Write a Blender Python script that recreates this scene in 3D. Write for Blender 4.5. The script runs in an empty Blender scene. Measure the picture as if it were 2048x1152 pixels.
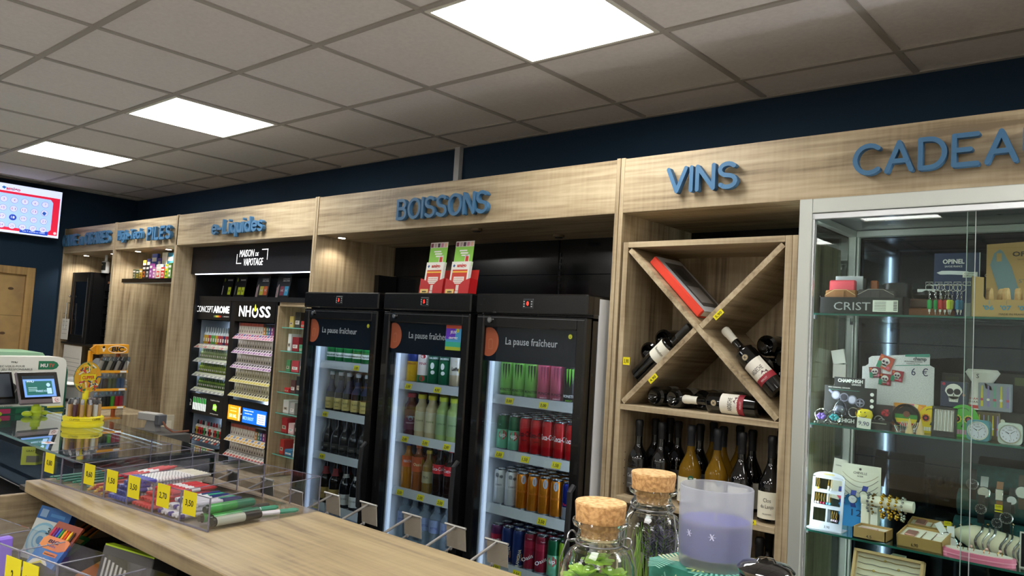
import bpy, math, random
from mathutils import Matrix, Vector, Euler
random.seed(7)
PI = math.pi
D = bpy.data
SC = bpy.context.scene
COL = SC.collection
CE = 2.755            # ceiling height
WY = 3.19             # back wall
WX = -7.6             # left wall

# ------------------------------------------------------------------ camera
cam = D.objects.new('camera', D.cameras.new('camera'))
COL.objects.link(cam)
cam.location = (0, 0, 1.65)
cam.rotation_euler = (math.radians(93.79068), math.radians(-3.43824), math.radians(41.04931))
cam.data.sensor_width = 36
cam.data.lens = 1567.07 / 2048 * 36
cam.data.clip_start = 0.02
SC.camera = cam
CM = cam.rotation_euler.to_matrix()

# ------------------------------------------------------------------ world, exposure
w = D.worlds.new('room_world'); SC.world = w; w.use_nodes = True
w.node_tree.nodes['Background'].inputs[0].default_value = (.8, .85, 1, 1)
w.node_tree.nodes['Background'].inputs[1].default_value = 0.02
SC.view_settings.view_transform = 'Standard'
SC.view_settings.look = 'None'
SC.view_settings.gamma = 1
SC.view_settings.exposure = 0.18
PANEL = 17.5         # ceiling panel strength
LEDW = 0.55          # small white led strips

def light(name, typ, loc, power, color=(1, 1, 1), rot=(0, 0, 0), size=.1, sy=None, spot=None):
    l = D.lights.new(name, typ); l.energy = power; l.color = color
    if typ == 'AREA':
        l.size = size
        if sy: l.shape = 'RECTANGLE'; l.size_y = sy
    else:
        l.shadow_soft_size = size
    if spot: l.spot_size = spot; l.spot_blend = .6
    o = D.objects.new(name, l); COL.objects.link(o); o.location = loc; o.rotation_euler = rot
    return o

# ------------------------------------------------------------------ where a picture point lies in the room
def at(px, py, ax, v):
    d = CM @ Vector(((px - 1024) / 1567.07, -(py - 576) / 1567.07, -1))
    c = Vector((0, 0, 1.65)); k = 'xyz'.index(ax)
    return c + d * ((v - c[k]) / d[k])

# ------------------------------------------------------------------ materials
_mc = {}
def lin(h):
    c = [int(h[i:i+2], 16) / 255 for i in (0, 2, 4)]
    return tuple(x / 12.92 if x <= .04045 else ((x + .055) / 1.055) ** 2.4 for x in c) + (1,)
def K(h, rough=.5, metal=0, em=0, tr=0, coat=0, spec=.5, alpha=1, ior=1.45, emc=None):
    key = (h, rough, metal, em, tr, coat, spec, alpha, ior, emc)
    if key in _mc: return _mc[key]
    m = D.materials.new('paint_' + h); m.use_nodes = True
    nt = m.node_tree; b = nt.nodes['Principled BSDF']
    b.inputs['Base Color'].default_value = lin(h)
    b.inputs['Roughness'].default_value = rough
    b.inputs['Metallic'].default_value = metal
    b.inputs['Transmission Weight'].default_value = tr
    b.inputs['Coat Weight'].default_value = coat
    b.inputs['Specular IOR Level'].default_value = spec
    b.inputs['IOR'].default_value = ior
    b.inputs['Alpha'].default_value = alpha
    if em:
        b.inputs['Emission Color'].default_value = lin(emc or h)
        b.inputs['Emission Strength'].default_value = em
    elif rough > .2 and alpha == 1 and tr == 0:
        # slight procedural unevenness of the gloss
        n = nt.nodes.new('ShaderNodeTexNoise'); n.inputs['Scale'].default_value = 30
        r = nt.nodes.new('ShaderNodeMapRange')
        r.inputs['To Min'].default_value = max(0, rough - .06); r.inputs['To Max'].default_value = min(1, rough + .06)
        nt.links.new(n.outputs['Fac'], r.inputs['Value']); nt.links.new(r.outputs[0], b.inputs['Roughness'])
    _mc[key] = m
    return m
def pane(name, tint='ffffff', gloss=.08, rough=0.0, tintw=1.0, grad=None):
    """thin glass: lets light straight through, mirrors a little more at grazing angles"""
    m = D.materials.new(name); m.use_nodes = True; nt = m.node_tree; nt.nodes.clear()
    o = nt.nodes.new('ShaderNodeOutputMaterial'); mix = nt.nodes.new('ShaderNodeMixShader')
    t = nt.nodes.new('ShaderNodeBsdfTransparent'); g = nt.nodes.new('ShaderNodeBsdfGlossy')
    t.inputs[0].default_value = lin(tint); g.inputs['Roughness'].default_value = rough
    g.inputs['Color'].default_value = (1, 1, 1, 1)
    f = nt.nodes.new('ShaderNodeLayerWeight'); f.inputs[0].default_value = gloss * 3
    mr = nt.nodes.new('ShaderNodeMapRange'); mr.inputs['To Min'].default_value = gloss * .5; mr.inputs['To Max'].default_value = .9
    pw = nt.nodes.new('ShaderNodeMath'); pw.operation = 'POWER'; pw.inputs[1].default_value = 2.2
    nt.links.new(f.outputs['Facing'], pw.inputs[0]); nt.links.new(pw.outputs[0], mr.inputs['Value'])
    nt.links.new(mr.outputs[0], mix.inputs[0]); nt.links.new(t.outputs[0], mix.inputs[1]); nt.links.new(g.outputs[0], mix.inputs[2])
    nt.links.new(mix.outputs[0], o.inputs[0])
    return m
def woodm(name, axis, dark='7b6a50', mid='a39072', lite='bdac8d', rough=.5, off=0.0):
    m = D.materials.new(name); m.use_nodes = True; nt = m.node_tree; N = nt.nodes; L = nt.links
    b = N['Principled BSDF']; b.inputs['Roughness'].default_value = rough
    tc = N.new('ShaderNodeTexCoord')
    def noise(sc, det, dist, scl):
        mp = N.new('ShaderNodeMapping'); mp.inputs['Scale'].default_value = scl; mp.inputs['Location'].default_value = (off, off * .7, off * 1.3)
        n = N.new('ShaderNodeTexNoise'); n.inputs['Scale'].default_value = sc; n.inputs['Detail'].default_value = det
        n.inputs['Distortion'].default_value = dist
        L.new(tc.outputs['Object'], mp.inputs[0]); L.new(mp.outputs[0], n.inputs['Vector']); return n
    s = [9, 9, 9]; s['xyz'.index(axis)] = .9
    n1 = noise(1.0, 4, 1.4, s)
    s2 = [70, 70, 70]; s2['xyz'.index(axis)] = 3
    n2 = noise(1.0, 3, .3, s2)
    s3 = [5, 5, 5]; s3['xyz'.index(axis)] = 70
    n3 = noise(1.0, 1, 0, s3)
    a = N.new('ShaderNodeMath'); a.operation = 'MULTIPLY_ADD'; a.inputs[1].default_value = .45
    L.new(n2.outputs[0], a.inputs[0])
    sub = N.new('ShaderNodeMath'); sub.operation = 'MULTIPLY'; sub.inputs[1].default_value = .62
    L.new(n1.outputs[0], sub.inputs[0]); L.new(sub.outputs[0], a.inputs[2])
    c = N.new('ShaderNodeMath'); c.operation = 'MULTIPLY_ADD'; c.inputs[1].default_value = .10
    L.new(n3.outputs[0], c.inputs[0]); L.new(a.outputs[0], c.inputs[2])
    r = N.new('ShaderNodeValToRGB'); e = r.color_ramp.elements
    e[0].position = .42; e[0].color = lin(dark); e[1].position = .72; e[1].color = lin(lite)
    k = e.new(.55); k.color = lin(mid)
    L.new(c.outputs[0], r.inputs[0]); L.new(r.outputs[0], b.inputs['Base Color'])
    bp = N.new('ShaderNodeBump'); bp.inputs['Strength'].default_value = .12; bp.inputs['Distance'].default_value = .002
    L.new(n2.outputs[0], bp.inputs['Height']); L.new(bp.outputs[0], b.inputs['Normal'])
    return m
def mottled(name, a, bcol, scale=40, rough=.6, bump=.0, detail=4, lo=.4, hi=.6, spec=.5):
    m = D.materials.new(name); m.use_nodes = True; nt = m.node_tree; N = nt.nodes; L = nt.links
    b = N['Principled BSDF']; b.inputs['Roughness'].default_value = rough; b.inputs['Specular IOR Level'].default_value = spec
    tc = N.new('ShaderNodeTexCoord'); n = N.new('ShaderNodeTexNoise'); n.inputs['Scale'].default_value = scale; n.inputs['Detail'].default_value = detail
    L.new(tc.outputs['Object'], n.inputs['Vector'])
    r = N.new('ShaderNodeValToRGB'); e = r.color_ramp.elements; e[0].position = lo; e[1].position = hi
    e[0].color = lin(a); e[1].color = lin(bcol)
    L.new(n.outputs[0], r.inputs[0]); L.new(r.outputs[0], b.inputs['Base Color'])
    if bump:
        bb = N.new('ShaderNodeBump'); bb.inputs['Strength'].default_value = bump; bb.inputs['Distance'].default_value = .003
        L.new(n.outputs[0], bb.inputs['Height']); L.new(bb.outputs[0], b.inputs['Normal'])
    return m
WOODX = woodm('oak_laminate_horizontal', 'x'); WOODZ = woodm('oak_laminate_upright', 'z', off=3.1)
WOODY = woodm('oak_laminate_depth', 'y', off=1.7)
WOODC = woodm('oak_worktop', 'x', '83705a', 'a5916f', 'b8a47e', .42, off=5.3)
CEILM = mottled('mineral_ceiling_tile', 'd2ccc9', 'dad4d1', 60, .95, .25, 6, .3, .7, .1)
TBAR = K('a09a93', .6)
BLUEW = mottled('dark_blue_wall_paint', '122a3e', '142d42', 3, .75, 0, 3, .3, .7, .3)
BLACK = K('0c0c0d', .25, coat=.3); MATB = K('101013', .6); DARK = K('1b1c20', .5)
CHROME = K('d8d8d8', .15, 1); STEEL = K('9a9c9e', .35, 1); ALU = K('c9cdc9', .45, .3)
WHITE = K('ececea', .5); PAPER = K('f0efe8', .8); YEL = K('e3d414', .6); INK = K('15151a', .6)
GLASS = pane('clear_glass', 'f4fbf8', .05); ACRYL = pane('clear_acrylic', 'fafafc', .07); DOORG = pane('cooler_door_glass', 'e8eef0', .05)
LEDM = K('ffffff', .5, em=LEDW, emc='c4d6f6')

# ------------------------------------------------------------------ mesh builder
class MB:
    def __init__(s): s.v = []; s.f = []; s.m = []; s.sm = []; s.M = None
    def add(s, vs, fs, m, smooth=False):
        b = len(s.v)
        if s.M is not None: vs = [tuple(s.M @ Vector(p)) for p in vs]
        s.v += vs; s.f += [tuple(b + i for i in f) for f in fs]
        s.m += [m] * len(fs); s.sm += [smooth] * len(fs); return s
    def box(s, x0, y0, z0, x1, y1, z1, m):
        if x0 > x1: x0, x1 = x1, x0
        if y0 > y1: y0, y1 = y1, y0
        if z0 > z1: z0, z1 = z1, z0
        return s.add([(x0,y0,z0),(x1,y0,z0),(x1,y1,z0),(x0,y1,z0),(x0,y0,z1),(x1,y0,z1),(x1,y1,z1),(x0,y1,z1)],
                     [(0,3,2,1),(4,5,6,7),(0,1,5,4),(1,2,6,5),(2,3,7,6),(3,0,4,7)], m)
    def bbox(s, x0, y0, z0, x1, y1, z1, m, b=.003):
        """box with bevelled edges"""
        X, Y, Z = sorted((x0, x1)), sorted((y0, y1)), sorted((z0, z1)); b = min(b, (X[1]-X[0])/2.1, (Y[1]-Y[0])/2.1, (Z[1]-Z[0])/2.1)
        vs = []; idx = {}
        for i in (0, 1):
            for j in (0, 1):
                for k in (0, 1):
                    sx, sy, sz = (b, -b)[i], (b, -b)[j], (b, -b)[k]
                    idx[i,j,k] = len(vs)
                    vs += [(X[i], Y[j]+sy, Z[k]+sz), (X[i]+sx, Y[j], Z[k]+sz), (X[i]+sx, Y[j]+sy, Z[k])]
        g = lambda i, j, k, a: idx[i,j,k] + a
        F = []
        for i in (0, 1): F.append([g(i,0,0,0), g(i,1,0,0), g(i,1,1,0), g(i,0,1,0)][::(1 if i else -1)])
        for j in (0, 1): F.append([g(0,j,0,1), g(1,j,0,1), g(1,j,1,1), g(0,j,1,1)][::(-1 if j else 1)])
        for k in (0, 1): F.append([g(0,0,k,2), g(1,0,k,2), g(1,1,k,2), g(0,1,k,2)][::(1 if k else -1)])
        for i in (0, 1):
            for j in (0, 1): F.append([g(i,j,0,0), g(i,j,1,0), g(i,j,1,1), g(i,j,0,1)])
        for i in (0, 1):
            for k in (0, 1): F.append([g(i,0,k,0), g(i,1,k,0), g(i,1,k,2), g(i,0,k,2)])
        for j in (0, 1):
            for k in (0, 1): F.append([g(0,j,k,1), g(1,j,k,1), g(1,j,k,2), g(0,j,k,2)])
        for i in (0, 1):
            for j in (0, 1):
                for k in (0, 1): F.append([g(i,j,k,0), g(i,j,k,1), g(i,j,k,2)])
        return s.add(vs, [tuple(f) for f in F], m)
    def lathe(s, prof, x=0, y=0, z=0, n=16, m=None, a0=0, a1=2*PI):
        """prof: (r, z[, material]) from bottom to top; the material is that of the band above the point"""
        full = abs(a1 - a0 - 2*PI) < 1e-6; cnt = n if full else n + 1
        vs = []
        for p in prof:
            for i in range(cnt):
                a = a0 + (a1 - a0) * i / n
                vs.append((x + max(p[0], 1e-5)*math.cos(a), y + max(p[0], 1e-5)*math.sin(a), z + p[1]))
        cm = m
        b0 = len(s.v)
        for k in range(len(prof) - 1):
            if len(prof[k]) > 2: cm = prof[k][2]
            fs = []
            for i in range(n):
                j = (i + 1) % cnt
                fs.append((k*cnt + i, k*cnt + j, (k+1)*cnt + j, (k+1)*cnt + i))
            if k == 0: s.add(vs, fs, cm, True)
            else:
                s.f += [tuple(b0 + q for q in f) for f in fs]; s.m += [cm]*n; s.sm += [True]*n
        return s
    def cyl(s, x, y, z0, z1, r, m, n=16, r2=None):
        r2 = r if r2 is None else r2
        return s.lathe([(0, z0), (r, z0), (r2, z1), (0, z1)], x, y, 0, n, m)
    def tube(s, pts, r, m, n=6, closed=False):
        pts = [Vector(p) for p in pts]; vs = []; L = len(pts)
        up = Vector((0, 0, 1)); prev = None
        for i, p in enumerate(pts):
            if closed: t = (pts[(i+1) % L] - pts[i-1]).normalized()
            else: t = (pts[min(i+1, L-1)] - pts[max(i-1, 0)]).normalized()
            if prev is None:
                a = t.cross(up)
                if a.length < .05: a = t.cross(Vector((1, 0, 0)))
            else: a = prev - t * prev.dot(t)
            a.normalize(); b = t.cross(a); prev = a
            rr = r[i] if isinstance(r, (list, tuple)) else r
            for k in range(n):
                an = 2*PI*k/n; vs.append(tuple(p + a*math.cos(an)*rr + b*math.sin(an)*rr))
        fs = []
        for i in range(L if closed else L-1):
            j = (i+1) % L
            for k in range(n): fs.append((i*n+k, i*n+(k+1)%n, j*n+(k+1)%n, j*n+k))
        if not closed: fs += [tuple(range(n))[::-1], tuple((L-1)*n + k for k in range(n))]
        return s.add(vs, fs, m, True)
    def prism(s, poly, y0, y1, m):
        """outline in x,z pushed along y"""
        n = len(poly); vs = [(p[0], y0, p[1]) for p in poly] + [(p[0], y1, p[1]) for p in poly]
        fs = [tuple(range(n)), tuple(range(2*n-1, n-1, -1))] + [(i, n+i, n+(i+1)%n, (i+1)%n) for i in range(n)]
        return s.add(vs, fs, m)
    def prismz(s, poly, z0, z1, m):
        n = len(poly); vs = [(p[0], p[1], z0) for p in poly] + [(p[0], p[1], z1) for p in poly]
        fs = [tuple(range(n))[::-1], tuple(range(n, 2*n))] + [(i, (i+1)%n, n+(i+1)%n, n+i) for i in range(n)]
        return s.add(vs, fs, m)
    def prismx(s, poly, x0, x1, m):
        """outline in y,z pushed along x"""
        n = len(poly); vs = [(x0, p[0], p[1]) for p in poly] + [(x1, p[0], p[1]) for p in poly]
        fs = [tuple(range(n))[::-1], tuple(range(n, 2*n))] + [(i, (i+1)%n, n+(i+1)%n, n+i) for i in range(n)]
        return s.add(vs, fs, m)
    def sphere(s, x, y, z, r, m, n=10, k=6, sx=1, sy=1, sz=1):
        vs = [(x, y, z - r*sz)]
        for j in range(1, k):
            t = -PI/2 + PI*j/k
            for i in range(n): vs.append((x + sx*r*math.cos(t)*math.cos(2*PI*i/n), y + sy*r*math.cos(t)*math.sin(2*PI*i/n), z + sz*r*math.sin(t)))
        vs.append((x, y, z + r*sz)); T = len(vs) - 1
        fs = [(0, 1+(i+1)%n, 1+i) for i in range(n)]
        for j in range(k-2):
            for i in range(n): fs.append((1+j*n+i, 1+j*n+(i+1)%n, 1+(j+1)*n+(i+1)%n, 1+(j+1)*n+i))
        fs += [(T, 1+(k-2)*n+i, 1+(k-2)*n+(i+1)%n) for i in range(n)]
        return s.add(vs, fs, m, True)
    def disc(s, x, y, z, r, m, n=20, rz=None, h=.001):
        """flat disc facing -y"""
        rz = rz or r
        return s.prism([(x + r*math.cos(2*PI*i/n), z + rz*math.sin(2*PI*i/n)) for i in range(n)], y - h, y, m)
    def text(s, t, x, y, z, h, m, w=None, al='c', d=.0006, M=None, bold=0, cyl=None, shear=0):
        """writing facing -y, its middle (or left end) at x, baseline at z; h: capital height; w: fit to width"""
        vs, fs, tw, th = glyphs(t, bold)
        k = h / .7; kx = k if w is None else w / tw
        o = {'c': -tw/2, 'l': 0, 'r': -tw}[al]
        out = []
        for (a, b, c) in vs:
            X = (a + o)*kx + b*k*shear; Z = b*k; Y = -d*(1 if c > 0 else 0)
            if cyl:
                an = X / cyl; out.append((x + (cyl - Y)*math.sin(an), y - (cyl - Y)*math.cos(an), z + Z))
            else: out.append((x + X, y + Y, z + Z))
        if M is not None: out = [tuple(M @ Vector(p)) for p in out]
        return s.add(out, fs, m)
_gc = {}
def glyphs(t, bold=0):
    if (t, bold) in _gc: return _gc[t, bold]
    c = D.curves.new('tmp', 'FONT'); c.body = t; c.size = 1; c.extrude = .02; c.resolution_u = 2; c.offset = bold
    c.fill_mode = 'FRONT' if False else 'BOTH'
    o = D.objects.new('tmp', c); me = D.meshes.new_from_object(o)
    vs = [tuple(v.co) for v in me.vertices]
    fs = [tuple(p.vertices) for p in me.polygons if p.normal.z > -.5]
    D.objects.remove(o); D.curves.remove(c); D.meshes.remove(me)
    x0 = min(v[0] for v in vs); x1 = max(v[0] for v in vs)
    vs = [(v[0]-x0, v[1], v[2]) for v in vs]
    _gc[t, bold] = (vs, fs, x1 - x0, 1); return _gc[t, bold]

def T(x=0, y=0, z=0, rx=0, ry=0, rz=0, s=1):
    return Matrix.Translation((x, y, z)) @ Euler((rx, ry, rz)).to_matrix().to_4x4() @ Matrix.Scale(s, 4)
def B(name, mb, parent=None, loc=(0,0,0), rz=0, label=None, cat=None, group=None, kind=None, rot=None):
    me = D.meshes.new(name); me.from_pydata(mb.v, [], mb.f)
    mats = []
    ix = {}
    for m in mb.m:
        if m not in ix: ix[m] = len(mats); mats.append(m)
    for m in mats: me.materials.append(m)
    me.polygons.foreach_set('material_index', [ix[m] for m in mb.m])
    me.polygons.foreach_set('use_smooth', mb.sm)
    if any(mb.sm): me.set_sharp_from_angle(angle=math.radians(38))
    me.update()
    o = D.objects.new(name, me); COL.objects.link(o)
    o.location = loc; o.rotation_euler = rot or (0, 0, rz)
    if parent: o.parent = parent
    if label: o['label'] = label
    if cat: o['category'] = cat
    if group: o['group'] = group
    if kind: o['kind'] = kind
    return o
def E(name, label, cat, loc=(0,0,0), rz=0, group=None, rot=None):
    o = D.objects.new(name, None); COL.objects.link(o); o.empty_display_size = .05
    o.location = loc; o.rotation_euler = rot or (0, 0, rz); o['label'] = label; o['category'] = cat
    if group: o['group'] = group
    return o
def S(name, mb): return B(name, mb, kind='structure')
_ch = {}
def dup(root, loc, label, group=None, rz=0, rot=None, scale=None):
    r = root.copy(); COL.objects.link(r); r.location = loc; r.rotation_euler = rot or (0, 0, rz)
    r['label'] = label
    if group: r['group'] = group
    if scale: r.scale = scale
    if root.name not in _ch: _ch[root.name] = [(c, list(c.children)) for c in root.children]
    for c, gs in _ch[root.name]:
        k = c.copy(); COL.objects.link(k); k.parent = r
        for g in gs:
            q = g.copy(); COL.objects.link(q); q.parent = k
    return r
class Kind:
    """first call hands out the builder's object, later calls copies of it"""
    def __init__(s, make): s.make = make; s.root = None
    def __call__(s, loc, label, group=None, rz=0, rot=None, scale=None):
        if s.root is None:
            s.root = s.make(); r = s.root
            r.location = loc; r.rotation_euler = rot or (0, 0, rz); r['label'] = label
            if group: r['group'] = group
            if scale: r.scale = scale
            return r
        return dup(s.root, loc, label, group, rz, rot, scale)
ORD = ['first','second','third','fourth','fifth','sixth','seventh','eighth','ninth','tenth','eleventh','twelfth','thirteenth','fourteenth','fifteenth','sixteenth','seventeenth','eighteenth','nineteenth','twentieth']
def nth(i, side='left'): return ('leftmost' if i == 0 else ORD[i] + ' from ' + side)
ROW = ['front row', 'second row', 'third row', 'fourth row', 'fifth row', 'sixth row', 'seventh row']

# ================================================================== the room
m = MB(); m.box(WX-.2, -3.6, -.1, 3.0, WY+.2, 0, mottled('grey_floor_tile', 'b9b4ab', 'c6c1b8', 4, .35)); S('floor', m)
m = MB(); m.box(WX-.2, WY, 0, 3.0, WY+.15, CE+.2, BLUEW); S('wall_back', m)
m = MB(); m.box(WX-.15, -3.6, 0, WX, WY, CE+.2, BLUEW); S('wall_left', m)
m = MB(); m.box(2.8, -3.6, 0, 2.95, WY, CE+.2, K('e0ddd6', .8)); S('wall_right', m)
m = MB(); m.box(WX-.15, -3.6, 0, 3.0, -3.45, CE+.2, K('e0ddd6', .8)); S('wall_front', m)
GX = lambda i: .6*i - 2.006
GY = lambda j: .6*j + 3.523
cells = [(0,-3), (-4,-3), (-7,-3), (4,-3), (0,-8), (-4,-8), (4,-8), (-8,-8), (2,-6), (-2,-10), (2,-10), (6,-6), (-6,-10)]  # the last cells are unseen panels, added for more bounce onto the ceiling
m = MB()      # tiles, with the lamp cells left open
for i in range(-10, 9):
    for j in range(-12, 0):
        x0, x1 = max(GX(i), WX-.05), min(GX(i+1), 2.85); y0, y1 = max(GY(j), -3.5), min(GY(j+1), WY+.05)
        if x1 <= x0 or y1 <= y0: continue
        if (i, j) in cells: continue
        m.box(x0, y0, CE+.006, x1, y1, CE+.02, CEILM)
S('ceiling', m)
m = MB()
for i in range(-9, 9): m.box(GX(i)-.012, -3.45, CE, GX(i)+.012, WY, CE+.006, TBAR)
for j in range(-11, 1):
    if -3.45 < GY(j) < WY: m.box(WX, GY(j)-.012, CE-.0005, 2.8, GY(j)+.012, CE+.006, TBAR)
m.box(WX, WY-.02, CE-.001, 2.8, WY, CE+.006, TBAR); m.box(WX, -3.45, CE-.001, WX+.02, WY, CE+.006, TBAR)
S('trim_1', m)
PANM = K('ffffff', .5, em=PANEL, emc='fffefa')
lampname = {(0,-3): 'large square LED ceiling panel nearest, above the drinks sign', (-4,-3): 'square LED ceiling panel, middle of the three lit ones',
            (-7,-3): 'square LED ceiling panel farthest away, above the television', (4,-3): 'LED ceiling panel beyond right edge above the gift case'}
pl = None
for n_, (i, j) in enumerate(cells):
    lb = lampname.get((i, j), 'LED ceiling panel over the customer side, outside the frame, %s' % ORD[n_])
    c = (GX(i)+.3, GY(j)+.3, CE)
    if pl is None:
        pl = E('ceiling_light', lb, 'ceiling light', c, group='LED ceiling panels')
        f = MB()
        for a in ((-.29,-.29,.29,-.275), (-.29,.275,.29,.29), (-.29,-.275,-.275,.275), (.275,-.275,.29,.275)): f.box(a[0], a[1], -.004, a[2], a[3], .02, K('d9d6cc', .5))
        f.box(-.29, -.29, .02, .29, .29, .024, K('d9d6cc', .5))
        B('frame', f, pl)
        f = MB(); f.box(-.275, -.275, .004, .275, .275, .008, PANM); B('diffuser', f, pl)
    else: dup(pl, c, lb, 'LED ceiling panels')
m = MB(); m.box(-3.284, WY-.03, 2.40, -3.243, WY, CE, K('b9b9bb', .5)); S('trim_2', m)

# ================================================================== wall furniture
FY = 2.58; ZB = 2.175; ZT = 2.392
def upright(m, x0, x1, y0=FY, y1=WY-.01, z0=0, z1=ZT+.004): m.bbox(x0, y0, z0, x1, y1, z1, WOODZ, .0015)
def unit(name, label, x0, x1, lps=(), up=None, soff=True):
    t = E(name, label, 'shelving unit', ((x0+x1)/2, WY-.02, 0))
    cx, cy = (x0+x1)/2, WY-.02
    def mk(): m = MB(); m.M = T(-cx, -cy, 0); return m
    m = mk(); m.bbox(x0, FY, ZB, x1, FY+.019, ZT, WOODX, .0015); B('fascia_board', m, t)
    if soff: m = mk(); m.box(x0, FY+.019, ZB, x1, WY-.03, ZB+.018, WOODX); B('soffit_board', m, t)
    return t, mk
# cigar unit
t, mk = unit('shelving_unit', 'oak laminate wall unit with cigar cellar sign, against the left wall', -7.58, -6.52)
m = mk(); upright(m, -7.598, -7.58); B('side_panel', m, t)
m = mk(); upright(m, -6.52, -6.50, FY-.004); B('side_panel', m, t)
m = mk(); m.box(-7.58, 3.12, 0, -6.52, 3.14, ZB, WOODZ); B('back_panel', m, t)
m = mk(); m.bbox(-7.56, 2.62, 1.385, -6.53, 3.0, 1.40, K('141416', .4)); B('cabinet_shelf', m, t)
# batteries unit
t, mk = unit('shelving_unit', 'oak laminate wall unit with batteries and gadgets sign', -6.50, -5.48)
m = mk(); upright(m, -6.50, -6.482, FY-.004); B('side_panel', m, t)
m = mk(); upright(m, -5.48, -5.462); B('side_panel', m, t)
m = mk(); m.box(-6.48, 3.12, 0, -5.48, 3.14, ZB, WOODZ); B('back_panel', m, t)
m = mk()
m.prism([(-6.36, 1.915), (-5.482, 1.915), (-5.482, 1.945), (-6.36, 1.945)], 2.60, 2.98, BLACK)
B('black_shelf', m, t)
m = mk(); m.box(-6.34, 2.605, 1.908, -5.50, 2.62, 1.914, ALU); B('shelf_trim', m, t)
# e-liquid unit
t, mk = unit('shelving_unit', 'oak laminate wall unit framing the black e-liquid display', -5.46, -3.775)
m = mk(); upright(m, -5.462, -5.444); B('side_panel', m, t)
m = mk(); upright(m, -3.793, -3.775, FY-.004); B('side_panel', m, t)
# drinks unit
t, mk = unit('shelving_unit', 'oak laminate wall unit above the three drink coolers', -3.772, -1.745)
m = mk(); upright(m, -3.773, -3.755, FY-.004); B('side_panel', m, t)
m = mk(); upright(m, -1.745, -1.727, FY-.004); B('side_panel', m, t)
SLOTM = mottled('black_metal_back_panel', '17181b', '1c1d21', 8, .13, .01)
xs = [-3.755, -3.12, -2.45, -1.745]
for i in range(3):
    m = mk()
    for z0, z1 in ((0, .8), (.803, 1.2), (1.203, 1.6), (1.603, 1.995), (1.998, ZB)): m.box(xs[i]+.012, 3.15, z0, xs[i+1]-.012, 3.165, z1, SLOTM)
    B('back_panel', m, t)
m = mk()
for x in xs[1:3]:
    m.box(x-.012, 3.155, 0, x+.012, 3.17, ZB, BLACK)
    for k in range(60): m.box(x-.004, 3.150, .2+k*.032, x+.004, 3.156, .22+k*.032, K('3a3b3e', .4, .5))
B('slotted_upright', m, t)
m = mk(); m.box(-3.74, 3.0, 1.84, -3.70, 3.14, 1.99, BLACK); B('bracket', m, t)
for q, (x, y) in enumerate(((-2.62, 2.70), (-2.35, 3.0))):
    m = mk(); m.cyl(x, y, ZB-.012, ZB, .028, K('6d5d46', .4), 20); m.cyl(x, y, ZB-.016, ZB-.011, .02, K('2a241c', .3), 20); B('soffit_lamp', m, t)
# wines + gifts unit
t, mk = unit('shelving_unit', 'oak laminate wall unit with wines and gifts signs over the wine rack', -1.725, 1.2)
m = mk(); upright(m, -1.725, -1.707, FY-.002); B('side_panel', m, t)
m = mk(); m.box(-1.707, 3.14, 0, -1.02, 3.16, ZB, SLOTM); B('back_panel', m, t)

# wine rack
WX0, WX1 = -1.697, -1.025
t = E('wine_rack', 'oak laminate wine rack with X-shaped compartment above bottle shelves', 'wine rack', ((WX0+WX1)/2, 2.78, 0))
def mk(): m = MB(); m.M = T(-(WX0+WX1)/2, -2.78, 0); return m
for a, b in ((WX0, WX0+.022), (WX1-.024, WX1), (WX1+.001, -1.005)):
    m = mk(); m.bbox(a, FY, 0, b, 3.0, 2.058, WOODZ, .0012); B('side_panel', m, t)
m = mk(); m.bbox(WX0+.022, FY, 2.036, WX1-.024, 2.98, 2.058, WOODX, .0012); B('top_panel', m, t)
m = mk(); m.box(WX0+.022, 2.95, 0, WX1-.024, 2.965, 2.036, WOODZ); B('back_panel', m, t)
for z in (1.43, 1.083, .72, .3):
    m = mk(); m.bbox(WX0+.022, FY+.001, z-.021, WX1-.024, 2.95, z, WOODX, .0012); B('shelf_board', m, t)
x0, x1, z0, z1 = WX0+.022, WX1-.024, 1.43, 2.036
def xboard(ax, az, bx, bz, th=.02):
    d = Vector((bx-ax, bz-az)).normalized(); n = Vector((-d.y, d.x))*th/2
    return [(ax-n.x, az-n.y), (bx-n.x, bz-n.y), (bx+n.x, bz+n.y), (ax+n.x, az+n.y)]
WOODD = woodm('oak_laminate_diagonal', 'y', off=8)
cxm, czm = (x0+x1)/2, (z0+z1)/2
m = mk(); m.prism(xboard(x0+.008, z1-.008, x1-.008, z0+.008), FY+.004, 2.948, WOODD); B('diagonal_board', m, t)
m = mk(); m.prism(xboard(x0+.008, z0+.008, cxm-.011, czm-.006), FY+.004, 2.948, WOODD); B('diagonal_board', m, t)
m = mk(); m.prism(xboard(cxm+.011, czm+.006, x1-.008, z1-.008), FY+.004, 2.948, WOODD); B('diagonal_board', m, t)
m = mk()
for z in (.9, .93, .96, .99, 1.02, 1.12, 1.15, 1.18, 1.21, 1.24): m.M = T(-(WX0+WX1)/2, -2.78, 0); m.box(WX0+.022, 2.63, z, WX0+.0225, 2.634, z+.004, K('3a3026', .6))
B('shelf_pin_hole', m, t, kind='stuff')
WXC = cxm; WZC = czm

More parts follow.
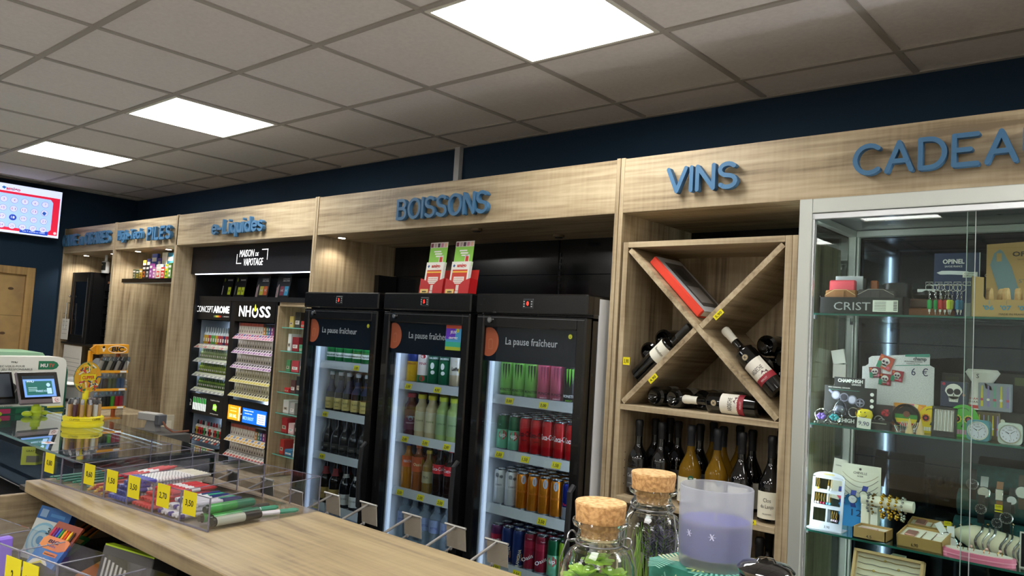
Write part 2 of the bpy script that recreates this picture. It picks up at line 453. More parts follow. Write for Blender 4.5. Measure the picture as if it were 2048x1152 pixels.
# ------------------------------------------------------------------ raised sign letters
def arc(cx, cy, rx, ry, a0, a1, n=9):
    return [(cx + rx*math.cos(math.radians(a0 + (a1-a0)*i/n)), cy + ry*math.sin(math.radians(a0 + (a1-a0)*i/n))) for i in range(n+1)]
GL = {
 'B': (.62, [[(0,0),(0,1),(.3,1)] + arc(.3,.77,.24,.23,90,-90)[1:] + [(0,.54)], [(.3,.54)] + arc(.32,.27,.28,.27,90,-90) + [(0,0)]]),
 'O': (.78, [arc(.39,.5,.39,.5,0,360,24)]), 'I': (.02, [[(0,0),(0,1)]]),
 'S': (.6, [arc(.3,.75,.28,.25,35,270,10) + arc(.3,.25,.3,.25,90,-145,10)[1:]]),
 'N': (.62, [[(0,0),(0,1),(.62,0),(.62,1)]]), 'V': (.7, [[(0,1),(.35,0),(.7,1)]]),
 'C': (.7, [arc(.42,.5,.42,.5,50,310,14)]), 'A': (.7, [[(0,0),(.35,1),(.7,0)], [(.13,.34),(.57,.34)]]),
 'D': (.66, [[(0,0),(0,1),(.24,1)] + arc(.24,.5,.42,.5,90,-90,10)[1:] + [(0,0)]]),
 'E': (.6, [[(.6,1),(0,1),(0,0),(.6,0)], [(0,.5),(.42,.5)]]), 'U': (.62, [[(0,1),(0,.32)] + arc(.31,.32,.31,.32,180,360,8)[1:] + [(.62,1)]]),
 'X': (.62, [[(0,0),(.62,1)], [(0,1),(.62,0)]]), 'L': (.5, [[(0,1),(0,0),(.5,0)]]),
 'P': (.56, [[(0,0),(0,1),(.3,1)] + arc(.3,.74,.26,.26,90,-90)[1:] + [(0,.48)]]),
 'H': (.62, [[(0,0),(0,1)], [(.62,0),(.62,1)], [(0,.5),(.62,.5)]]), 'T': (.6, [[(0,1),(.6,1)], [(.3,1),(.3,0)]]),
 'G': (.74, [arc(.42,.5,.42,.5,50,330,14) + [(.76,.46),(.46,.46)]]),
 'R': (.58, [[(0,0),(0,1),(.3,1)] + arc(.3,.74,.26,.26,90,-90)[1:] + [(0,.48)], [(.26,.48),(.58,0)]]),
 'e': (.5, [[(.02,.36),(.5,.36)] + arc(.26,.34,.25,.33,5,315,12)[1:]]), '-': (.36, [[(0,.36),(.36,.36)]]),
 'i': (.02, [[(0,0),(0,.66)], [(0,.93),(0,.95)]]), 'q': (.48, [arc(.24,.34,.24,.33,0,360,14), [(.48,.67),(.48,-.28)]]),
 'u': (.44, [[(0,.66),(0,.24)] + arc(.22,.24,.22,.24,180,360,6)[1:] + [(.44,.66)], [(.44,.24),(.44,0)]]),
 'd': (.48, [arc(.24,.34,.24,.33,0,360,14), [(.48,1),(.48,0)]]), 's': (.38, [arc(.19,.5,.18,.17,40,270,6) + arc(.19,.16,.19,.17,90,-140,6)[1:]]),
 'g': (.48, [arc(.24,.34,.24,.33,0,360,14), [(.48,.67),(.48,-.1)] + arc(.24,-.1,.24,.2,0,-150,6)[1:]]),
 'h': (.44, [[(0,0),(0,1)], [(0,.42)] + arc(.22,.42,.22,.24,180,0,6)[1:] + [(.44,0)]]), 'c': (.42, [arc(.25,.33,.25,.33,50,310,10)]),
 'a': (.48, [arc(.24,.34,.24,.33,0,360,14), [(.48,.67),(.48,0)]]), ' ': (.3, []), '`': (.0, []),
}
SIGNM = K('3f6d93', .55)
def stroke_letter(m, ch, ox, oz, H, sx, t, y0, y1, mat):
    """each stroke is one mitred ribbon; round ends and corners stand a hair proud of it"""
    lay = 0
    def cap(p, k): m.prism([(p[0]+t*math.cos(2*PI*q/14), p[1]+t*math.sin(2*PI*q/14)) for q in range(14)], y0-.0003*k-.0002, y1, mat)
    for pl_ in GL[ch][1]:
        pts = []
        for p in pl_:
            v = Vector((ox + p[0]*H*sx, oz + p[1]*H))
            if not pts or (v-pts[-1]).length > 1e-5: pts.append(v)
        runs = [[pts[0]]]
        for i in range(1, len(pts)):
            runs[-1].append(pts[i])
            if i < len(pts)-1 and (pts[i]-pts[i-1]).angle(pts[i+1]-pts[i]) > .75: runs.append([pts[i]])
        for r_ in runs:
            lay += 1; L_, R_ = [], []
            for i, p in enumerate(r_):
                d1 = (r_[i]-r_[i-1]).normalized() if i else (r_[1]-r_[0]).normalized()
                d2 = (r_[i+1]-r_[i]).normalized() if i < len(r_)-1 else d1
                d = (d1+d2).normalized(); n = Vector((-d.y, d.x)); k = t/max(.5, n.dot(Vector((-d1.y, d1.x))))
                L_.append(p+n*k); R_.append(p-n*k)
            yy = y0-.0003*lay; vs = []
            for y in (yy, y1): vs += [(q.x, y, q.y) for q in L_] + [(q.x, y, q.y) for q in R_]
            N_ = len(r_); o = 2*N_; fs = []
            for i in range(N_-1):
                fs += [(i+1, i, N_+i, N_+i+1), (o+i, o+i+1, o+N_+i+1, o+N_+i), (i, i+1, o+i+1, o+i), (N_+i+1, N_+i, o+N_+i, o+N_+i+1)]
            fs += [(0, N_, o+N_, o)[::-1], (N_-1, 2*N_-1, o+2*N_-1, o+N_-1)]
            m.add(vs, fs, mat); cap(r_[0], lay+.33); cap(r_[-1], lay+.66)
def sign(word, label, x0, x1, z0, z1, t=.0085, gap=.2, y=2.548, vis=None):
    """letters from x0 to x1 (centre lines), one mesh each"""
    tot = sum(GL[c][0] for c in word) + gap*(len(word)-1); H = z1 - z0
    sx = (x1-x0)/(tot*H)
    r = E('raised_letter_sign', label, 'sign', ((x0+x1)/2, FY, z0))
    ox = x0
    for c in word:
        if c != ' ':
            m = MB(); m.M = T(-(x0+x1)/2, -FY, -z0); stroke_letter(m, c, ox, z0, H, sx, t, y, y+.022, SIGNM)
            if c == '`': pass
            for q in (GL[c][1][0][0], GL[c][1][0][-1]): m.tube([(ox+q[0]*H*sx, y+.02, z0+q[1]*H), (ox+q[0]*H*sx, FY+.001, z0+q[1]*H)], .003, SIGNM, 6)
            B('letter', m, r)
        ox += (GL[c][0] + gap)*H*sx
    return r
sign('BOISSONS', 'raised blue letters BOISSONS on the oak fascia above the coolers', -3.035, -2.422, 2.222, 2.314, .0078)
sign('VINS', 'raised blue letters VINS on the oak fascia above the wine rack', -1.492, -1.224, 2.236, 2.320, .0078, .22)
sign('CADEAUX', 'raised blue letters CADEAUX on the oak fascia above the display case', -.820, -.212, 2.240, 2.327, .0072, .25)
sign('e-Liquides', 'raised blue letters e-Liquides on the oak fascia above the black display', -4.905, -4.292, 2.228, 2.312, .0075, .2)
sign('High-Tech', 'smaller raised blue letters High-Tech left of the batteries lettering', -6.385, -5.96, 2.248, 2.314, .0068, .2)
sign('PILES', 'taller raised blue letters PILES right of the High-Tech lettering', -5.86, -5.50, 2.230, 2.312, .0095, .3)
sign('CAVE a CIGARES', 'raised dark blue letters CAVE à CIGARES on the leftmost shaded fascia', -7.54, -6.555, 2.240, 2.324, .0095, .25)

# ================================================================== drink coolers
LEDR = K('ffffff', .5, em=12, emc='dce8ff')
INN = K('dfe6f2', .45); FILM = K('0d1424', .35)
SHLF = K('b9bdbd', .4, .2)
def price_tag(m, x, y, z, t, w=.034, h=.02, ang=-.35):
    M_ = (m.M if m.M is not None else Matrix.Identity(4))
    old = m.M; m.M = M_ @ T(x, y, z, rx=ang)
    m.box(-w/2, 0, 0, w/2, .0012, h, YEL)
    m.text(t, 0, -.0004, h*.22, h*.5, INK, d=.0004, bold=.01)
    m.M = old
def cooler(x0, x1, label, rails, tags, txt_x, extra=None, ztop=1.842, disp='0', sidew=True):
    """an upright glass-door drink cooler; front at y=2.45"""
    cx = (x0+x1)/2
    r = E('drink_cooler', label, 'drink cooler', (cx, 2.78, 0))
    def mk(): m = MB(); m.M = T(-cx, -2.78, 0); return m
    sd = K('c9cacc', .45)
    m = mk()      # cabinet body shell
    m.box(x0, 2.50, .0, x0+.018, 3.12, ztop-.09, BLACK); m.box(x1-.018, 2.50, 0, x1, 3.12, ztop-.09, BLACK)
    m.box(x0, 3.08, 0, x1, 3.12, ztop-.09, BLACK); m.box(x0, 2.5, ztop-.10, x1, 3.12, ztop-.01, BLACK); m.box(x0, 2.5, 0, x1, 3.08, .38, BLACK)
    if sidew:
        m.box(x1-.001, 2.535, .05, x1+.003, 3.11, ztop-.012, sd); m.box(x0-.003, 2.535, .05, x0+.001, 3.11, ztop-.012, sd)
    B('cabinet', m, r)
    m = mk()      # light lining
    m.box(x0+.019, 2.53, .38, x0+.028, 3.07, ztop-.11, INN); m.box(x1-.028, 2.53, .38, x1-.019, 3.07, ztop-.11, INN)
    m.box(x0+.019, 3.06, .38, x1-.019, 3.075, ztop-.11, INN); m.box(x0+.019, 2.53, .36, x1-.019, 3.07, .39, INN)
    for xx in (x0+.15, cx, x1-.15):
        for k in range(28): m.box(xx-.002, 3.057, .5+.04*k, xx+.002, 3.0605, .52+.04*k, K('2a2c33', .6))
    B('lining', m, r)
    for sx, s in ((x0+.030, 1), (x1-.032, -1)):
        m = mk(); m.box(sx, 2.515 if s < 0 else 2.54, .42, sx+.004*s, 2.53 if s < 0 else 2.556, ztop-.16, LEDM if s > 0 else LEDR); B('led_strip', m, r)
    m = mk(); m.box(x0+.07, 2.515, ztop-.20, x1-.07, 2.525, ztop-.19, K('ffffff', .5, em=26, emc='dce8ff')); B('led_strip', m, r)
    m = mk(); m.bbox(x0-.002, 2.452, ztop-.082, x1+.002, 2.62, ztop, BLACK, .006); cn = B('canopy', m, r)
    m = mk(); m.bbox(cx-.028, 2.449, ztop-.062, cx+.028, 2.455, ztop-.02, K('23272a', .4))
    m.box(cx-.012, 2.4475, ztop-.052, cx+.012, 2.449, ztop-.028, K('050505', .2))
    m.text(disp, cx, 2.4472, ztop-.048, .016, K('ff2a20', .5, em=4), bold=.03)
    for sx in (-1, 1):
        for dz in (-.054, -.044, -.034): m.box(cx+sx*.02-.003, 2.4478, ztop+dz, cx+sx*.02+.003, 2.449, ztop+dz+.004, K('b9bcbe', .5))
    B('temperature_display', m, r)
    # door
    dt, db = ztop-.088, .33
    m = mk(); F = .048
    m.bbox(x0+.002, 2.455, db, x0+F, 2.498, dt, BLACK, .006); m.bbox(x1-F, 2.455, db, x1-.002, 2.498, dt, BLACK, .006)
    m.bbox(x0+F-.004, 2.456, dt-F-.006, x1-F+.004, 2.497, dt, BLACK, .006); m.bbox(x0+F-.004, 2.456, db, x1-F+.004, 2.497, db+F, BLACK, .006)
    m.box(x0+.01, 2.4545, dt-.014, x1-.01, 2.4565, dt-.011, K('6a6c70', .3, .8))
    d_ = B('door', m, r)
    m = mk(); m.box(x0+F-.002, 2.470, db+F, x1-F+.002, 2.474, dt-F, DOORG); B('glass', m, d_)
    m = mk(); m.cyl(0, 0, 0, .006, .013, CHROME, 18); m.cyl(0, 0, .006, .008, .008, STEEL, 14)
    for i in range(len(m.v)): 
        v = m.v[i]; v = Vector(v) + Vector((cx, 2.78, 0)); m.v[i] = (x0+.085 + v.x - 0 - 0, 2.455 - v.z, dt-.024 + v.y)
    m.v = [(a-cx, b-2.78, c) for a, b, c in m.v]
    B('lock', m, d_)
    m = mk(); hz = .95
    m.tube([(x1-.018, 2.455, hz+.16), (x1-.016, 2.43, hz+.14), (x1-.014, 2.422, hz), (x1-.016, 2.43, hz-.14), (x1-.018, 2.455, hz-.16)], .011, MATB, 8)
    B('handle', m, d_)
    m = mk()      # printed film across the top of the door
    zf0, zf1 = ztop-.286, dt-F
    m.box(x0+F, 2.4745, zf0, x1-F, 2.476, zf1, FILM)
    om = K('c0613f', .5)
    cxx, czz = x0+F+.02, ztop-.205
    poly = [(max(x0+F, cxx + .056*math.cos(2*PI*i/36)), czz + .062*math.sin(2*PI*i/36)) for i in range(36)]
    m.prism(poly, 2.4728, 2.4735, om)
    lt = K('d58a63', .5)
    for a in ((.0, -.03, .022, -.0285), (.0, .0085, .022, .010), (.0, -.03, .0015, .01), (.0205, -.03, .022, .01), (.004, .012, .018, .0135)):
        m.box(cxx+.0+a[0], 2.4722, czz+a[1], cxx+a[2], 2.4727, czz+a[3], lt)
    m.text('La pause fraîcheur', txt_x, 2.4725, ztop-.212, .030, K('c9ccd2', .5), w=(x1-x0)*.47)
    B('film', m, d_)
    m = mk(); pts = [(x1-F-.035 + (.015 if i % 2 else .0125)*math.cos(PI*i/12), dt-F-.03 + (.015 if i % 2 else .0125)*math.sin(PI*i/12)) for i in range(24)]
    m.prism(pts, 2.4690, 2.4696, K('26301c', .5)); m.disc(x1-F-.035, 2.4688, dt-F-.03, .009, K('b9c03a', .5)); m.text('x', x1-F-.035, 2.4676, dt-F-.034, .007, INK)
    B('round_sticker', m, d_)
    if extra: extra(mk, d_)
    for z, tg in zip(rails, tags):
        m = mk(); m.box(x0+.030, 2.57, z-.012, x1-.030, 3.05, z-.006, K('a9adb2', .4, .4))
        s_ = B('shelf', m, r)
        m = mk(); m.prismx([(2.556, z-.034), (2.560, z-.034), (2.572, z+.006), (2.568, z+.006)], x0+.030, x1-.030, SHLF); B('price_rail', m, s_)
        for fx, tx in tg:
            m = mk(); price_tag(m, x0+.052+(x1-x0-.104)*fx, 2.5545, z-.029, tx, .044, .026, -.29); B('price_tag', m, s_)
    return r
def promo(mk, d_):
    m = mk(); x0, x1, z0, z1 = -2.545, -2.448, 1.588, 1.712
    m.box(x0, 2.4682, z0, x1, 2.4690, z1, K('3f8fc0', .4))
    for a, b, c in ((.78, 1, 'b0452f'), (.4, .78, '5a2fae'), (.12, .3, '2f9d84'), (0, .12, '93a62a')):
        m.box(x0, 2.4675, z0+(z1-z0)*a, x0+(x1-x0)*(1 if a != .4 else .62), 2.4681, z0+(z1-z0)*b, K(c, .4))
    m.text('JEUX', (x0+x1)/2, 2.4672, z0+.075, .012, WHITE); m.text('GRATTEZ', (x0+x1)/2, 2.4672, z0+.05, .009, WHITE)
    B('poster', m, d_)
F3 = (-2.352, -1.765); F2 = (-2.975, -2.388); F1 = (-3.640, -3.018)
cooler(*F3, 'black drink cooler nearest the wine rack, showing energy and soda cans', (1.405, 1.172, .937, .70),
       [[(.16,'3,00'),(.55,'3,00'),(.97,'3,00')], [(.08,'1,50'),(.38,'1,50'),(.72,'1,50'),(.96,'1,50')], [(.60,'2,50')], [(.12,'1,50'),(.36,'1,50'),(.62,'1,50'),(.82,'1,50')]], -2.05, disp='0')
cooler(*F2, 'middle black drink cooler with colourful poster on its door', (1.413, 1.160, .905, .66),
       [[(.10,'3,00'),(.52,'4,00'),(.96,'4,00')], [(.10,'2,00'),(.40,'2,00'),(.70,'2,00')], [(.08,'2,50'),(.38,'2,50'),(.66,'2,50'),(.94,'2,50')], [(.3,'1,00')]], -2.66, promo, disp='5')
cooler(*F1, 'black drink cooler beside the e-liquid display, stocked with beer', (1.473, 1.210, .986, .722),
       [[(.58,'3,00')], [(.12,'4,00'),(.85,'4,00')], [(.12,'4,00'),(.85,'3,50')], [(.08,'4,00'),(.85,'8,00')]], -3.34, disp='3')

# ================================================================== cans and bottles in the coolers
TOPM = K('c4c8cc', .25, 1)
def can_kind(name, r, h, bands, texts=(), art=None, rough=.3, metal=.35):
    """bands: (z0, colour); texts: (string, z, height, colour, width)"""
    def make():
        m = MB(); prof = [(r*.78, 0, TOPM), (r*.8, .003, TOPM), (r, .012)]
        bs = [(b[0]*h, K(b[1], rough, metal)) for b in bands]
        prof[-1] = (r, .012, bs[0][1])
        for z, mt in bs[1:]: prof.append((r, z, mt))
        prof += [(r, h-.014, bs[-1][1]), (r*.84, h-.003)]
        m.lathe(prof, n=20)
        for t, z, hh, c, wd in texts: m.text(t, 0, 0, z*h, hh, K(c, .5), w=wd, cyl=r+.0002, d=.0003, bold=.012)
        for i, f in enumerate(m.v): pass
        if art: art(m, r, h)
        o = B(name, m, cat='drink can')
        l = MB(); l.lathe([(r*.84, h-.004), (r*.86, h), (r*.80, h+.0005), (r*.78, h-.004), (0, h-.0042)], n=20, m=TOPM)
        l.box(-.004, -.012, h-.0042, .004, .004, h-.002, TOPM); B('lid', l, o)
        return o
    return Kind(make)
def wrap_poly(m, pts, r, h0, mat, off=.0004):
    vs = []
    for x, z in pts:
        a = x/r; vs.append(((r+off)*math.sin(a), -(r+off)*math.cos(a), h0+z))
    m.add(vs, [tuple(range(len(vs)))], mat)
def claw(col):
    def f(m, r, h):
        mt = K(col, .4)
        for dx, l in ((-.0125, .062), (0, .074), (.0125, .062)):
            wrap_poly(m, [(dx-.0045, h*.86), (dx+.0045, h*.86+.002), (dx+.0035, h*.86-l*.5), (dx+.001, h*.86-l), (dx-.0012, h*.86-l*.6), (dx-.003, h*.86-l*.4)], r, 0, mt)
        for s in (-1, 1): wrap_poly(m, [(s*.013, h*.86+.001), (s*.013+s*.005, h*.86-.004), (s*.006, h*.86-.003)][::s], r, 0, mt)
    return f
def blob(cols):
    def f(m, r, h):
        for c, x, z, rx, rz in cols:
            wrap_poly(m, [(x*r + rx*r*math.cos(a*PI/7), z*h + rz*h*math.sin(a*PI/7)) for a in range(14)], r, 0, K(c, .4))
    return f
C5 = (.0325, .168)
mon_g = can_kind('energy_drink_can', *C5, [(0,'7fbf58')], [('MONSTER', .17, .011, '2a4a22', .06), ('ENERGY', .08, .006, '2f5a28', .03)], claw('20301c'))
mon_p = can_kind('energy_drink_can', *C5, [(0,'c2566f')], [('PUNCH', .17, .011, '4a1d2e', .05), ('ENERGY', .08, .006, 'e9c0ca', .03)], claw('8a3550'))
mon_k = can_kind('energy_drink_can', *C5, [(0,'15181a')], [('MONSTER', .17, .011, 'e8e8e8', .06), ('ENERGY', .08, .006, '8fd04a', .03)], claw('6cc23a'))
CS = (.0285, .155)
up7 = can_kind('soda_can', *CS, [(0,'7fc9a2'), (.6,'14603a')], [('up', .40, .017, 'ffffff', .026)], blob([('c22436', 0, .45, .62, .13)]))
coke = can_kind('soda_can', *CS, [(0,'c0161d')], [('Coca-Cola', .5, .022, 'f4eeee', .075)])
cokez = can_kind('soda_can', *CS, [(0,'bf161d')], [('Coca-Cola', .5, .022, '2a0c0e', .075), ('zero', .38, .007, '2a0c0e', .02)])
cokec = can_kind('soda_can', *CS, [(0,'a3173f'), (.8,'6a2260')], [('Coca-Cola', .5, .022, 'f4eeee', .075)])
rb_w = can_kind('energy_drink_can', *CS, [(0,'cfd3d4'), (.5,'dfe1e0')], [('SUMMER', .55, .008, '8d9294', .03), ('Red Bull', .78, .008, '3a3c40', .03)], blob([('8c9296', -.3, .85, .3, .05), ('8c9296', .4, .8, .25, .05)]))
rb_o = can_kind('energy_drink_can', *CS, [(0,'d9811d'), (.5,'e08a22')], [('Red Bull', .5, .010, 'b05c10', .04)], blob([('aebfd0', .1, .85, .35, .12)]), .25, .6)
rb_b = can_kind('energy_drink_can', *CS, [(0,'c3c9d2'), (.38,'1d2f8e')], [('Red Bull', .42, .010, 'c01a2a', .04)], blob([('1d2f8e', .5, .2, .5, .17)]), .2, .7)
fanta = can_kind('soda_can', *CS, [(0,'b31f3c'), (.75,'5a1f50')], [('FANTA', .5, .019, 'f2f0ee', .045)])
orang = can_kind('soda_can', *CS, [(0,'22356e')], [], lambda m, r, h: [wrap_poly(m, [(-.006,.03),(.012,.03),(.012,.06),(-.006,.05)], r, 0, K('e8902a', .4))] + [m.text('ORANGINA', 0, 0, 0, .013, K('f0e8c8', .5), w=.085, M=T(.004, -r-.0006, .035, ry=-PI/2+.15))])
def oas(m, r, h):
    wrap_poly(m, [(-.02,.03),(.02,.05),(.02,.085),(-.02,.06)], r, 0, K('2d5f9a', .4)); m.text('Oasis', 0, 0, 0, .016, K('f4f0e8', .5), w=.05, cyl=None, M=T(-.002, -r-.0012, .05, ry=-.5))
oasis = can_kind('soda_can', *CS, [(0,'a3243a'), (.62,'b8324a'), (.8,'8a2034')], [('Tropical', .85, .005, 'f0d8d8', .02)], oas)
mojito = can_kind('soda_can', *CS, [(0,'a9d43a'), (.55,'a9d43a')], [('up', .40, .017, 'ffffff', .026)], blob([('c22436', 0, .45, .62, .13), ('eef3e0', .2, .62, .5, .05)]))
def heine(m, r, h): 
    a = r+.001
    m.add([((a)*math.sin(x), -a*math.cos(x), z) for z in (.034, .058) for x in [(-1.2+.3*i) for i in range(9)]], [(i, i+1, i+10, i+9) for i in range(8)], K('e9efe6', .4))
    m.text('Heineken', 0, 0, .040, .011, K('17401f', .5), w=.056, cyl=r+.0014, d=.0003, bold=.02)
    st = [(.011*(1 if i%2==0 else .42)*math.sin(PI*i/5), .011*(1 if i%2==0 else .42)*math.cos(PI*i/5)+.115) for i in range(10)]
    wrap_poly(m, st, r, 0, K('c4202c', .4))
C5b = (.033, .155)
heineken = can_kind('beer_can', *C5b, [(0,'1e7a3a'), (.5,'2f9a4d')], [], heine)
des_y = can_kind('beer_can', *C5b, [(0,'e3b41e'), (.7,'2b3a7a')], [('DESPERADOS', .6, .010, '7a1420', .05)], None)
kro_w = can_kind('beer_can', *C5b, [(0,'2a7d4a'), (.3,'eadfd6')], [('PINK', .62, .012, '9a1c40', .04)], blob([('b03a2a', 0, .2, .4, .09), ('c22030', 0, .88, .4, .06)]))
per_g = can_kind('beer_can', *C5b, [(0,'1c6a44'), (.78,'1d4f3a')], [('CARLSBERG', .83, .009, 'eef2ee', .05)], blob([('e6ece6', -.1, .62, .3, .1), ('dfe6df', 0, .42, .3, .06)]))
leffe = can_kind('beer_can', *C5b, [(0,'b8a788'), (.4,'c9c4b8')], [('Leffe', .55, .014, '20180c', .034)], lambda m, r, h: (wrap_poly(m, [(-.02,.07),(.02,.07),(.021,.105),(0,.13),(-.021,.105)], r, 0, K('e6c21e', .4)), m.text('Leffe', 0, 0, .082, .014, K('20180c', .5), w=.034, cyl=r+.0009, d=.0003, bold=.02)))

def bottle_kind(name, R, h, glass, capc, label=None, neck=.28, nr=.42, text=None, caph=.018, nl=None, shoulder=.55, foil=None, ltext='15151a', tw=None, th=.012, extra=None, punt=False, square=False):
    """R radius, h height; label (z0, z1, colour) as fractions; foil: (from z, colour)"""
    def make():
        gm = glass; rn = R*nr
        zs, zn = h*shoulder, h*(1-neck)
        prof = [(R*.86, 0), (R, .008), (R, zs*.5), (R, zs)]
        for k in range(1, 7):
            t = k/6; prof.append((rn + (R-rn)*(.5+.5*math.cos(PI*t)), zs + (zn-zs)*t))
        prof += [(rn*.95, h-.02), (rn*1.08, h-.018), (rn*1.08, h-.008), (rn*.9, h-.004), (0, h-.004)]
        if punt: prof = [(0, .02), (R*.5, .012), (R*.75, 0)] + prof[1:]
        m = MB(); m.lathe(prof, n=20, m=gm); o = B(name, m, cat='bottle')
        m = MB(); cr = rn*1.16
        if foil:
            z0 = h*foil[0]; fm = K(foil[1], .45)
            m.lathe([(rn*1.04, z0), (rn*1.05, h-.03), (rn*1.16, h-.022), (rn*1.16, h-.006), (rn*.9, h), (0, h+.0005)], n=18, m=fm); B('capsule', m, o)
        else:
            m.lathe([(cr, h-caph), (cr, h-.001), (cr*.9, h+.001), (0, h+.001)], n=14, m=K(capc, .45)); B('cap', m, o)
        if label:
            m = MB(); z0, z1, lc = label[0]*h, label[1]*h, label[2]; span = label[3] if len(label) > 3 else 2.4
            a = R+.0007; nn = 12
            lm = lc if not isinstance(lc, str) else K(lc, .6)
            m.add([(a*math.sin(-span/2+span*i/nn), -a*math.cos(-span/2+span*i/nn), z) for z in (z0, z1) for i in range(nn+1)], [(i, i+1, i+nn+2, i+nn+1) for i in range(nn)], lm, True)
            if text:
                for tt, fz, hh, c_, ww in text: m.text(tt, 0, 0, z0+(z1-z0)*fz, hh, K(c_, .6), w=ww, cyl=a+.0003, d=.0003)
            if extra: extra(m, a, h, z0, z1)
            B('label', m, o)
        if nl:
            m = MB(); z0, z1, lc = nl; a = rn*1.1
            zz0, zz1 = z0*h, z1*h
            def rad(z):
                if z >= zn: return rn+.0012
                t = (z-zs)/(zn-zs); return rn + (R-rn)*(.5+.5*math.cos(PI*max(0, t))) + .0012
            m.add([(rad(z)*math.sin(-1.4+2.8*i/10), -rad(z)*math.cos(-1.4+2.8*i/10), z) for z in [zz0 + (zz1-zz0)*q/4 for q in range(5)] for i in range(11)], [(q*11+i, q*11+i+1, q*11+i+12, q*11+i+11) for q in range(4) for i in range(10)], K(lc, .5), True)
            B('neck_label', m, o)
        return o
    return Kind(make)
BRN = K('120b06', .06, coat=.4); BLKG = K('07080a', .05, coat=.5); PETC = K('d7e8f4', .08, tr=.75, ior=1.2); CLR = K('e6eaf0', .05, tr=.6, ior=1.15)
COLA = K('1a0b07', .08, coat=.4); ORJ = K('d48b1c', .15, coat=.5); PALEJ = K('c9b78c', .15, coat=.4); REDJ = K('4a1620', .12, coat=.4); GRNJ = K('9fb86a', .15, coat=.4)
beer_blue = bottle_kind('beer_bottle', .030, .215, BRN, 'c0c2c4', (.08, .36, 'c9b36a'), neck=.30, nr=.42, nl=(.5, .8, '2b2f4c'), text=[('BLANC', .55, .009, '2a2412', .035), ('1664', .2, .007, '4a3c1a', .02)], shoulder=.48)
beer_tall_y = bottle_kind('beer_bottle', .029, .225, K('a9a03a', .1, coat=.4), 'd8c81e', (.10, .50, 'b5a52a'), nl=(.66, .80, 'd8c820'), text=[('DESPE', .5, .008, '3a2a10', .035)], shoulder=.5)
beer_dark = bottle_kind('beer_bottle', .032, .21, BLKG, 'c8c2a8', (.16, .28, '2e2c28'), nr=.4, text=[('BIERE', .3, .006, '8a8474', .02)], shoulder=.4)
beer_green = bottle_kind('beer_bottle', .031, .21, K('4a4a3a', .1, coat=.4), 'cfd05a', (.14, .50, 'c8cc7a'), text=[('GAFFE', .5, .013, '2a3a1c', .04)], shoulder=.52)
tall_red = bottle_kind('beer_bottle', .035, .245, BRN, 'a82a28', (.10, .34, 'a88a48'), nl=(.62, .78, '8a2a2a'), shoulder=.5, text=[('TRIPLE', .4, .008, '5a2a10', .04)])
tall_wht = bottle_kind('beer_bottle', .035, .245, BLKG, '2a2a2c', (.08, .30, 'b9b6ac'), nl=(.64, .72, 'a9a69c'), shoulder=.45, text=[('CIDRE', .5, .008, '33302a', .04)])
tall_blk = bottle_kind('beer_bottle', .033, .245, BLKG, 'b9b9bb', (.06, .40, '24303c'), nl=(.66, .80, '5a5a60'), shoulder=.5, text=[('BRUNE', .2, .008, 'b8bcc4', .04)])
tall_ron = bottle_kind('beer_bottle', .036, .25, BRN, '2a2420', (.08, .36, '2e2420'), nl=(.66, .74, 'c8c4ae'), shoulder=.6, text=[('BARON', .3, .012, 'b39a70', .05)])
cran = bottle_kind('juice_bottle', .034, .205, REDJ, 'b32a30', (.15, .62, '5f2a3e'), neck=.16, nr=.6, text=[('OCEAN', .6, .008, 'b9c8e0', .04), ('CRANBERRY', .3, .006, 'e8d8dc', .045)], shoulder=.7, caph=.02, extra=lambda m, a, h, z0, z1: wrap_poly(m, [(.012*math.cos(k*PI/6), .012*math.sin(k*PI/6)+.085) for k in range(12)], a, 0, K('6d93b8', .5)))
apple = bottle_kind('juice_bottle', .032, .205, PALEJ, 'd6c830', (.15, .60, 'c9c09a'), neck=.16, nr=.6, text=[('POMME', .5, .009, '5a6a2a', .04)], shoulder=.68, caph=.02)
lime = bottle_kind('juice_bottle', .033, .205, GRNJ, 'c6d43a', (.15, .60, '8fa878'), neck=.16, nr=.6, text=[('CITRON', .5, .009, '2a4a2a', .04)], shoulder=.68, caph=.02)
oj = bottle_kind('juice_bottle', .034, .205, ORJ, 'd8481f', (.18, .60, 'd9a86a'), neck=.16, nr=.6, text=[('ORANGE', .5, .009, 'b03a10', .045)], shoulder=.7, caph=.02)
fan_pet = bottle_kind('soda_bottle', .0325, .22, K('b5741a', .1, coat=.5), '2f3a8a', (.48, .72, 'd2601a'), neck=.18, nr=.42, text=[('FANTA', .4, .013, 'e8e8f4', .04)], shoulder=.62, caph=.014)
oas_pet = bottle_kind('soda_bottle', .033, .22, K('8a4c22', .1, coat=.5), 'd8611f', (.42, .74, 'b8521f'), neck=.18, nr=.42, text=[('Oasis', .4, .014, 'f0e0b0', .04)], shoulder=.66, caph=.018, extra=lambda m, a, h, z0, z1: wrap_poly(m, [(.02, .1), (.034, .1), (.034, .15), (.02, .155)], a, 0, K('b9b43a', .5)))
tea_pet = bottle_kind('soda_bottle', .030, .20, K('8a6a2e', .1, coat=.5), 'c9a83a', (.25, .52, 'a9a07a'), neck=.18, nr=.42, text=[('TEA', .4, .011, '3a3220', .03)], shoulder=.62, caph=.014)
coke_pet = bottle_kind('soda_bottle', .033, .225, COLA, 'b01a20', (.47, .66, 'c01a20'), neck=.2, nr=.38, text=[('Coca-Cola', .35, .016, 'f4eeee', .07)], shoulder=.56, caph=.014)
coke_pet2 = bottle_kind('soda_bottle', .033, .225, COLA, '2a3a9a', (.45, .64, '9a1a2a'), neck=.2, nr=.38, text=[('Coca-Cola', .35, .016, 'f4e0e4', .07)], shoulder=.56, caph=.014)
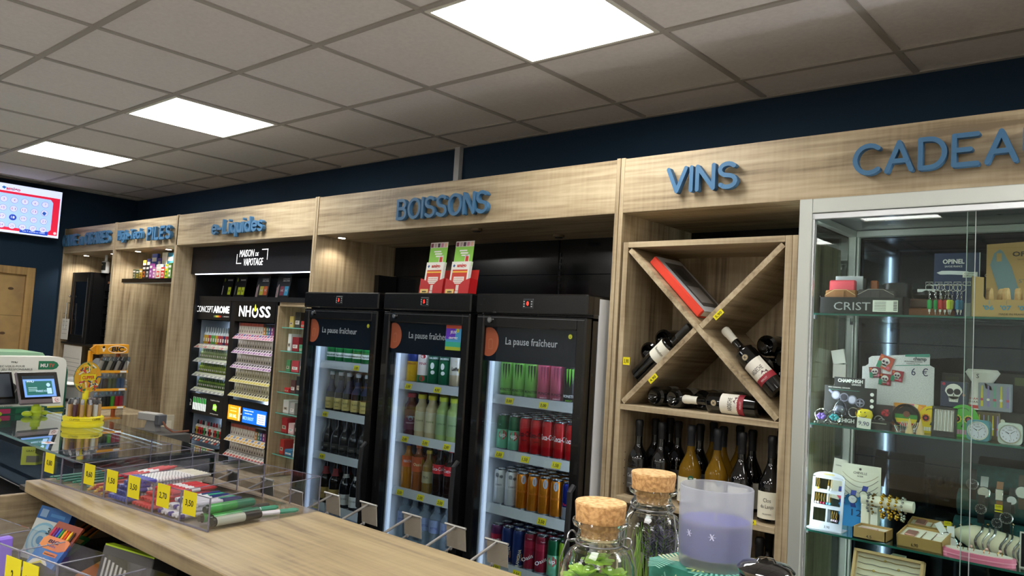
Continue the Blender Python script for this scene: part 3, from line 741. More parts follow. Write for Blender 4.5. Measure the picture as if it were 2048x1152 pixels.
water = bottle_kind('water_bottle', .034, .22, PETC, 'b9cbe0', (.35, .62, '8d9cc0'), neck=.2, nr=.42, text=[('VITTEL', .3, .010, '24307a', .04)], shoulder=.62, caph=.016, extra=lambda m, a, h, z0, z1: wrap_poly(m, [(-.02, z0+.006), (.014, z0+.002), (.02, z0+.04), (-.012, z0+.046)], a, 0, K('33407a', .5)))
water_r = bottle_kind('water_bottle', .034, .225, K('9fc4ec', .06, tr=.6, ior=1.2), 'c8202c', (.30, .52, 'b3283c'), neck=.24, nr=.4, text=[('EVIAN', .4, .009, 'f0f0f4', .035)], shoulder=.55, caph=.014)

def stock(kinds, x0, pitch, z, y0, dy, rows, where, noun, group, jit=.002, ydrop=None):
    """kinds: one (Kind, words) per column, from left; fills rows towards the back"""
    n = 0
    for r_ in range(rows):
        for c, kw in enumerate(kinds):
            if kw is None: continue
            k, words = kw
            x = x0 + pitch*c + random.uniform(-jit, jit); y = y0 + dy*r_
            if ydrop: y += ydrop(c, r_)
            lb = '%s, %s, %s, %s' % (words, nth(c), ROW[r_], where)
            k((x, y, z), lb, group, rz=.55+random.uniform(-.22, .22))
RX3 = F3[0]+.030; RX2 = F2[0]+.030; RX1 = F1[0]+.030
A = lambda k, w_: (k, w_)
stock([A(mon_g,'pale green tall can')]*3 + [A(mon_p,'pink tall can')]*2 + [A(mon_k,'black tall can')]*2, RX3+.037, .0700, 1.400, 2.613, .068, 4, 'top shelf, nearest cooler', 'can', 'tall energy cans on the top shelf of the nearest cooler')
stock([A(up7,'green lemonade can')]*2 + [A(cokez,'red cola can, dark lettering')]*2 + [A(coke,'red cola can')]*3 + [A(cokec,'cherry cola can')], RX3+.031, .0625, 1.167, 2.612, .060, 7, 'second shelf, nearest cooler', 'can', 'soda cans on the second shelf of the nearest cooler')
stock([A(rb_w,'white energy can')]*2 + [A(rb_o,'orange energy can')]*4 + [A(rb_b,'silver-blue energy can')]*2, RX3+.031, .0625, .932, 2.612, .060, 7, 'third shelf, nearest cooler', 'can', 'slim energy cans on the third shelf of the nearest cooler')
stock([A(fanta,'dark red soda can')] + [A(orang,'navy soda can')]*2 + [A(oasis,'crimson fruit soda can')]*2 + [A(up7,'green lemonade can')] + [A(mojito,'lime green soda can')]*2, RX3+.031, .0625, .695, 2.612, .060, 6, 'bottom shelf, nearest cooler', 'can', 'soda cans on the lowest visible shelf of the nearest cooler')
stock([A(des_y,'yellow beer can'), A(kro_w,'white-and-pink beer can'), A(per_g,'dark green beer can'), A(per_g,'dark green beer can'), A(leffe,'beige beer can'), A(leffe,'beige beer can'), A(leffe,'beige beer can')], RX2+.038, .0745, 1.408, 2.615, .068, 3, 'top shelf, middle cooler', 'can', 'beer cans on the top shelf of the middle cooler')
stock([A(cran,'dark red juice bottle'), A(apple,'pale juice bottle'), A(apple,'pale juice bottle'), A(lime,'lime juice bottle'), A(lime,'lime juice bottle'), A(oj,'orange juice bottle'), A(oj,'orange juice bottle')], RX2+.038, .0745, 1.155, 2.62, .072, 3, 'second shelf, middle cooler', 'bottle', 'juice bottles on the second shelf of the middle cooler')
stock([A(fan_pet,'orange soda bottle'), A(oas_pet,'amber fruit drink bottle'), A(tea_pet,'small iced tea bottle'), A(coke_pet,'cola bottle'), A(coke_pet,'cola bottle'), A(coke_pet2,'blue-capped cola bottle'), A(coke_pet2,'blue-capped cola bottle')], RX2+.038, .0745, .90, 2.62, .072, 3, 'third shelf, middle cooler', 'bottle', 'soda bottles on the third shelf of the middle cooler')
stock([A(water,'clear water bottle')]*5 + [A(water_r,'blue water bottle with red cap'), A(water,'clear water bottle')], RX2+.038, .0745, .655, 2.62, .072, 3, 'bottom shelf, middle cooler', 'bottle', 'water bottles on the lowest visible shelf of the middle cooler')
stock([A(heineken,'green beer can')]*7, RX1+.040, .0755, 1.468, 2.615, .069, 3, 'top shelf, leftmost cooler', 'can', 'beer cans on the top shelf of the cooler beside the e-liquids')
stock([A(beer_blue,'navy-necked beer bottle')]*5 + [A(beer_blue,'navy-necked beer bottle'), A(beer_tall_y,'yellow-capped beer bottle')], RX1+.045, .0745, 1.205, 2.62, .066, 3, 'second shelf, leftmost cooler', 'bottle', 'beer bottles on the second shelf of the cooler beside the e-liquids')
stock([A(beer_dark,'black beer bottle')]*6 + [A(beer_green,'beer bottle, pale green label')], RX1+.042, .0765, .981, 2.62, .07, 3, 'third shelf, leftmost cooler', 'bottle', 'beer bottles on the third shelf of the cooler beside the e-liquids')
stock([A(tall_red,'tall beer bottle, gold label'), A(tall_red,'tall beer bottle, gold label'), A(tall_wht,'tall bottle, off-white label'), A(tall_wht,'tall bottle, off-white label'), A(tall_blk,'tall bottle, dark blue label'), A(tall_ron,'tall brown bottle, dark label')], RX1+.046, .0895, .717, 2.622, .082, 2, 'bottom shelf, leftmost cooler', 'bottle', 'tall bottles on the lowest visible shelf of the cooler beside the e-liquids')

# flyer holders standing on the middle cooler
def flyer_holder(x, label):
    r = E('flyer_holder', label, 'flyer holder', (x, 2.66, 1.842), group='red flyer holders on the middle cooler')
    RED = K('c01e22', .45)
    W = .083
    m = MB(); m.M = T(rx=-.12)
    m.prism([(-W,0),(-W,.085),(-.035,.07),(-.012,.05),(-.012,0)], -.03, -.028, RED); m.prism([(.012,0),(.012,.05),(.035,.07),(W,.085),(W,0)], -.03, -.028, RED)
    m.box(-W, -.03, 0, -W+.002, .02, .085, RED); m.box(W-.002, -.03, 0, W, .02, .085, RED); m.box(-W, .02, 0, W, .022, .135, K('d23a34', .45)); m.box(-W, -.03, 0, W, .02, .002, RED)
    B('tray', m, r)
    m = MB(); m.M = T(rx=-.12); m.box(-W+.01, -.0315, .008, -.016, -.0302, .03, K('e9c97a', .5)); m.text('amigo', -.042, -.0317, .014, .009, INK, w=.03, bold=.03)
    B('badge', m, r)
    for k in range(3):
        m = MB(); m.M = T(0, -.012+.006*k, .004, rx=-.12, ry=.01*k)
        m.box(-.062, -.012, 0, .062, -.010, .165, PAPER)
        if k == 0:
            m.box(-.05, -.0127, .02, .05, -.0121, .125, K('cf3a26', .6)); m.box(-.05, -.0129, .11, .05, -.0124, .118, K('f0b83a', .6))
            m.box(-.035, -.0129, .055, .035, -.0124, .09, K('f2ebe4', .6)); m.box(-.012, -.0129, .022, .012, -.0124, .05, K('f2ebe4', .6))
            for i in range(7):
                for j in range(3): m.box(-.031+.009*i, -.0134, .059+.01*j, -.026+.009*i, -.013, .065+.01*j, K('d49a90', .6))
            m.text('amigo', .008, -.0125, .138, .017, K('c62a20', .6), w=.062, bold=.03)
            m.prism([(-.052,.143),(-.045,.152),(-.036,.146),(-.043,.136)], -.0127, -.0121, K('2a5c9a', .6))
        B('leaflet', m, r)
    m = MB(); m.M = T(0, .012, .115, rx=-.10)
    m.box(-.062, -.012, .03, .062, -.010, .155, K('8ccb4f', .6)); m.box(-.062, -.0125, .128, .062, -.0118, .155, K('e8dfe0', .6)); m.box(-.062, -.0125, .03, .062, -.0118, .042, K('e6d21e', .6))
    for i, c in enumerate(('7a3a4a','b5a09a','4a3a44','c98aa0','e8b9a0')): m.box(-.058+.024*i, -.0128, .130, -.040+.024*i, -.0122, .150, K(c, .6))
    for i in range(3): m.box(-.03+.008*i, -.0128, .105-.012*i, .02+.008*i, -.0122, .112-.012*i, K('f4f4ee', .6))
    m.box(.012, -.0128, .045, .04, -.0122, .088, K('f0ebe6', .6)); m.box(.016, -.0131, .05, .036, -.0126, .08, K('c8341f', .6))
    B('header_card', m, r)
flyer_holder(-2.845, 'red flyer holder with games leaflets on the middle cooler, left one')
flyer_holder(-2.665, 'red flyer holder with games leaflets on the middle cooler, right one')

# ================================================================== wine
WG = K('040506', .04, coat=.6); OLIVE = K('9a7420', .03, tr=.5, ior=1.25); CREAM = K('e6e2cf', .7)
clos_txt = [('Clos', .62, .013, '3a3a34', .026), ('du Lanjo', .40, .012, '3a3a34', .045), ('VIN DE PAYS', .16, .004, '4a4a44', .03)]
def green_seal(m, a, h, z0, z1):
    wrap_poly(m, [(.024+.010*math.cos(k*PI/8), z1-.002+.010*math.sin(k*PI/8)) for k in range(16)], a, 0, K('1f5a44', .5), .0012)
    wrap_poly(m, [(.024+.006*math.cos(k*PI/6), z1-.002+.0025*math.sin(k*PI/6)) for k in range(12)], a, 0, K('a9c4b0', .5), .0018)
w_emb = bottle_kind('wine_bottle', .039, .288, WG, '', (.10, .36, '4e4e50', 2.2), neck=.30, nr=.36, foil=(.78, '16161a'), shoulder=.46, punt=True,
    text=[('Cellier', .55, .014, 'b5b5b5', .05), ('CHATEAUNEUF', .2, .005, '9a9a9a', .045)],
    extra=lambda m, a, h, z0, z1: (wrap_poly(m, [(.012*math.sin(t*PI/4)*(1+.2*math.cos(3*t)), z1+.055+.018*math.cos(t*PI/4)) for t in range(8)], a-.003, 0, K('2e3034', .15, coat=.5)), m.text('DU PAPE', 0, 0, z1+.012, .006, K('34363a', .2), w=.05, cyl=a, d=.0005)))
w_clos = bottle_kind('wine_bottle', .042, .292, OLIVE, '', (.05, .36, 'e9e5d2', 2.1), neck=.28, nr=.33, foil=(.74, '1c1e24'), shoulder=.40, text=clos_txt, punt=True, extra=green_seal)
w_closd = bottle_kind('wine_bottle', .042, .292, WG, '', (.05, .36, 'e9e5d2', 2.1), neck=.28, nr=.33, foil=(.74, '15161a'), shoulder=.40, text=clos_txt, punt=True)
def merlot(m, a, h, z0, z1):
    n = 12; sp = 2.6
    m.add([(a*math.sin(-sp/2+sp*i/n), -a*math.cos(-sp/2+sp*i/n), z) for z in (z0-.022, z0+.002) for i in range(n+1)], [(i, i+1, i+n+2, i+n+1) for i in range(n)], K('9a2a38', .6), True)
    wrap_poly(m, [(-.02, z0+.001), (.03, z0+.001), (.028, z0+.012), (.02, z0+.007), (.013, z0+.016), (.004, z0+.006), (-.004, z0+.010)], a, 0, K('7a5a66', .6), .0005)
    m.text('MERLOT', 0, 0, z0-.016, .007, K('e8c8c8', .6), w=.028, cyl=a+.0004, d=.0003)
    wrap_poly(m, [(.013*math.cos(k*PI/8), z1+.022+.013*math.sin(k*PI/8)) for k in range(16)], a-.001, 0, K('1a1a1a', .4), .0012)
    wrap_poly(m, [(.010*math.cos(k*PI/8), z1+.022+.010*math.sin(k*PI/8)) for k in range(16)], a-.001, 0, K('b8a888', .4), .0018)
    m.text('X', 0, -.001, z1+.018, .009, INK, cyl=a, d=.0003, bold=.03)
w_ard = bottle_kind('wine_bottle', .037, .30, WG, '', (.24, .46, 'e6e2d6', 2.5), neck=.30, nr=.38, foil=(.80, 'e2dfd2'), shoulder=.62, text=[('ARDECHE', .3, .016, '3c3a38', .05)], punt=True, extra=merlot)
w_bord = bottle_kind('wine_bottle', .037, .30, WG, '', (.38, .62, 'e4e2d4', 2.3), neck=.30, nr=.38, foil=(.78, '2c2c2a'), shoulder=.64, text=[('Bonnefon', .45, .012, '4a4636', .045)], punt=True)
w_blk = bottle_kind('wine_bottle', .037, .30, WG, '', (.3, .5, '7d796c', 2.2), neck=.30, nr=.38, foil=(.78, '141416'), shoulder=.62, punt=True)
G_ = 'wine bottles standing on the middle rack shelf'
zz = 1.083
w_emb((-1.634, 2.662, zz), 'dark embossed wine bottle with grey label, leftmost in front row, middle rack shelf', G_)
w_emb((-1.541, 2.675, zz), 'dark embossed wine bottle with grey label, second from left, middle rack shelf', G_, rz=.15)
w_clos((-1.411, 2.665, zz), 'golden white-wine bottle, cream label, left of the two on middle rack shelf', G_)
w_clos((-1.303, 2.66, zz), 'golden white-wine bottle, cream label, right of the two on middle rack shelf', G_, rz=.1)
w_closd((-1.206, 2.652, zz), 'dark wine bottle with cream label, beside the golden bottles, middle rack shelf', G_, rz=-.05)
w_closd((-1.100, 2.66, zz), 'dark wine bottle with cream label, rightmost on the middle rack shelf', G_, rz=.12)
for i, (x, y, k) in enumerate(((-1.632, 2.78, w_emb), (-1.535, 2.79, w_emb), (-1.625, 2.885, w_emb), (-1.44, 2.79, w_emb))):
    k((x, y, zz), 'dark embossed wine bottle behind the front row, %s, middle rack shelf' % nth(i), G_, rz=.2)
for i, (x, y, k) in enumerate(((-1.435, 2.89, w_clos), (-1.335, 2.77, w_clos), (-1.32, 2.88, w_clos), (-1.225, 2.78, w_closd), (-1.10, 2.78, w_closd), (-1.16, 2.885, w_closd))):
    k((x, y, zz), '%s bottle with cream label behind the front row, %s of six' % ('golden wine' if k is w_clos else 'dark wine', nth(i)), G_, rz=.1)
for i, (x, y) in enumerate(((-1.63, 2.68), (-1.54, 2.70), (-1.44, 2.69), (-1.34, 2.68), (-1.24, 2.69), (-1.14, 2.68), (-1.59, 2.83), (-1.30, 2.83), (-1.17, 2.83))):
    w_blk((x, y, .72), 'black wine bottle on the lower rack shelf, %s' % nth(i), 'wine bottles on the lower rack shelf')
# in the X compartment
x0r, x1r, z0r = WX0+.022, WX1-.024, 1.43
u1 = Vector((.718, 0, .696)); n1 = Vector((-.696, 0, .718)); u2 = Vector((-.718, 0, .696)); n2 = Vector((.696, 0, .718))
C1 = Vector((x0r, 0, z0r)); C2 = Vector((x1r, 0, z0r))
p = C1 + u1*.095 + n1*.052
w_bord((p.x, 2.645, p.z), 'dark wine bottle leaning along the X board in left compartment, white label', None, rot=(0, math.atan2(.718, .696), 0))
p = C2 + u2*.085 + n2*.052
w_ard((p.x, 2.645, p.z), 'red-labelled Ardèche wine bottle leaning along the X board in right compartment', None, rot=(0, -math.atan2(.718, .696), 0))
w_ard((-1.145, 2.655, 1.43+.0385), 'Ardèche wine bottle lying sideways at the front of the bottom compartment', None, rot=(0, -PI/2, 0))
bq = [(-1.560, 2.68, 1.43+.038, 'bottom compartment, leftmost'), (-1.480, 2.68, 1.43+.038, 'bottom compartment, second from left'), (-1.400, 2.74, 1.43+.038, 'bottom compartment, third from left'),
      (-1.315, 2.74, 1.43+.038, 'bottom compartment, fourth from left'), (-1.23, 2.74, 1.43+.038, 'bottom compartment, fifth from left')]
for x, y, z, wd in bq: w_blk((x, y-.03 if y > 2.7 else y-.04, z), 'black wine bottle lying with its base to the front, '+wd, 'wine bottles lying in the X compartments', rot=(-PI/2, 0, 0))
for x, z, wd in ((-1.636, 1.560, 'left compartment, lowest'), (-1.563, 1.612, 'left compartment, second'), (-1.637, 1.637, 'left compartment, against the upright'), (-1.574, 1.690, 'left compartment, topmost'),
                 (-1.088, 1.560, 'right compartment, lowest'), (-1.163, 1.606, 'right compartment, second'), (-1.088, 1.638, 'right compartment, against the upright'), (-1.155, 1.684, 'right compartment, topmost')):
    w_blk((x, 2.70, z), 'black wine bottle, base to the front behind the leaning one, '+wd, 'wine bottles lying in the X compartments', rot=(-PI/2, 0, 0))
# red boxed book on the upper left X board
ub = Vector((-.718, 0, .696)); nb = Vector((.696, 0, .718)); Cc = Vector((WXC, 0, WZC))
p = Cc + ub*.195 + nb*.0125
r = E('boxed_book', 'red-spined boxed book with grey cover lying on the upper X board of the wine rack', 'book', (p.x, 2.72, p.z), rot=(0, math.atan2(-.718, .696)-0, 0))
m = MB(); RDB = K('d8402c', .4)
m.bbox(0.0, -.10, -.15, .034, -.086, .15, RDB, .004); m.box(.001, -.088, -.15, .004, .10, .15, RDB); m.box(.030, -.088, -.15, .034, .10, .15, K('b9bcc0', .3)); B('case', m, r)
m = MB(); m.box(.005, -.084, -.145, .029, .095, .145, PAPER); B('pages', m, r)
m = MB(); m.box(.0342, -.06, -.12, .0348, .08, .12, K('4a4846', .35)); m.box(.0349, -.045, -.1, .0352, .05, -.01, K('8d8a88', .35)); m.box(.0349, -.03, .02, .0352, .03, .09, K('2a2c30', .35)); B('cover_picture', m, r)
# yellow price stickers on the rack
def sticker(px, py, y, t, label, ang=0, w=.034, h=.02):
    p = at(px, py, 'y', y); m = MB(); m.box(-w/2, -.0008, -h/2, w/2, 0, h/2, YEL); m.text(t, 0, -.0009, -h*.25, h*.5, INK, w=w*.7, d=.0004, bold=.01)
    B('price_sticker', m, None, (p.x, y, p.z), label=label, cat='price sticker', rot=(0, ang, 0))
sticker(1253, 722, FY-.0012, '5,90', 'yellow price sticker on the left upright of the wine rack', 0, .03, .03)
sticker(1437, 629, FY+.0028, '5,90', 'yellow price sticker on the X board just right of its centre', -.78, .042, .019)
sticker(1306, 757, FY+.0028, '4,90', 'yellow price sticker on the lower left X board', -.78, .042, .019)
sticker(1498, 1043, FY-.0002, '5,90', 'yellow price sticker on the edge of the middle rack shelf', 0, .05, .016)

# ================================================================== glass display case
DX0, DX1 = -1.003, .9
t = E('display_case', 'silver-framed glass display case of gifts and jewellery under the gifts sign', 'display case', (0, 2.85, 0))
def mk(): m = MB(); m.M = T(0, -2.85, 0); return m
SIL = K('c6cac4', .38, .5)
m = mk(); m.bbox(DX0, 2.575, 0, DX0+.042, 2.615, 2.176, SIL, .002); m.bbox(DX0+.042, 2.585, 0, DX0+.049, 2.60, 2.13, K('e0e3e6', .25, .7), .001); B('front_post', m, t)
m = mk(); m.bbox(DX1-.04, 2.575, 0, DX1, 2.615, 2.176, SIL, .002); B('front_post', m, t)
m = mk(); m.bbox(DX0+.042, 2.577, 2.128, DX1, 2.615, 2.176, SIL, .002); m.bbox(DX0+.042, 2.582, 2.108, DX1, 2.60, 2.1265, K('d9dcdf', .3, .6), .001); B('top_rail', m, t)
m = mk(); m.bbox(DX0+.002, 3.06, 0, DX0+.03, 3.09, 2.15, SIL, .002); m.bbox(DX0+.032, 3.07, 0, DX0+.04, 3.09, 2.13, SIL, .001); B('rear_post', m, t)
m = mk(); m.bbox(DX0+.03, 3.065, 2.115, DX1, 3.09, 2.14, SIL, .002); B('rear_rail', m, t)
m = mk(); m.bbox(DX0+.004, 2.615, 2.115, DX0+.03, 3.065, 2.14, SIL, .002); B('side_rail', m, t)
m = mk(); m.box(DX0, 2.60, 2.141, DX1, 3.09, 2.15, K('6d6f74', .3, .6)); B('top_panel', m, t)
MIR = K('343c46', .05, 1)
m = mk()
for z0, z1 in ((.1, .50), (.503, .90), (.903, 1.30), (1.303, 1.72), (1.723, 2.12)): m.box(DX0+.03, 3.10, z0, DX1, 3.105, z1, MIR)
B('back_panel', m, t)
m = mk(); m.box(DX0+.003, 2.615, .1, DX0+.007, 3.06, 2.11, GLASS); B('side_pane', m, t)
EDG = pane('glass_shelf', 'dcebe4', .10)
GED = K('2f6f62', .15, tr=.3)
for z in (1.80, 1.437, 1.092, .74, .40):
    m = mk(); m.box(DX0+.03, 2.63, z-.006, DX1-.05, 3.06, z, EDG); m.box(DX0+.03, 2.628, z-.006, DX1-.05, 2.6305, z, GED)
    s_ = B('glass_shelf', m, t)
    for y in (2.66, 3.03):
        m = mk(); m.cyl(DX0+.034, y, z-.018, z-.006, .006, K('3a3a3c', .4), 10); B('shelf_peg', m, s_)
for a, b, y in ((DX0+.049, -.489, 2.597), (-.512, .1, 2.603)):
    m = mk(); m.box(a, y, .05, b, y+.004, 2.11, GLASS)
    for xx in (a, b): m.box(xx-.0008, y-.0002, .05, xx+.0008, y+.0042, 2.11, K('cfd6d6', .2, tr=.3))
    B('sliding_pane', m, t)
LEDC = K('ffffff', .5, em=26, emc='f2f6ff')
m = mk(); m.box(DX0+.008, 2.617, .12, DX0+.014, 2.629, 2.10, LEDC); B('led_strip', m, t)
m = mk(); m.box(DX1-.06, 2.617, .12, DX1-.05, 2.629, 2.10, K('ffffff', .5, em=170, emc='f2f6ff')); B('led_strip', m, t)  # unseen strip added on the right post to brighten the left side

def card(mk_, x0, z0, x1, z1, y, m_, th=.002): mk_.box(x0, y, z0, x1, y+th, z1, m_)
Z1, Z2, Z3, Z4 = 1.80, 1.437, 1.092, .74
# --- top glass shelf
r = E('wallet_tray', 'black cardboard tray lettered CRIST holding wallets on the top glass shelf', 'tray', (-.83, 2.74, Z1))
m = MB(); bk = K('141417', .4); X0, X1 = -.125, .135
for a in ((X0, -.085, 0, X1, -.082, .056), (X0, .14, 0, X1, .143, .10), (X0, -.085, 0, X1, .14, .003), (X0, -.085, 0, X0+.003, .14, .06)): m.box(*a, bk)
m.box(X1-.003, -.085, 0, X1, .14, .06, bk); m.prismx([(-.0, .056), (.14, .095), (.14, .056)], X1-.003, X1, bk); B('tray_box', m, r)
m = MB(); m.text('CRIST', -.02, -.0855, .014, .026, K('a9abae', .4), w=.115); B('lettering', m, r)
m = MB(); m.box(.045, -.0865, .01, .12, -.0853, .047, K('e9e9e0', .7))
for k in range(6): m.box(.05, -.0868, .015+.005*k, .085, -.0864, .0162+.005*k, INK); m.box(.107, -.0868, .015+.005*k, .118, -.0864, .0175+.005*k, INK)
B('list_sticker', m, r)
def wallet(x, y, z, w, h, d, col, st, label, tip=0, flap=True, rz=0):
    r = E('wallet', label, 'wallet', (x, y, z), rot=(tip, 0, rz)); lm = K(col, .55)
    m = MB(); m.bbox(-w/2, 0, 0, w/2, d, h, lm, .004); B('body', m, r)
    if flap:
        m = MB(); m.prism([(-w/2, h*.35), (-w/2, h*.78), (-w*.2, h*1.02), (w*.2, h*1.02), (w/2, h*.78), (w/2, h*.35)], -.003, .0, lm); m.tube([(-w*.48, -.0035, h*.78), (-w*.2, -.0035, h), (w*.2, -.0035, h), (w*.48, -.0035, h*.78)], .0008, K(st, .6), 4); B('flap', m, r)
        m = MB(); m.bbox(-.014, -.006, h*.1, .014, -.003, h*.95, lm, .002); m.sphere(0, -.007, h*.3, .005, CHROME, 10, 6, sy=.5); B('strap', m, r)
wallet(-.905, 2.72, Z1+.004, .085, .115, .02, 'c9404e', 'f0c8c8', 'bright red leather wallet leftmost in the black tray', flap=False)
wallet(-.895, 2.678, Z1+.004, .10, .078, .025, '8a5a2e', 'e0c090', 'brown leather purse with snap strap in the black tray')
wallet(-.785, 2.682, Z1+.004, .115, .08, .025, '3c3838', 'b5aea4', 'dark grey leather purse with snap strap in the black tray')
m = MB(); m.box(-.045, 0, .0, .045, .004, .132, K('d8dce0', .15, tr=.5)); m.box(-.04, .006, 0, .05, .02, .125, K('2c3038', .5)); B('wallet', m, None, (-.895, 2.76, Z1+.004), label='clear-wrapped dark wallet standing behind the red one', cat='wallet')
m = MB(); m.bbox(-.012, 0, 0, .012, .03, .12, K('a8623a', .5), .004); B('wallet', m, None, (-.822, 2.79, Z1+.004), rz=.2, label='thin tan leather wallet standing upright beside the clear-wrapped one', cat='wallet')
m = MB(); m.lathe([(.0, 0), (.045, 0), (.047, .05), (.044, .104), (.02, .108), (0, .108)], n=18, m=K('101012', .35)); m.box(-.046, -.03, 0, .0, .0, .10, K('141416', .4)); B('leather_box', m, None, (-.742, 2.76, Z1+.004), label='rounded black leather case at the right end of the tray', cat='case')
m = MB(); m.bbox(-.07, 0, 0, .05, .12, .028, K('7d4a2a', .6), .004); B('belt_box', m, None, (-.63, 2.72, Z1), label='tan leather box, lower of the two stacked boxes on the top shelf', cat='box')
m = MB(); m.bbox(-.065, 0, 0, .05, .12, .03, K('4a3026', .5), .004); B('belt_box', m, None, (-.63, 2.725, Z1+.0285), label='dark brown leather box, upper of the two stacked boxes', cat='box')
m = MB(); m.lathe([(0, 0), (.05, 0), (.058, .012), (.05, .028), (0, .03)], n=22, m=K('0f1012', .3)); m.box(-.03, -.05, .022, .02, -.02, .031, K('d8dade', .5)); B('watch_tin', m, None, (-.645, 2.785, Z1+.059), label='round black tin with white tag on the stacked leather boxes', cat='tin')
r = E('knife_card', 'dark blue pocket-knife display card lettered OPINEL behind the key rings', 'display card', (-.575, 2.80, Z1))
m = MB(); m.box(-.068, 0, .0, .062, .004, .212, K('27375f', .5)); m.box(.060, -.001, .13, .062, .005, .212, WHITE); m.box(-.06, .005, 0, .06, .09, .13, K('17171a', .5)); B('card', m, r)
m = MB(); m.text('OPINEL', -.012, -.0003, .178, .014, WHITE, w=.062, bold=.03); m.text('SAVOIE FRANCE', -.012, -.0003, .166, .006, WHITE, w=.05); B('lettering', m, r)
m = MB(); m.prism([(-.06, .149), (-.05, .143), (-.02, .143), (.02, .141), (.03, .146), (.03, .153), (-.02, .155), (-.045, .155)], -.001, 0, K('cfd3d8', .35, .5)); B('knife_picture', m, r)
m = MB(); m.box(.015, -.003, .133, .056, -.0005, .150, PAPER); m.text('Gravure', .035, -.0032, .143, .005, INK, w=.03); m.text('offerte', .035, -.0032, .136, .005, INK, w=.03); B('paper_note', m, r)
r = E('card_holder_box', 'black box lettered Cartes behind the knife display box', 'box', (-.47, 2.86, Z1))
m = MB(); m.box(-.06, 0, 0, .08, .06, .16, K('141518', .4)); m.text('Cartes Sécurisées', .01, -.0004, .14, .010, WHITE, w=.10); m.text('Protection', .03, -.0004, .128, .006, WHITE, w=.04); m.disc(-.03, -.0004, .09, .006, WHITE); B('case', m, r)
m = MB(); m.box(0, 0, 0, .07, .05, .045, K('77797d', .5)); B('grey_box', m, None, (-.535, 2.70, Z1), label='small grey box on the top shelf left of the cardboard knife display', cat='box')
r = E('key_ring_rack', 'chrome wire rack carrying coloured key rings on the top glass shelf', 'rack', (-.59, 2.73, Z1))
m = MB(); m.box(-.05, .0, 0, .06, .04, .003, K('202124', .4)); m.tube([(.0, .02, 0), (-.015, .0, .07), (-.02, -.01, .105)], .002, CHROME, 6); B('foot', m, r)
for i in range(5):
    m = MB(); x = -.04+.026*i; m.tube([(x-.01, -.04, .098), (x-.01, -.04, .108), (x+.01, -.04, .108), (x+.01, -.04, .098)], .0013, CHROME, 5, True); m.tube([(x, -.04, .103), (x, .02, .103)], .0013, CHROME, 5)
    B('hook', m, r)
m = MB(); m.tube([(-.05, .02, .103), (.075, .02, .103)], .0015, CHROME, 5); B('cross_bar', m, r)
def mk_key(col):
    def f():
        r = E('key_ring', '', 'key ring')
        m = MB(); m.tube([(.011*math.cos(PI*k/8), 0, -.011+.011*math.sin(PI*k/8)) for k in range(16)], .0011, CHROME, 5, True); B('ring', m, r)
        m = MB()
        for k in range(4): m.tube([(.0022*math.cos(PI*j/3)*(1 if k % 2 else .4), .0022*math.cos(PI*j/3)*(.4 if k % 2 else 1), -.025-.0065*k+.0042*math.sin(PI*j/3)) for j in range(6)], .0007, CHROME, 4, True)
        B('chain', m, r)
        m = MB(); m.bbox(-.006, -.004, -.079, .006, .004, -.049, K(col, .4), .003); B('handle', m, r)
        m = MB(); m.box(-.003, -.002, -.087, .003, .002, -.079, CHROME); m.box(-.001, -.0005, -.094, .001, .0005, -.087, CHROME); B('blade_tip', m, r)
        return r
    return Kind(f)
kr = {'green': mk_key('2c9a52'), 'red': mk_key('b52a2e'), 'yellow': mk_key('c9d44a'), 'blue': mk_key('2f7fa8')}
for i, (c, px, wd) in enumerate((('green', 1859, 'left of its pair'), ('green', 1869, 'right of its pair'), ('red', 1881, 'left of its pair'), ('red', 1890, 'right of its pair'), ('yellow', 1897, 'left of its pair'), ('yellow', 1906, 'right of its pair'), ('blue', 1915, 'left of its pair'), ('blue', 1922, 'right of its pair'))):
    p = at(px, 590, 'y', 2.69)
    kr[c]((p.x, 2.688 + (i % 2)*.012, Z1+.102), '%s key ring with small knife hanging from the rack, %s' % (c, wd), 'key rings on the chrome rack', rz=random.uniform(-.3, .3), rot=(0, .1 if (c, wd[:4]) == ('yellow', 'righ') else random.uniform(-.03, .03), random.uniform(-.3, .3)))
r = E('knife_display_box', 'kraft cardboard display box of wooden-handled knives, right end of top glass shelf', 'display box', (-.40, 2.70, Z1))
KR = K('b4925f', .75); KRD = K('9c7c50', .8); BLU = K('3f86a8', .6)
m = MB(); m.prism([(-.107, 0), (-.107, .122), (-.075, .118), (-.075, .062), (-.07, .052), (.14, .052), (.14, 0)], -.05, -.048, KR)
m.prismx([(-.05, 0), (-.05, .12), (-.01, .08), (.04, .075), (.04, 0)], -.107, -.105, KRD); m.box(-.107, -.05, 0, .14, .04, .002, KRD); B('front_tray', m, r)
m = MB(); m.prism([(-.085, .0), (-.085, .228), (.14, .240), (.14, 0)], .04, .043, KR); B('back_card', m, r)
m = MB(); m.text('OPINEL', .025, .0396, .19, .014, K('3a3028', .6), w=.085, bold=.03); m.text('SAVOIE FRANCE', .025, .0396, .178, .005, K('6a5a44', .6), w=.06); m.text('BAR', .05, .0396, .13, .010, K('4a4036', .6)); m.text('STAINLESS', .045, .0396, .11, .011, K('5d7078', .6), w=.09); B('back_lettering', m, r)
m = MB(); m.prism([(-.075, .165), (-.065, .20), (-.05, .212), (-.042, .205), (-.02, .16), (.0, .09), (-.01, .055), (-.035, .055), (-.05, .08)], .0385, .0396, K('6f8790', .5)); m.box(-.058, .0383, .175, -.045, .0386, .20, KR); B('blade_picture', m, r)
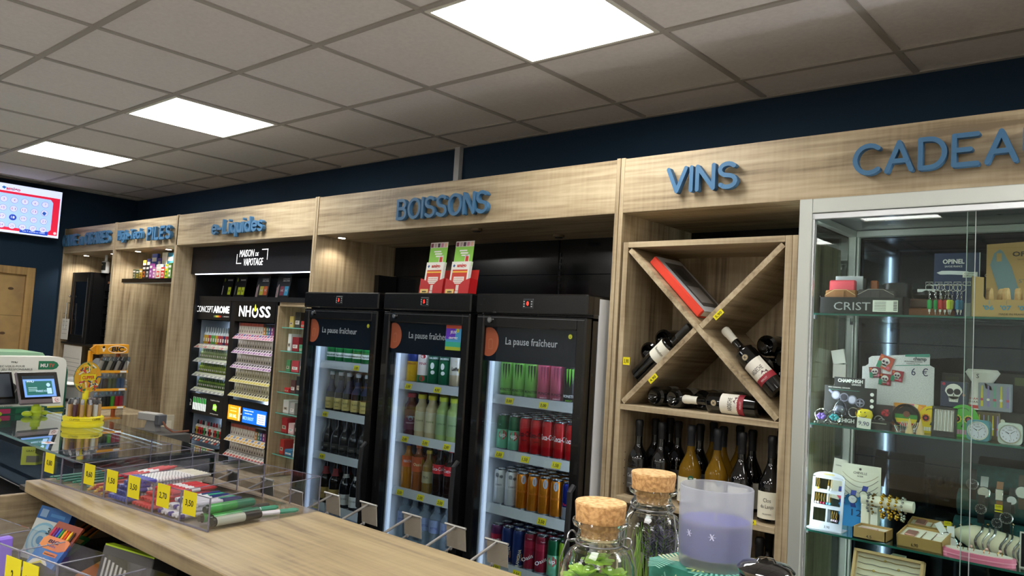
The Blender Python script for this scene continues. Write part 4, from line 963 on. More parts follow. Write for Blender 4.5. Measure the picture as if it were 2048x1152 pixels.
m = MB(); [m.text(a, x, -.0504, .022, .013, BLU, w=.028, bold=.02) for a, x in (("'06", -.062), ("'07", -.018), ("'08", .026), ("'09", .07))]; m.text('MADE IN FRANCE', .0, -.0504, .007, .006, K('4a4036', .6), w=.07)
for x in (-.06, -.016, .028, .072): m.box(x-.0005, -.0504, .038, x+.0005, -.05, .05, BLU)
B('front_lettering', m, r)
WH = mottled('pale_beech_handle', 'c99a62', 'dcb884', 30, .5)
kn = Kind(lambda: (lambda m: B('pocket_knife', m, cat='knife'))(MB().prism([(-.008, 0), (-.009, .05), (-.006, .085), (.0, .092), (.005, .088), (.009, .05), (.008, 0)], -.007, .007, WH)))
for i in range(9): kn((-.463+.0235*i, 2.672 + .010*(i % 2), Z1+.003), 'pale wooden knife handle in the cardboard display, %s' % nth(i), 'wooden-handled knives in the cardboard display', rot=(0, .12*math.sin(i*2.1), .9+.1*i), scale=(1, 1, .93 + .12*((i*3) % 3)))

# --- second glass shelf
SK = K('e4e0dc', .6)
def skull(m, x, z, s, y, bg=None, face='e8e4e0', eye='2a1c24', petals=None):
    fm, em_ = K(face, .5), K(eye, .5)
    m.prism([(x+s*.5*math.cos(a*PI/8)*(.8 if math.sin(a*PI/8) < -.3 else 1), z+s*.1+s*.5*math.sin(a*PI/8)) for a in range(16)], y-.0004, y, fm)
    m.prism([(x-s*.25, z-s*.55), (x+s*.25, z-s*.55), (x+s*.28, z-s*.2), (x-s*.28, z-s*.2)], y-.0004, y, fm)
    for sx in (-1, 1):
        if petals: m.disc(x+sx*s*.2, y-.0004, z+s*.1, s*.2, K(petals, .5), 10)
        m.disc(x+sx*s*.2, y-.0014, z+s*.1, s*.13, em_, 10)
    m.prism([(x-s*.05, z-s*.16), (x+s*.05, z-s*.16), (x, z-s*.02)], y-.001, y-.0004, em_)
    for k in range(5): m.box(x-s*.2+s*.1*k-.0004, y-.001, z-s*.48, x-s*.2+s*.1*k+.0004, y-.0004, z-s*.3, em_)
r = E('grinder_display', 'black display box lettered CHAMP:HIGH on the second glass shelf', 'display box', (-.868, 2.72, Z2))
m = MB(); bk = K('17181b', .4); m.box(-.083, 0, 0, .083, .004, .125, bk); m.box(-.052, 0, .125, .045, .004, .155, bk); m.box(-.083, .004, 0, .083, .075, .04, bk); m.box(-.083, -.03, 0, .075, 0, .028, bk); B('box', m, r)
m = MB(); m.text('CHAMP:HIGH', .0, -.0005, .139, .011, WHITE, w=.08, bold=.03); m.text('GRINDER', .02, -.0005, .13, .006, WHITE, w=.03); m.text('MINI WINDMILL GRINDER', -.035, -.0005, .118, .004, WHITE, w=.07); m.box(-.07, -.0005, .112, .03, -.0001, .1128, K('3fa08a', .5)); m.text('MP:HIGH', -.005, -.0305, .009, .012, WHITE, w=.062, bold=.03); B('lettering', m, r)
m = MB()
for i, (x, z, q) in enumerate(((-.045, .094, 0), (-.018, .089, 1), (.008, .083, 2), (.033, .075, 3))):
    m.disc(x, -.0003, z, .0145, K('8f90a8', .35, .5), 20); m.disc(x, -.0014, z, .011, K('c3c3da' if q in (0, 2) else '3a3a48', .35), 18)
    if q == 3: m.box(x-.009, -.003, z-.001, x+.009, -.0024, z+.001, K('c3c3da', .4)); m.box(x-.001, -.003, z-.009, x+.001, -.0024, z+.009, K('c3c3da', .4))
m.prism([(-.07, .108), (-.066, .112), (-.05, .100), (-.054, .094)], -.0015, -.0005, K('8f90a8', .35, .5)); B('grinder_picture', m, r)
m = MB(); [m.disc(.070, -.0005, z, .006, WHITE, 12) for z in (.105, .085, .066)]; B('icons', m, r)
BAGM = pane('clear_film_bag', 'e8eaf4', .12, .05)
m = MB(); m.lathe([(.0, 0), (.02, .004), (.026, .02), (.018, .04), (.006, .05), (.010, .056)], n=14, m=BAGM); m.sphere(0, 0, .02, .017, K('a7a8b4', .3, .6), 12, 8, sz=.8); B('wrapped_ball', m, None, (-.885, 2.672, Z2+.03), label='silvery ball wrapped in clear film in front of the CHAMP:HIGH box', cat='ornament')
def charm(px, py, col, label):
    p = at(px, py, 'y', 2.662); r = E('charm_bracelet', label, 'bracelet', (p.x, p.y, Z2))
    m = MB(); m.tube([(.022*math.cos(PI*k/10), .004*math.sin(k*1.3), .026+.022*math.sin(PI*k/10)) for k in range(20)], .0022, CHROME, 6, True); B('band', m, r)
    m = MB()
    for k in range(6): m.sphere(.010*math.cos(k*PI/3), -.006, .024+.006*math.sin(k*PI/3), .006, K(col, .15), 8, 5)
    B('flower', m, r)
    m = MB()
    for k in range(5): m.sphere(-.02+.01*k, -.006, .003, .0035, CHROME, 6, 4)
    B('beads', m, r)
charm(1643, 850, '7a5ac0', 'silver bracelet with purple flower charm at the left end of second shelf')
charm(1669, 855, '35a5b5', 'silver bracelet with turquoise flower charm beside the purple one')
for i in range(2):
    m = MB(); m.tube([(.015*math.cos(PI*k/8), .002*math.sin(k), .015*math.sin(PI*k/8)) for k in range(16)], .0022, K('c9a44a' if i else 'cfcfd4', .2, 1), 5, True)
    B('ring', m, None, (-.842+.022*i, 2.678, Z2+.045), label=('gold' if i else 'silver') + ' ring left of the yellow smiling ball', cat='ring')
r = E('smiley_ball', 'yellow smiling foam ball on the second glass shelf above the 9,90 price', 'ball', (-.803, 2.668, Z2+.028))
m = MB(); m.lathe([(0, 0), (.02, .001), (.024, .012), (.020, .026), (.01, .031), (0, .032)], n=20, m=K('ead41e', .4)); m.M = T(.004, -.004, .016, rx=-.3); B('body', m, r)
m = MB(); m.tube([(.012*math.cos(a), -.0235, .013+.007*math.sin(a)) for a in [PI+PI*k/8 for k in range(9)]], .001, INK, 5); m.sphere(-.007, -.021, .022, .002, INK, 6, 4); m.sphere(.006, -.021, .022, .002, INK, 6, 4); B('face', m, r)
m = MB(); m.box(-.021, 0, 0, .021, .0012, .034, PAPER); m.text('9,90', 0, -.0003, .010, .013, K('22306a', .6), w=.032); B('price_card', m, None, (-.795, 2.630, Z2), label='white handwritten price card 9,90 on the edge of second glass shelf', cat='price card', rot=(0, .05, 0))
r = E('cigarette_case_display', 'white display card with sugar-skull cigarette cases behind the CHAMP:HIGH box', 'display card', (-.76, 2.83, Z2))
m = MB(); PK = mottled('pale_dotted_card', 'dedce2', 'eceaee', 300, .7, lo=.45, hi=.55); m.prism([(-.105, 0), (-.105, .195), (-.095, .197), (-.085, .205), (-.085, .225), (-.075, .232), (.098, .248), (.104, .244), (.104, .212), (.118, .205), (.118, 0)], 0, .004, PK)
m.prism([(.03, .236), (.03, .243), (.104, .249), (.104, .238)], -.0006, 0, K('4a9a8a', .6)); m.prism([(.0, .206), (.104, .214), (.104, .2115), (.0, .2035)], -.0006, 0, K('4a9a8a', .6)); B('back_card', m, r)
m = MB(); m.text('champ', .075, -.0005, .226, .011, K('5a5f66', .6), w=.04, bold=.04); m.text('SKULLS AND FLOWERS', .055, -.0005, .219, .004, INK, w=.055); m.text('CIGARETTE CASE', .055, -.0005, .212, .0035, INK, w=.04); m.text('6  €', .075, -.0005, .176, .024, K('232a5a', .6), w=.05); B('lettering', m, r)
for i, (x, z, s, ro, bg) in enumerate(((-.062, .178, .036, -.1, '7a3444'), (-.030, .156, .038, .08, '9a2c34'), (.008, .170, .036, .12, 'a8283a'), (-.03, .212, .046, .35, 'c4523f'))):
    m = MB(); m.M = T(x, -.006, z, ry=ro); m.box(-s/2, 0, -s/2, s/2, .005, s/2, K(bg, .4)); m.box(-s/2, -.0003, -s/2, -s*.2, 0, s*.0, K('2f8a6a', .4)); m.disc(s*.3, -.0001, -s*.3, s*.12, K('d86a8a', .4), 8); m.disc(-s*.33, -.0001, s*.33, s*.1, K('e07a3a', .4), 8)
    skull(m, 0, 0, s*.6, -.0006, petals='c8b0c0'); B('cigarette_case', m, r)
def boxy(px, py, y, w, h, d, base, label, arts, name='printed_box', cat='box', z=Z2, rz=0, tip=0):
    p = at(px, py, 'y', y); r = E(name, label, cat, (p.x, y, z), rot=(tip, 0, rz))
    m = MB(); m.bbox(-w/2, 0, 0, w/2, d, h, K(base, .4), .0015); B('body', m, r); m = MB(); arts(m, w, h); B('artwork', m, r); return r
def rose(m, w, h):
    for k in range(9): m.disc(w*.12+w*.2*math.cos(k*.9)*(k/9), -.0003-.00005*k, h*.68+h*.15*math.sin(k*.9)*(k/9), w*.17-.0008*k, K(('c22a3a', '7a1420')[k % 2], .4), 10)
    m.tube([(w*-.2+.013*math.cos(PI*k/8), -.001, h*.35+.013*math.sin(PI*k/8)) for k in range(16)], .0018, K('b9b9bd', .3, .8), 5, True); m.tube([(w*-.05+.010*math.cos(PI*k/8), -.001, h*.3+.010*math.sin(PI*k/8)) for k in range(16)], .0015, K('b9b9bd', .3, .8), 5, True)
boxy(1765, 850, 2.72, .06, .075, .03, '241a20', 'black printed box with red rose and silver rings, right of CHAMP:HIGH box', rose)
m = MB(); m.box(-.03, 0, 0, .03, .05, .028, K('1a1a1c', .25)); m.box(-.025, -.0004, .018, .02, 0, .021, K('8a8a80', .4)); B('lighter_box', m, None, (-.755, 2.66, Z2), label='low black box lying in front of the rose-printed box', cat='box')
def ashtray(px, py, cols, label):
    p = at(px, py, 'y', 2.685); r = E('ashtray', label, 'ashtray', (p.x, p.y, Z2))
    m = MB(); m.lathe([(0, .002), (.036, .0), (.042, .012), (.044, .020), (.039, .021), (.034, .008), (0, .006)], n=26, m=pane('ashtray_glass', 'e8eef0', .14)); B('glass_dish', m, r)
    m = MB(); m.M = T(0, .02, .048, rx=-1.3+1.3); m.lathe([(.033, -.006), (.040, -.006), (.040, .004), (.033, .004)], n=26, m=K('2a2622', .2, .7)); m.v = [(a, -(c-.048)+.0, .048+b-.02) for a, b, c in m.v]; B('rim', m, r)
    m = MB(); n = 24
    for k, c in enumerate(cols):
        z0, z1 = -.033+.066*k/len(cols), -.033+.066*(k+1)/len(cols)
        def hw(z): return math.sqrt(max(0, .0335**2 - z*z))
        m.prism([(-hw(z0)-.001, .048+z0), (hw(z0)+.001, .048+z0), (hw(z1)+.001, .048+z1), (-hw(z1)-.001, .048+z1)], .003, .006, K(c, .4))
    m.disc(.0, .003, .055, .010, K('7a4a3a', .4), 10, h=.002); B('striped_plate', m, r)
ashtray(1812, 850, ('c23a2a', 'd9c22a', '3a8a3a', '1c1a18', '1c1a18'), 'round striped ashtray with dark rim on the second glass shelf')
def rays(m, w, h):
    cx_, cz_ = w*.15, h*.42
    for k in range(12):
        a, b = PI*k/12, PI*(k+1)/12; L_ = w*.52
        m.add([(cx_, -.0003, cz_), (max(-w/2, min(w/2, cx_+L_*math.cos(a))), -.0003, min(h, cz_+L_*math.sin(a))), (max(-w/2, min(w/2, cx_+L_*math.cos(b))), -.0003, min(h, cz_+L_*math.sin(b)))], [(0, 1, 2)], K(('e86a9a', 'f0a83a', 'f2e0b0')[k % 3], .5))
    m.disc(cx_, -.0012, cz_, w*.24, K('c8281e', .5), 18); m.box(-w/2, -.0006, .0, w/2, -.0002, h*.2, K('e0521e', .5))
boxy(1818, 840, 2.76, .095, .085, .012, 'd8903a', 'pink and orange sunray printed tin behind the striped ashtray', rays)
cone = Kind(lambda: (lambda m: B('paper_cone', m, cat='cone'))(MB().lathe([(0, 0), (.0115, 0), (.0095, .012), (.001, .046), (0, .047)], n=16, m=K('c9ae82', .75))))
cone((-.667, 2.652, Z2), 'beige paper cone in front of the ashtray, left of the two', 'beige paper cones'); cone((-.637, 2.655, Z2), 'beige paper cone in front of the ashtray, right of the two', 'beige paper cones')
for i, (x, c) in enumerate(((-.688, 'c9ccd0'), (-.652, 'd4c8b0'))):
    m = MB(); [m.tube([(-.008+.004*k, 0, .002), (-.01+.006*k, 0, .022), (-.004+.004*k, 0, .034)], .0012, K(c, .3, .5), 5) for k in range(4)]; B('small_figure', m, None, (x, 2.67, Z2), label='thin branching white ornament beside the %s paper cone' % ('left' if i == 0 else 'right'), cat='ornament')
def skull_tin(px, y, w, h, base, pet, label, teeth):
    p = at(px, 850, 'y', y); r = E('skull_tin', label, 'tin', (p.x, y, Z2))
    m = MB(); m.prism([(w*.5*math.cos(a*PI/14), h*.55+h*.45*math.sin(a*PI/14)) for a in range(15)] + [(-w*.4, h*.25), (-w*.32, 0), (w*.32, 0), (w*.4, h*.25)], 0, .02, K(base, .35)); B('body', m, r)
    m = MB()
    for sx in (-1, 1):
        for k in range(10): m.disc(sx*w*.2+w*.13*math.cos(k*PI/5), -.0003, h*.55+w*.13*math.sin(k*PI/5), w*.04, K(pet, .4), 8)
        m.disc(sx*w*.2, -.0008, h*.55, w*.12, K('1c1418', .4), 14); m.disc(sx*w*.2, -.002, h*.55, w*.06, K('c83a4a', .4), 10)
    m.prism([(-w*.05, h*.3), (w*.05, h*.3), (0, h*.42)], -.001, 0, K('1c1418', .4))
    for k in range(6): m.box(-w*.27+w*.09*k, -.001, h*.08, -w*.20+w*.09*k, -.0002, h*.22, K(teeth, .4))
    m.tube([(w*.2*math.cos(a*PI/6), -.0006, h*.82+h*.08*math.sin(a*PI/6)) for a in range(7)], .0008, INK, 4)
    B('face_pattern', m, r)
skull_tin(1862, 2.74, .075, .085, 'e8c81e', 'e0782a', 'yellow sugar-skull tin left of the black picture frame', 'f0e8d8')
skull_tin(1925, 2.74, .080, .098, '4fa83a', 'd8d03a', 'green sugar-skull tin right of the black picture frame', 'c88aa8')
r = E('picture_frame', 'small black standing frame with striped silver panel on the second glass shelf', 'picture frame', (-.578, 2.675, Z2), rot=(-.12, 0, 0))
m = MB(); F_ = K('111113', .3)
for a in ((-.033, -.028, 0, .088), (.028, .033, 0, .088)): m.box(a[0], -.006, a[2], a[1], .004, a[3], F_)
m.box(-.033, -.006, 0, .033, .004, .016, F_); m.box(-.033, -.006, .083, .033, .004, .088, F_); m.box(-.033, .002, 0, .033, .012, .088, F_); B('frame', m, r)
m = MB(); [m.box(-.026+.0045*k, -.001, .016, -.0235+.0045*k, .0, .08, K('b8b2a8' if k % 2 else 'd8d8dc', .25, .6)) for k in range(12)]; m.box(-.028, .0, .016, .028, .0015, .083, K('8f8a80', .4)); B('striped_panel', m, r)
def clock(px, col, label, rz=0):
    p = at(px, 885, 'y', 2.662); r = E('alarm_clock', label, 'clock', (p.x, p.y, Z2), rz=rz)
    m = MB(); bm = K(col, .3); n = 24; s = .030
    sq = [(s*math.copysign(abs(math.cos(a))**.35, math.cos(a)), s+.0005+s*math.copysign(abs(math.sin(a))**.35, math.sin(a))) for a in [2*PI*k/n for k in range(n)]]
    m.prism(sq, -.012, .02, bm); B('body', m, r)
    m = MB(); m.lathe([(.024, 0), (.0275, 0), (.0275, .003), (.024, .003)], n=28, m=CHROME); m.v = [(a, -.012-c, .030+b) for a, b, c in m.v]; B('bezel', m, r)
    m = MB(); m.disc(0, -.0122, .030, .024, K('d9d8e8', .4), 28)
    for k in range(1, 13):
        a = PI/2 - 2*PI*k/12; m.text(str(k), .0185*math.cos(a), -.0133, .030+.0185*math.sin(a)-.0022, .0045, INK, d=.0003)
    B('dial', m, r)
    m = MB()
    for a, L_, wd in ((math.radians(150), .013, .0012), (math.radians(38), .017, .0008), (math.radians(-78), .018, .0004)):
        dx, dz = math.cos(a), math.sin(a); m.prism([(-dz*wd, .030+dx*wd), (dz*wd, .030-dx*wd), (dx*L_+dz*wd*.5, .030+dz*L_-dx*wd*.5), (dx*L_-dz*wd*.5, .030+dz*L_+dx*wd*.5)], -.0142, -.0137, INK)
    m.disc(0, -.0138, .030, .0018, WHITE, 10); B('hands', m, r)
    m = MB(); m.text('QUARTZ', 0, -.0133, .040, .003, INK, w=.012); B('lettering', m, r)
clock(1957, '4f8a9a', 'square teal alarm clock on the second glass shelf'); clock(2020, 'bfc6c0', 'square silvery white alarm clock right of the teal one', .1)
def skul2(m, w, h): skull(m, 0, h*.55, h*.62, -.0004, petals='2a2c3c'); m.disc(-w*.38, -.0003, h*.9, .005, K('b0304a', .4), 8); m.disc(w*.38, -.0003, h*.5, .004, K('b06a4a', .4), 8)
boxy(1907, 800, 2.80, .075, .08, .04, '2c3450', 'dark blue box with white skull on the raised row of the second shelf', skul2, z=Z2+.085)
m = MB(); m.box(-.05, 0, 0, .20, .05, .083, K('2a2624', .5))
for k in range(14): m.disc(-.04+.017*k, -.0004, .015+.02*(k % 3), .007, K(('c8342a', 'd8a83a', '3a8a5a', 'b04a7a', '3a5aa0', 'e0dccc')[k % 6], .5), 10)
B('patterned_riser', m, None, (-.592, 2.80, Z2), label='colourful patterned box row carrying the skull box and cups', cat='box')
r = E('paper_cup', 'off-white tapered cup with red zigzag bands and letter S, raised row', 'cup', (-.505, 2.83, Z2+.084))
m = MB(); cpm = K('ddd6d0', .5); m.lathe([(0, 0), (.040, 0), (.036, .03), (.030, .085), (.048, .115), (.040, .125), (0, .126)], n=22, m=cpm); B('body', m, r)
m = MB(); RD = K('b83a34', .5); m.lathe([(.0402, .004), (.0385, .014)], n=22, m=RD)
for k in range(14): wrap_poly(m, [(-.045+.0068*k, .020), (-.0416+.0068*k, .028), (-.0382+.0068*k, .020), (-.0416+.0068*k, .0235)], .038, 0, K('4a2a2a', .5)); wrap_poly(m, [(-.045+.0068*k, .030), (-.0416+.0068*k, .038), (-.0382+.0068*k, .030), (-.0416+.0068*k, .0335)], .0375, 0, RD)
m.text('S', -.005, -.046, .098, .013, INK); m.prism([(.012, .085), (.03, .075), (.034, .062), (.016, .068)], -.040, -.0392, K('7a4a34', .5)); B('zigzag_pattern', m, r)
def glyphs_(m, w, h):
    for k in range(5):
        m.prism([(-w*.42+w*.2*k, h*.15), (-w*.34+w*.2*k, h*.15), (-w*.36+w*.2*k, h*.9), (-w*.40+w*.2*k, h*.9)], -.0006, 0, K(('c9b83a', '8a7ab0', '6aa08a')[k % 3], .4)); m.disc(-w*.38+w*.2*k, -.0007, h*.4, w*.05, K(('b0485a', 'd8d4c4')[k % 2], .4), 8)
boxy(1988, 800, 2.79, .085, .085, .04, '8a8c98', 'grey box with yellow and violet tribal pattern beside the cup', glyphs_, z=Z2+.084)
boxy(1975, 880, 2.76, .06, .08, .02, '5a4a34', 'brown patterned box behind the teal clock', glyphs_)
m = MB(); m.box(-.05, 0, 0, .03, .03, .11, K('1a1518', .3)); m.box(-.04, -.0004, .02, .0, 0, .1, K('2e3016', .4)); B('dark_box', m, None, (-.585, 2.90, Z2+.08), label='dark olive box at the back of the raised row', cat='box')
m = MB(); m.box(-.05, 0, 0, .06, .03, .12, K('191719', .3)); m.box(.0, -.0004, .085, .05, 0, .11, K('4a5230', .4)); B('dark_box', m, None, (-.43, 2.90, Z2+.08), label='black box with olive stripe behind the tribal-pattern box', cat='box')
m = MB(); m.lathe([(0, 0), (.014, .0), (.016, .09), (0, .092)], n=14, m=K('c9b8b0', .4)); m.box(-.02, -.02, 0, .02, .02, .07, K('d6d3cf', .5)); B('crystal_ornament', m, None, (-.968+.005, 2.83, Z2), label='pale glass ornament standing against the case side, second shelf', cat='ornament')
for k in range(3):
    m = MB(); m.box(-.025, 0, 0, .02, .012, .05, K(('d8d2c8', 'cfc8c0', 'e4e0da')[k], .6)); B('paper_packet', m, None, (-.962, 2.90-.0*k, Z2+.12+.052*k-.025), rot=(0, .2-.2*k, 0), label='white paper packet stacked against the case side, %s' % ('lowest', 'middle', 'topmost')[k], cat='packet', group='paper packets')

# --- third glass shelf
r = E('earring_stand', 'white arched card stand with rows of hanging earrings, third glass shelf', 'earring stand', (-.918, 2.675, Z3))
ws = K('c2c6d6', .5); W_ = .052
def frm(m, x0, x1, z0, z1): m.box(x0, -.002, z0, x1, .001, z1, ws)
m = MB(); m.M = T(rx=-.12)
frm(m, -W_, -W_+.009, 0, .165); frm(m, W_-.009, W_, 0, .165)
for z0, z1 in ((0, .024), (.066, .078), (.116, .128), (.162, .170)): frm(m, -W_+.008, W_-.008, z0, z1)
m.prism([(W_*math.cos(a*PI/10), .168+.018*math.sin(a*PI/10)) for a in range(11)], -.002, .001, ws)
m.prismx([(.0, .0), (.045, 0), (.0, .14)], -.003, .003, ws); m.M = None; m.box(-W_-.006, -.022, 0, W_+.004, .045, .002, ws); B('stand', m, r)
m = MB(); m.M = T(rx=-.12); m.text('FASHION', 0, -.0024, .174, .006, K('d8c25a', .5), w=.034, bold=.02); m.text('3,90', .012, -.024, .006, .008, INK, w=.018); B('lettering', m, r)
def earring(x, z, L_, gem, lab):
    q = E('earring', lab, 'earring', (-.918+x, 2.672-.004+.12*z, Z3+z), group='earrings on the white stand')
    m = MB(); m.tube([(0, -.004, 0), (.002, -.006, .003), (.003, -.004, -L_*.5), (0, -.005, -L_)], .0005, K('b08a3a', .35, .8), 4); m.tube([(0, -.004, 0), (-.002, -.005, -L_*.6), (0, -.005, -L_)], .0004, K('b08a3a', .35, .8), 4); B('hook', m, q)
    m = MB(); m.sphere(0, -.006, -L_-.004, .0045, K(gem, .15, .3), 8, 6); B('stone', m, q)
for i, x in enumerate((-.036, -.029, .004, .013)): earring(x, .160, .026, ('d8d4cc', 'd9b44a', 'e0e0e4', 'e0e0e4')[i], 'earring with pale stone in the top row of white stand, %s' % nth(i))
for i, x in enumerate((-.034, -.026, -.016, -.007, .003, .012)): earring(x, .112, .024, ('d8c8c8', 'd0c0c8', 'a8304a', '9a2a4a', '4a9ac0', '5ab0d0')[i], 'earring in the middle row of white stand, %s' % nth(i))
for i, x in enumerate((.022, .029, .036)): earring(x, .062, .024, ('c8b8c8', 'b8a0b8', 'a890b0')[i], 'earring with violet-grey stone in the bottom row of white stand, %s' % nth(i))
m = MB(); m.box(-.0, 0, 0, .046, .0012, .14, K('e2ddcf', .7)); m.text('CHEVILLE', .02, -.0003, .115, .004, INK, w=.024); B('jewel_card', m, None, (-.972, 2.86, Z3+.075), rot=(0, .1, 0), label='cream jewellery card against the case side behind the earring stand', cat='card')
r = E('anklet_card', 'tall cream card lettered CHEVILLE with draped chains on the third glass shelf', 'card', (-.858, 2.82, Z3+.012))
m = MB(); m.box(-.062, 0, 0, .066, .0015, .195, K('e6e2d2', .7)); m.disc(0, -.0002, .180, .004, K('2a2a2c', .5), 14); B('card', m, r)
m = MB(); m.text('CHEVILLE', 0, -.0003, .163, .008, K('4a4a4a', .6), w=.044); m.text('ACIER', 0, -.0003, .154, .005, K('4a4a4a', .6), w=.02); B('lettering', m, r)
for j, (zz_, dd, c) in enumerate(((.165, .028, 'c8b89a'), (.150, .030, '7d7a76'), (.130, .030, '8a8680'), (.112, .028, '6f6c68'))):
    m = MB(); m.tube([(-.058+.0116*k, -.001, zz_-dd*(1-((k-5)/5)**2)) for k in range(11)], .0007, K(c, .3, .8), 4); B('chain', m, r)
r = E('price_star_card', 'bright blue star-edged card with handwritten 12 on the third glass shelf', 'price card', (-.868, 2.80, Z3))
m = MB(); pts = [(-.052, 0), (.052, 0), (.052, .098)] + [(.052-.0104*k, .098+(.010 if k % 2 else 0)) for k in range(1, 10)] + [(-.052, .098), (-.042, .085), (-.052, .07), (-.043, .055), (-.052, .04), (-.044, .02)]
m.prism(pts, 0, .002, K('2b83c8', .6)); B('card', m, r)
m = MB(); m.text('12', .008, -.0005, .038, .022, K('1a3a66', .6), w=.034); B('price', m, r)
def watch(p, label, face, strap, case='cfcfd4', dial=None, rot=(0,0,0), s=1, sq=False, grp='watches', L_=.028):
    r = E('wristwatch', label, 'watch', p, rot=rot, group=grp)
    m = MB(); R_ = .0165*s
    if sq: m.bbox(-R_*.75, -.006, -R_*1.2, R_*.75, 0, R_*1.2, K(case, .2, .9), .002)
    else:
        m.lathe([(0, 0), (R_, 0), (R_*1.05, .003), (R_*.9, .006), (R_*.86, .006)], n=24, m=K(case, .2, .95)); m.v = [(a, -c, b) for a, b, c in m.v]
    B('case', m, r)
    m = MB()
    if sq: m.box(-R_*.6, -.0066, -R_, R_*.6, -.006, R_, K(face, .3))
    else: m.disc(0, -.0055, 0, R_*.87, K(face, .3), 22)
    for k in range(12): a = PI*k/6; (None if sq else m.box(R_*.72*math.cos(a)-.0005, -.0068, R_*.72*math.sin(a)-.0005, R_*.72*math.cos(a)+.0005, -.0064, R_*.72*math.sin(a)+.0005, K(dial or 'c8c8cc', .4)))
    for a, q in ((.6, .55), (2.2, .4)): m.prism([(-.0004, 0), (.0004, 0), (R_*q*math.cos(a)+.0003, R_*q*math.sin(a)), (R_*q*math.cos(a)-.0003, R_*q*math.sin(a))], -.0070, -.0066, K(dial or 'c8c8cc', .4))
    B('dial', m, r)
    st = K(strap, .5) if strap != 'metal' else STEEL
    for sg, nm in ((1, 0), (-1, 0)):
        m = MB(); w0, w1 = .0095*s, .008*s
        m.prismx([(-.004, sg*R_*.95), (-.001, sg*R_*.95), (.008, sg*(R_+L_*s)), (.005, sg*(R_+L_*s))][::sg], -w0, w0, st); B('strap', m, r)
    return r
for i, (px, py, f) in enumerate(((1683, 990, 'c02a44'), (1706, 998, 'd8d8dc'), (1728, 990, 'e8e4da'))):
    p = at(px, py, 'y', 2.775)
    watch((p.x, 2.775, p.z), ('children watch with blue strap and red dial, leftmost on the card', 'silver watch with patterned blue strap, middle of the card', 'watch with cream dial and blue strap, rightmost on the card')[i], f, '34419a', dial='3a3a4a', rot=(0, .1*(i-1), 0), s=.85, grp='watches clipped to the cheville card', L_=.016)
r = E('bracelet_bar', 'white T-shaped bracelet bar on the third glass shelf', 'bracelet holder', (-.795, 2.74, Z3+.0))
m = MB(); WB = K('e8e2d2', .6); m.tube([(-.030, 0, .108), (.125, 0, .108)], .018, WB, 16); B('bar', m, r)
m = MB(); m.bbox(-.03, -.014, 0, -.002, .014, .095, WB, .004); B('post', m, r)
m = MB(); m.box(.0, -.013, 0, .022, -.012, .09, K('e4e4de', .5)); m.text('BIJOUX', .011, -.0133, .07, .005, INK, w=.016); B('tag', m, r)
GOLD = K('d2aa48', .22, 1)
def bracelet(x, mt, R_, bead, label, n=18, dy=0):
    m = MB(); cz = .108-.012
    for k in range(n): a = 2*PI*k/n; m.sphere(.0025*(k % 2)-.001, (R_*.62)*math.cos(a), cz+R_*math.sin(a), bead, mt, 6, 4)
    B('bracelet', m, None, (-.795+x, 2.74, Z3), label=label, cat='bracelet', group='bracelets on the white bar')
bracelet(-.008, K('8a8a8e', .3, .9), .032, .0045, 'silver and black bracelet, leftmost on the white bar')
bracelet(.006, K('7a5a2a', .3, .9), .033, .004, 'brown metal bracelet, second from left on the white bar')
bracelet(.034, GOLD, .036, .0055, 'thick gold chain bracelet, left of the gold three')
bracelet(.056, GOLD, .036, .0058, 'thick gold chain bracelet, middle of the gold three')
bracelet(.076, GOLD, .034, .0045, 'thinner gold chain bracelet, right of the gold three')
bracelet(.094, CHROME, .036, .005, 'silver link bracelet, rightmost on the white bar')
def open_box(px, py, y, w, d, h, col, inner, label, name='gift_box', z=Z3, rz=0, tip=0, fill=None, cat='box'):
    p = at(px, py, 'y', y); r = E(name, label, cat, (p.x, y, z), rot=(tip, 0, rz)); cm = K(col, .6)
    m = MB(); t_ = .003
    m.box(-w/2, 0, 0, w/2, t_, h, cm); m.box(-w/2, d-t_, 0, w/2, d, h, cm); m.box(-w/2, 0, 0, -w/2+t_, d, h, cm); m.box(w/2-t_, 0, 0, w/2, d, h, cm); m.box(-w/2, 0, 0, w/2, d, t_, cm); B('box', m, r)
    m = MB(); m.box(-w/2+t_, t_, t_, w/2-t_, d-t_, h*.8, K(inner, .7)); B('cushion', m, r)
    if fill: fill(r, w, d, h)
    return r
def fill_a(r, w, d, h):
    m = MB(); m.box(-w*.3, .012, h*.8, w*.2, .03, h*.8+.006, K('c8a0a0', .4)); B('pink_set', m, r)
    m = MB(); m.text('4,5', 0, -.0006, .006, .009, INK, w=.016); B('price', m, r)
open_box(1737, 1090, 2.645, .098, .08, .034, 'b08c5a', 'd8ccc0', 'closed kraft jewellery box in front of the bracelet bar', fill=fill_a)
def fill_w(r, w, d, h):
    for sg in (0,):
        q = MB(); q.bbox(-w*.38, .02, h*.8, -w*.14, .06, h*.8+.006, K('c08a80', .4, .5), .002); B('rose_watch', q, r)
    for k in range(2): q = MB(); q.tube([(.0+.03*k, .015+.008*j, h*.8+.002+.001*(j % 2)) for j in range(8)], .0012, K(('c8a060', 'b07a6a')[k], .3, 1), 5); B('chain', q, r)
    q = MB(); q.lathe([(.0, 0), (.013, 0), (.013, .002), (0, .002)], w*.3, d*.7, h*.8, 18, K('f0e4e0', .5)); B('round_tag', q, r)
    q = MB(); q.text('6,90', -w*.1, -.0006, .006, .010, INK, w=.02); B('price', q, r)
open_box(1838, 1112, 2.655, .128, .095, .036, 'b7935c', 'e8e0d2', 'open kraft box of watch and chains near the pane overlap, third shelf', fill=fill_w, rz=-.06, tip=.18)
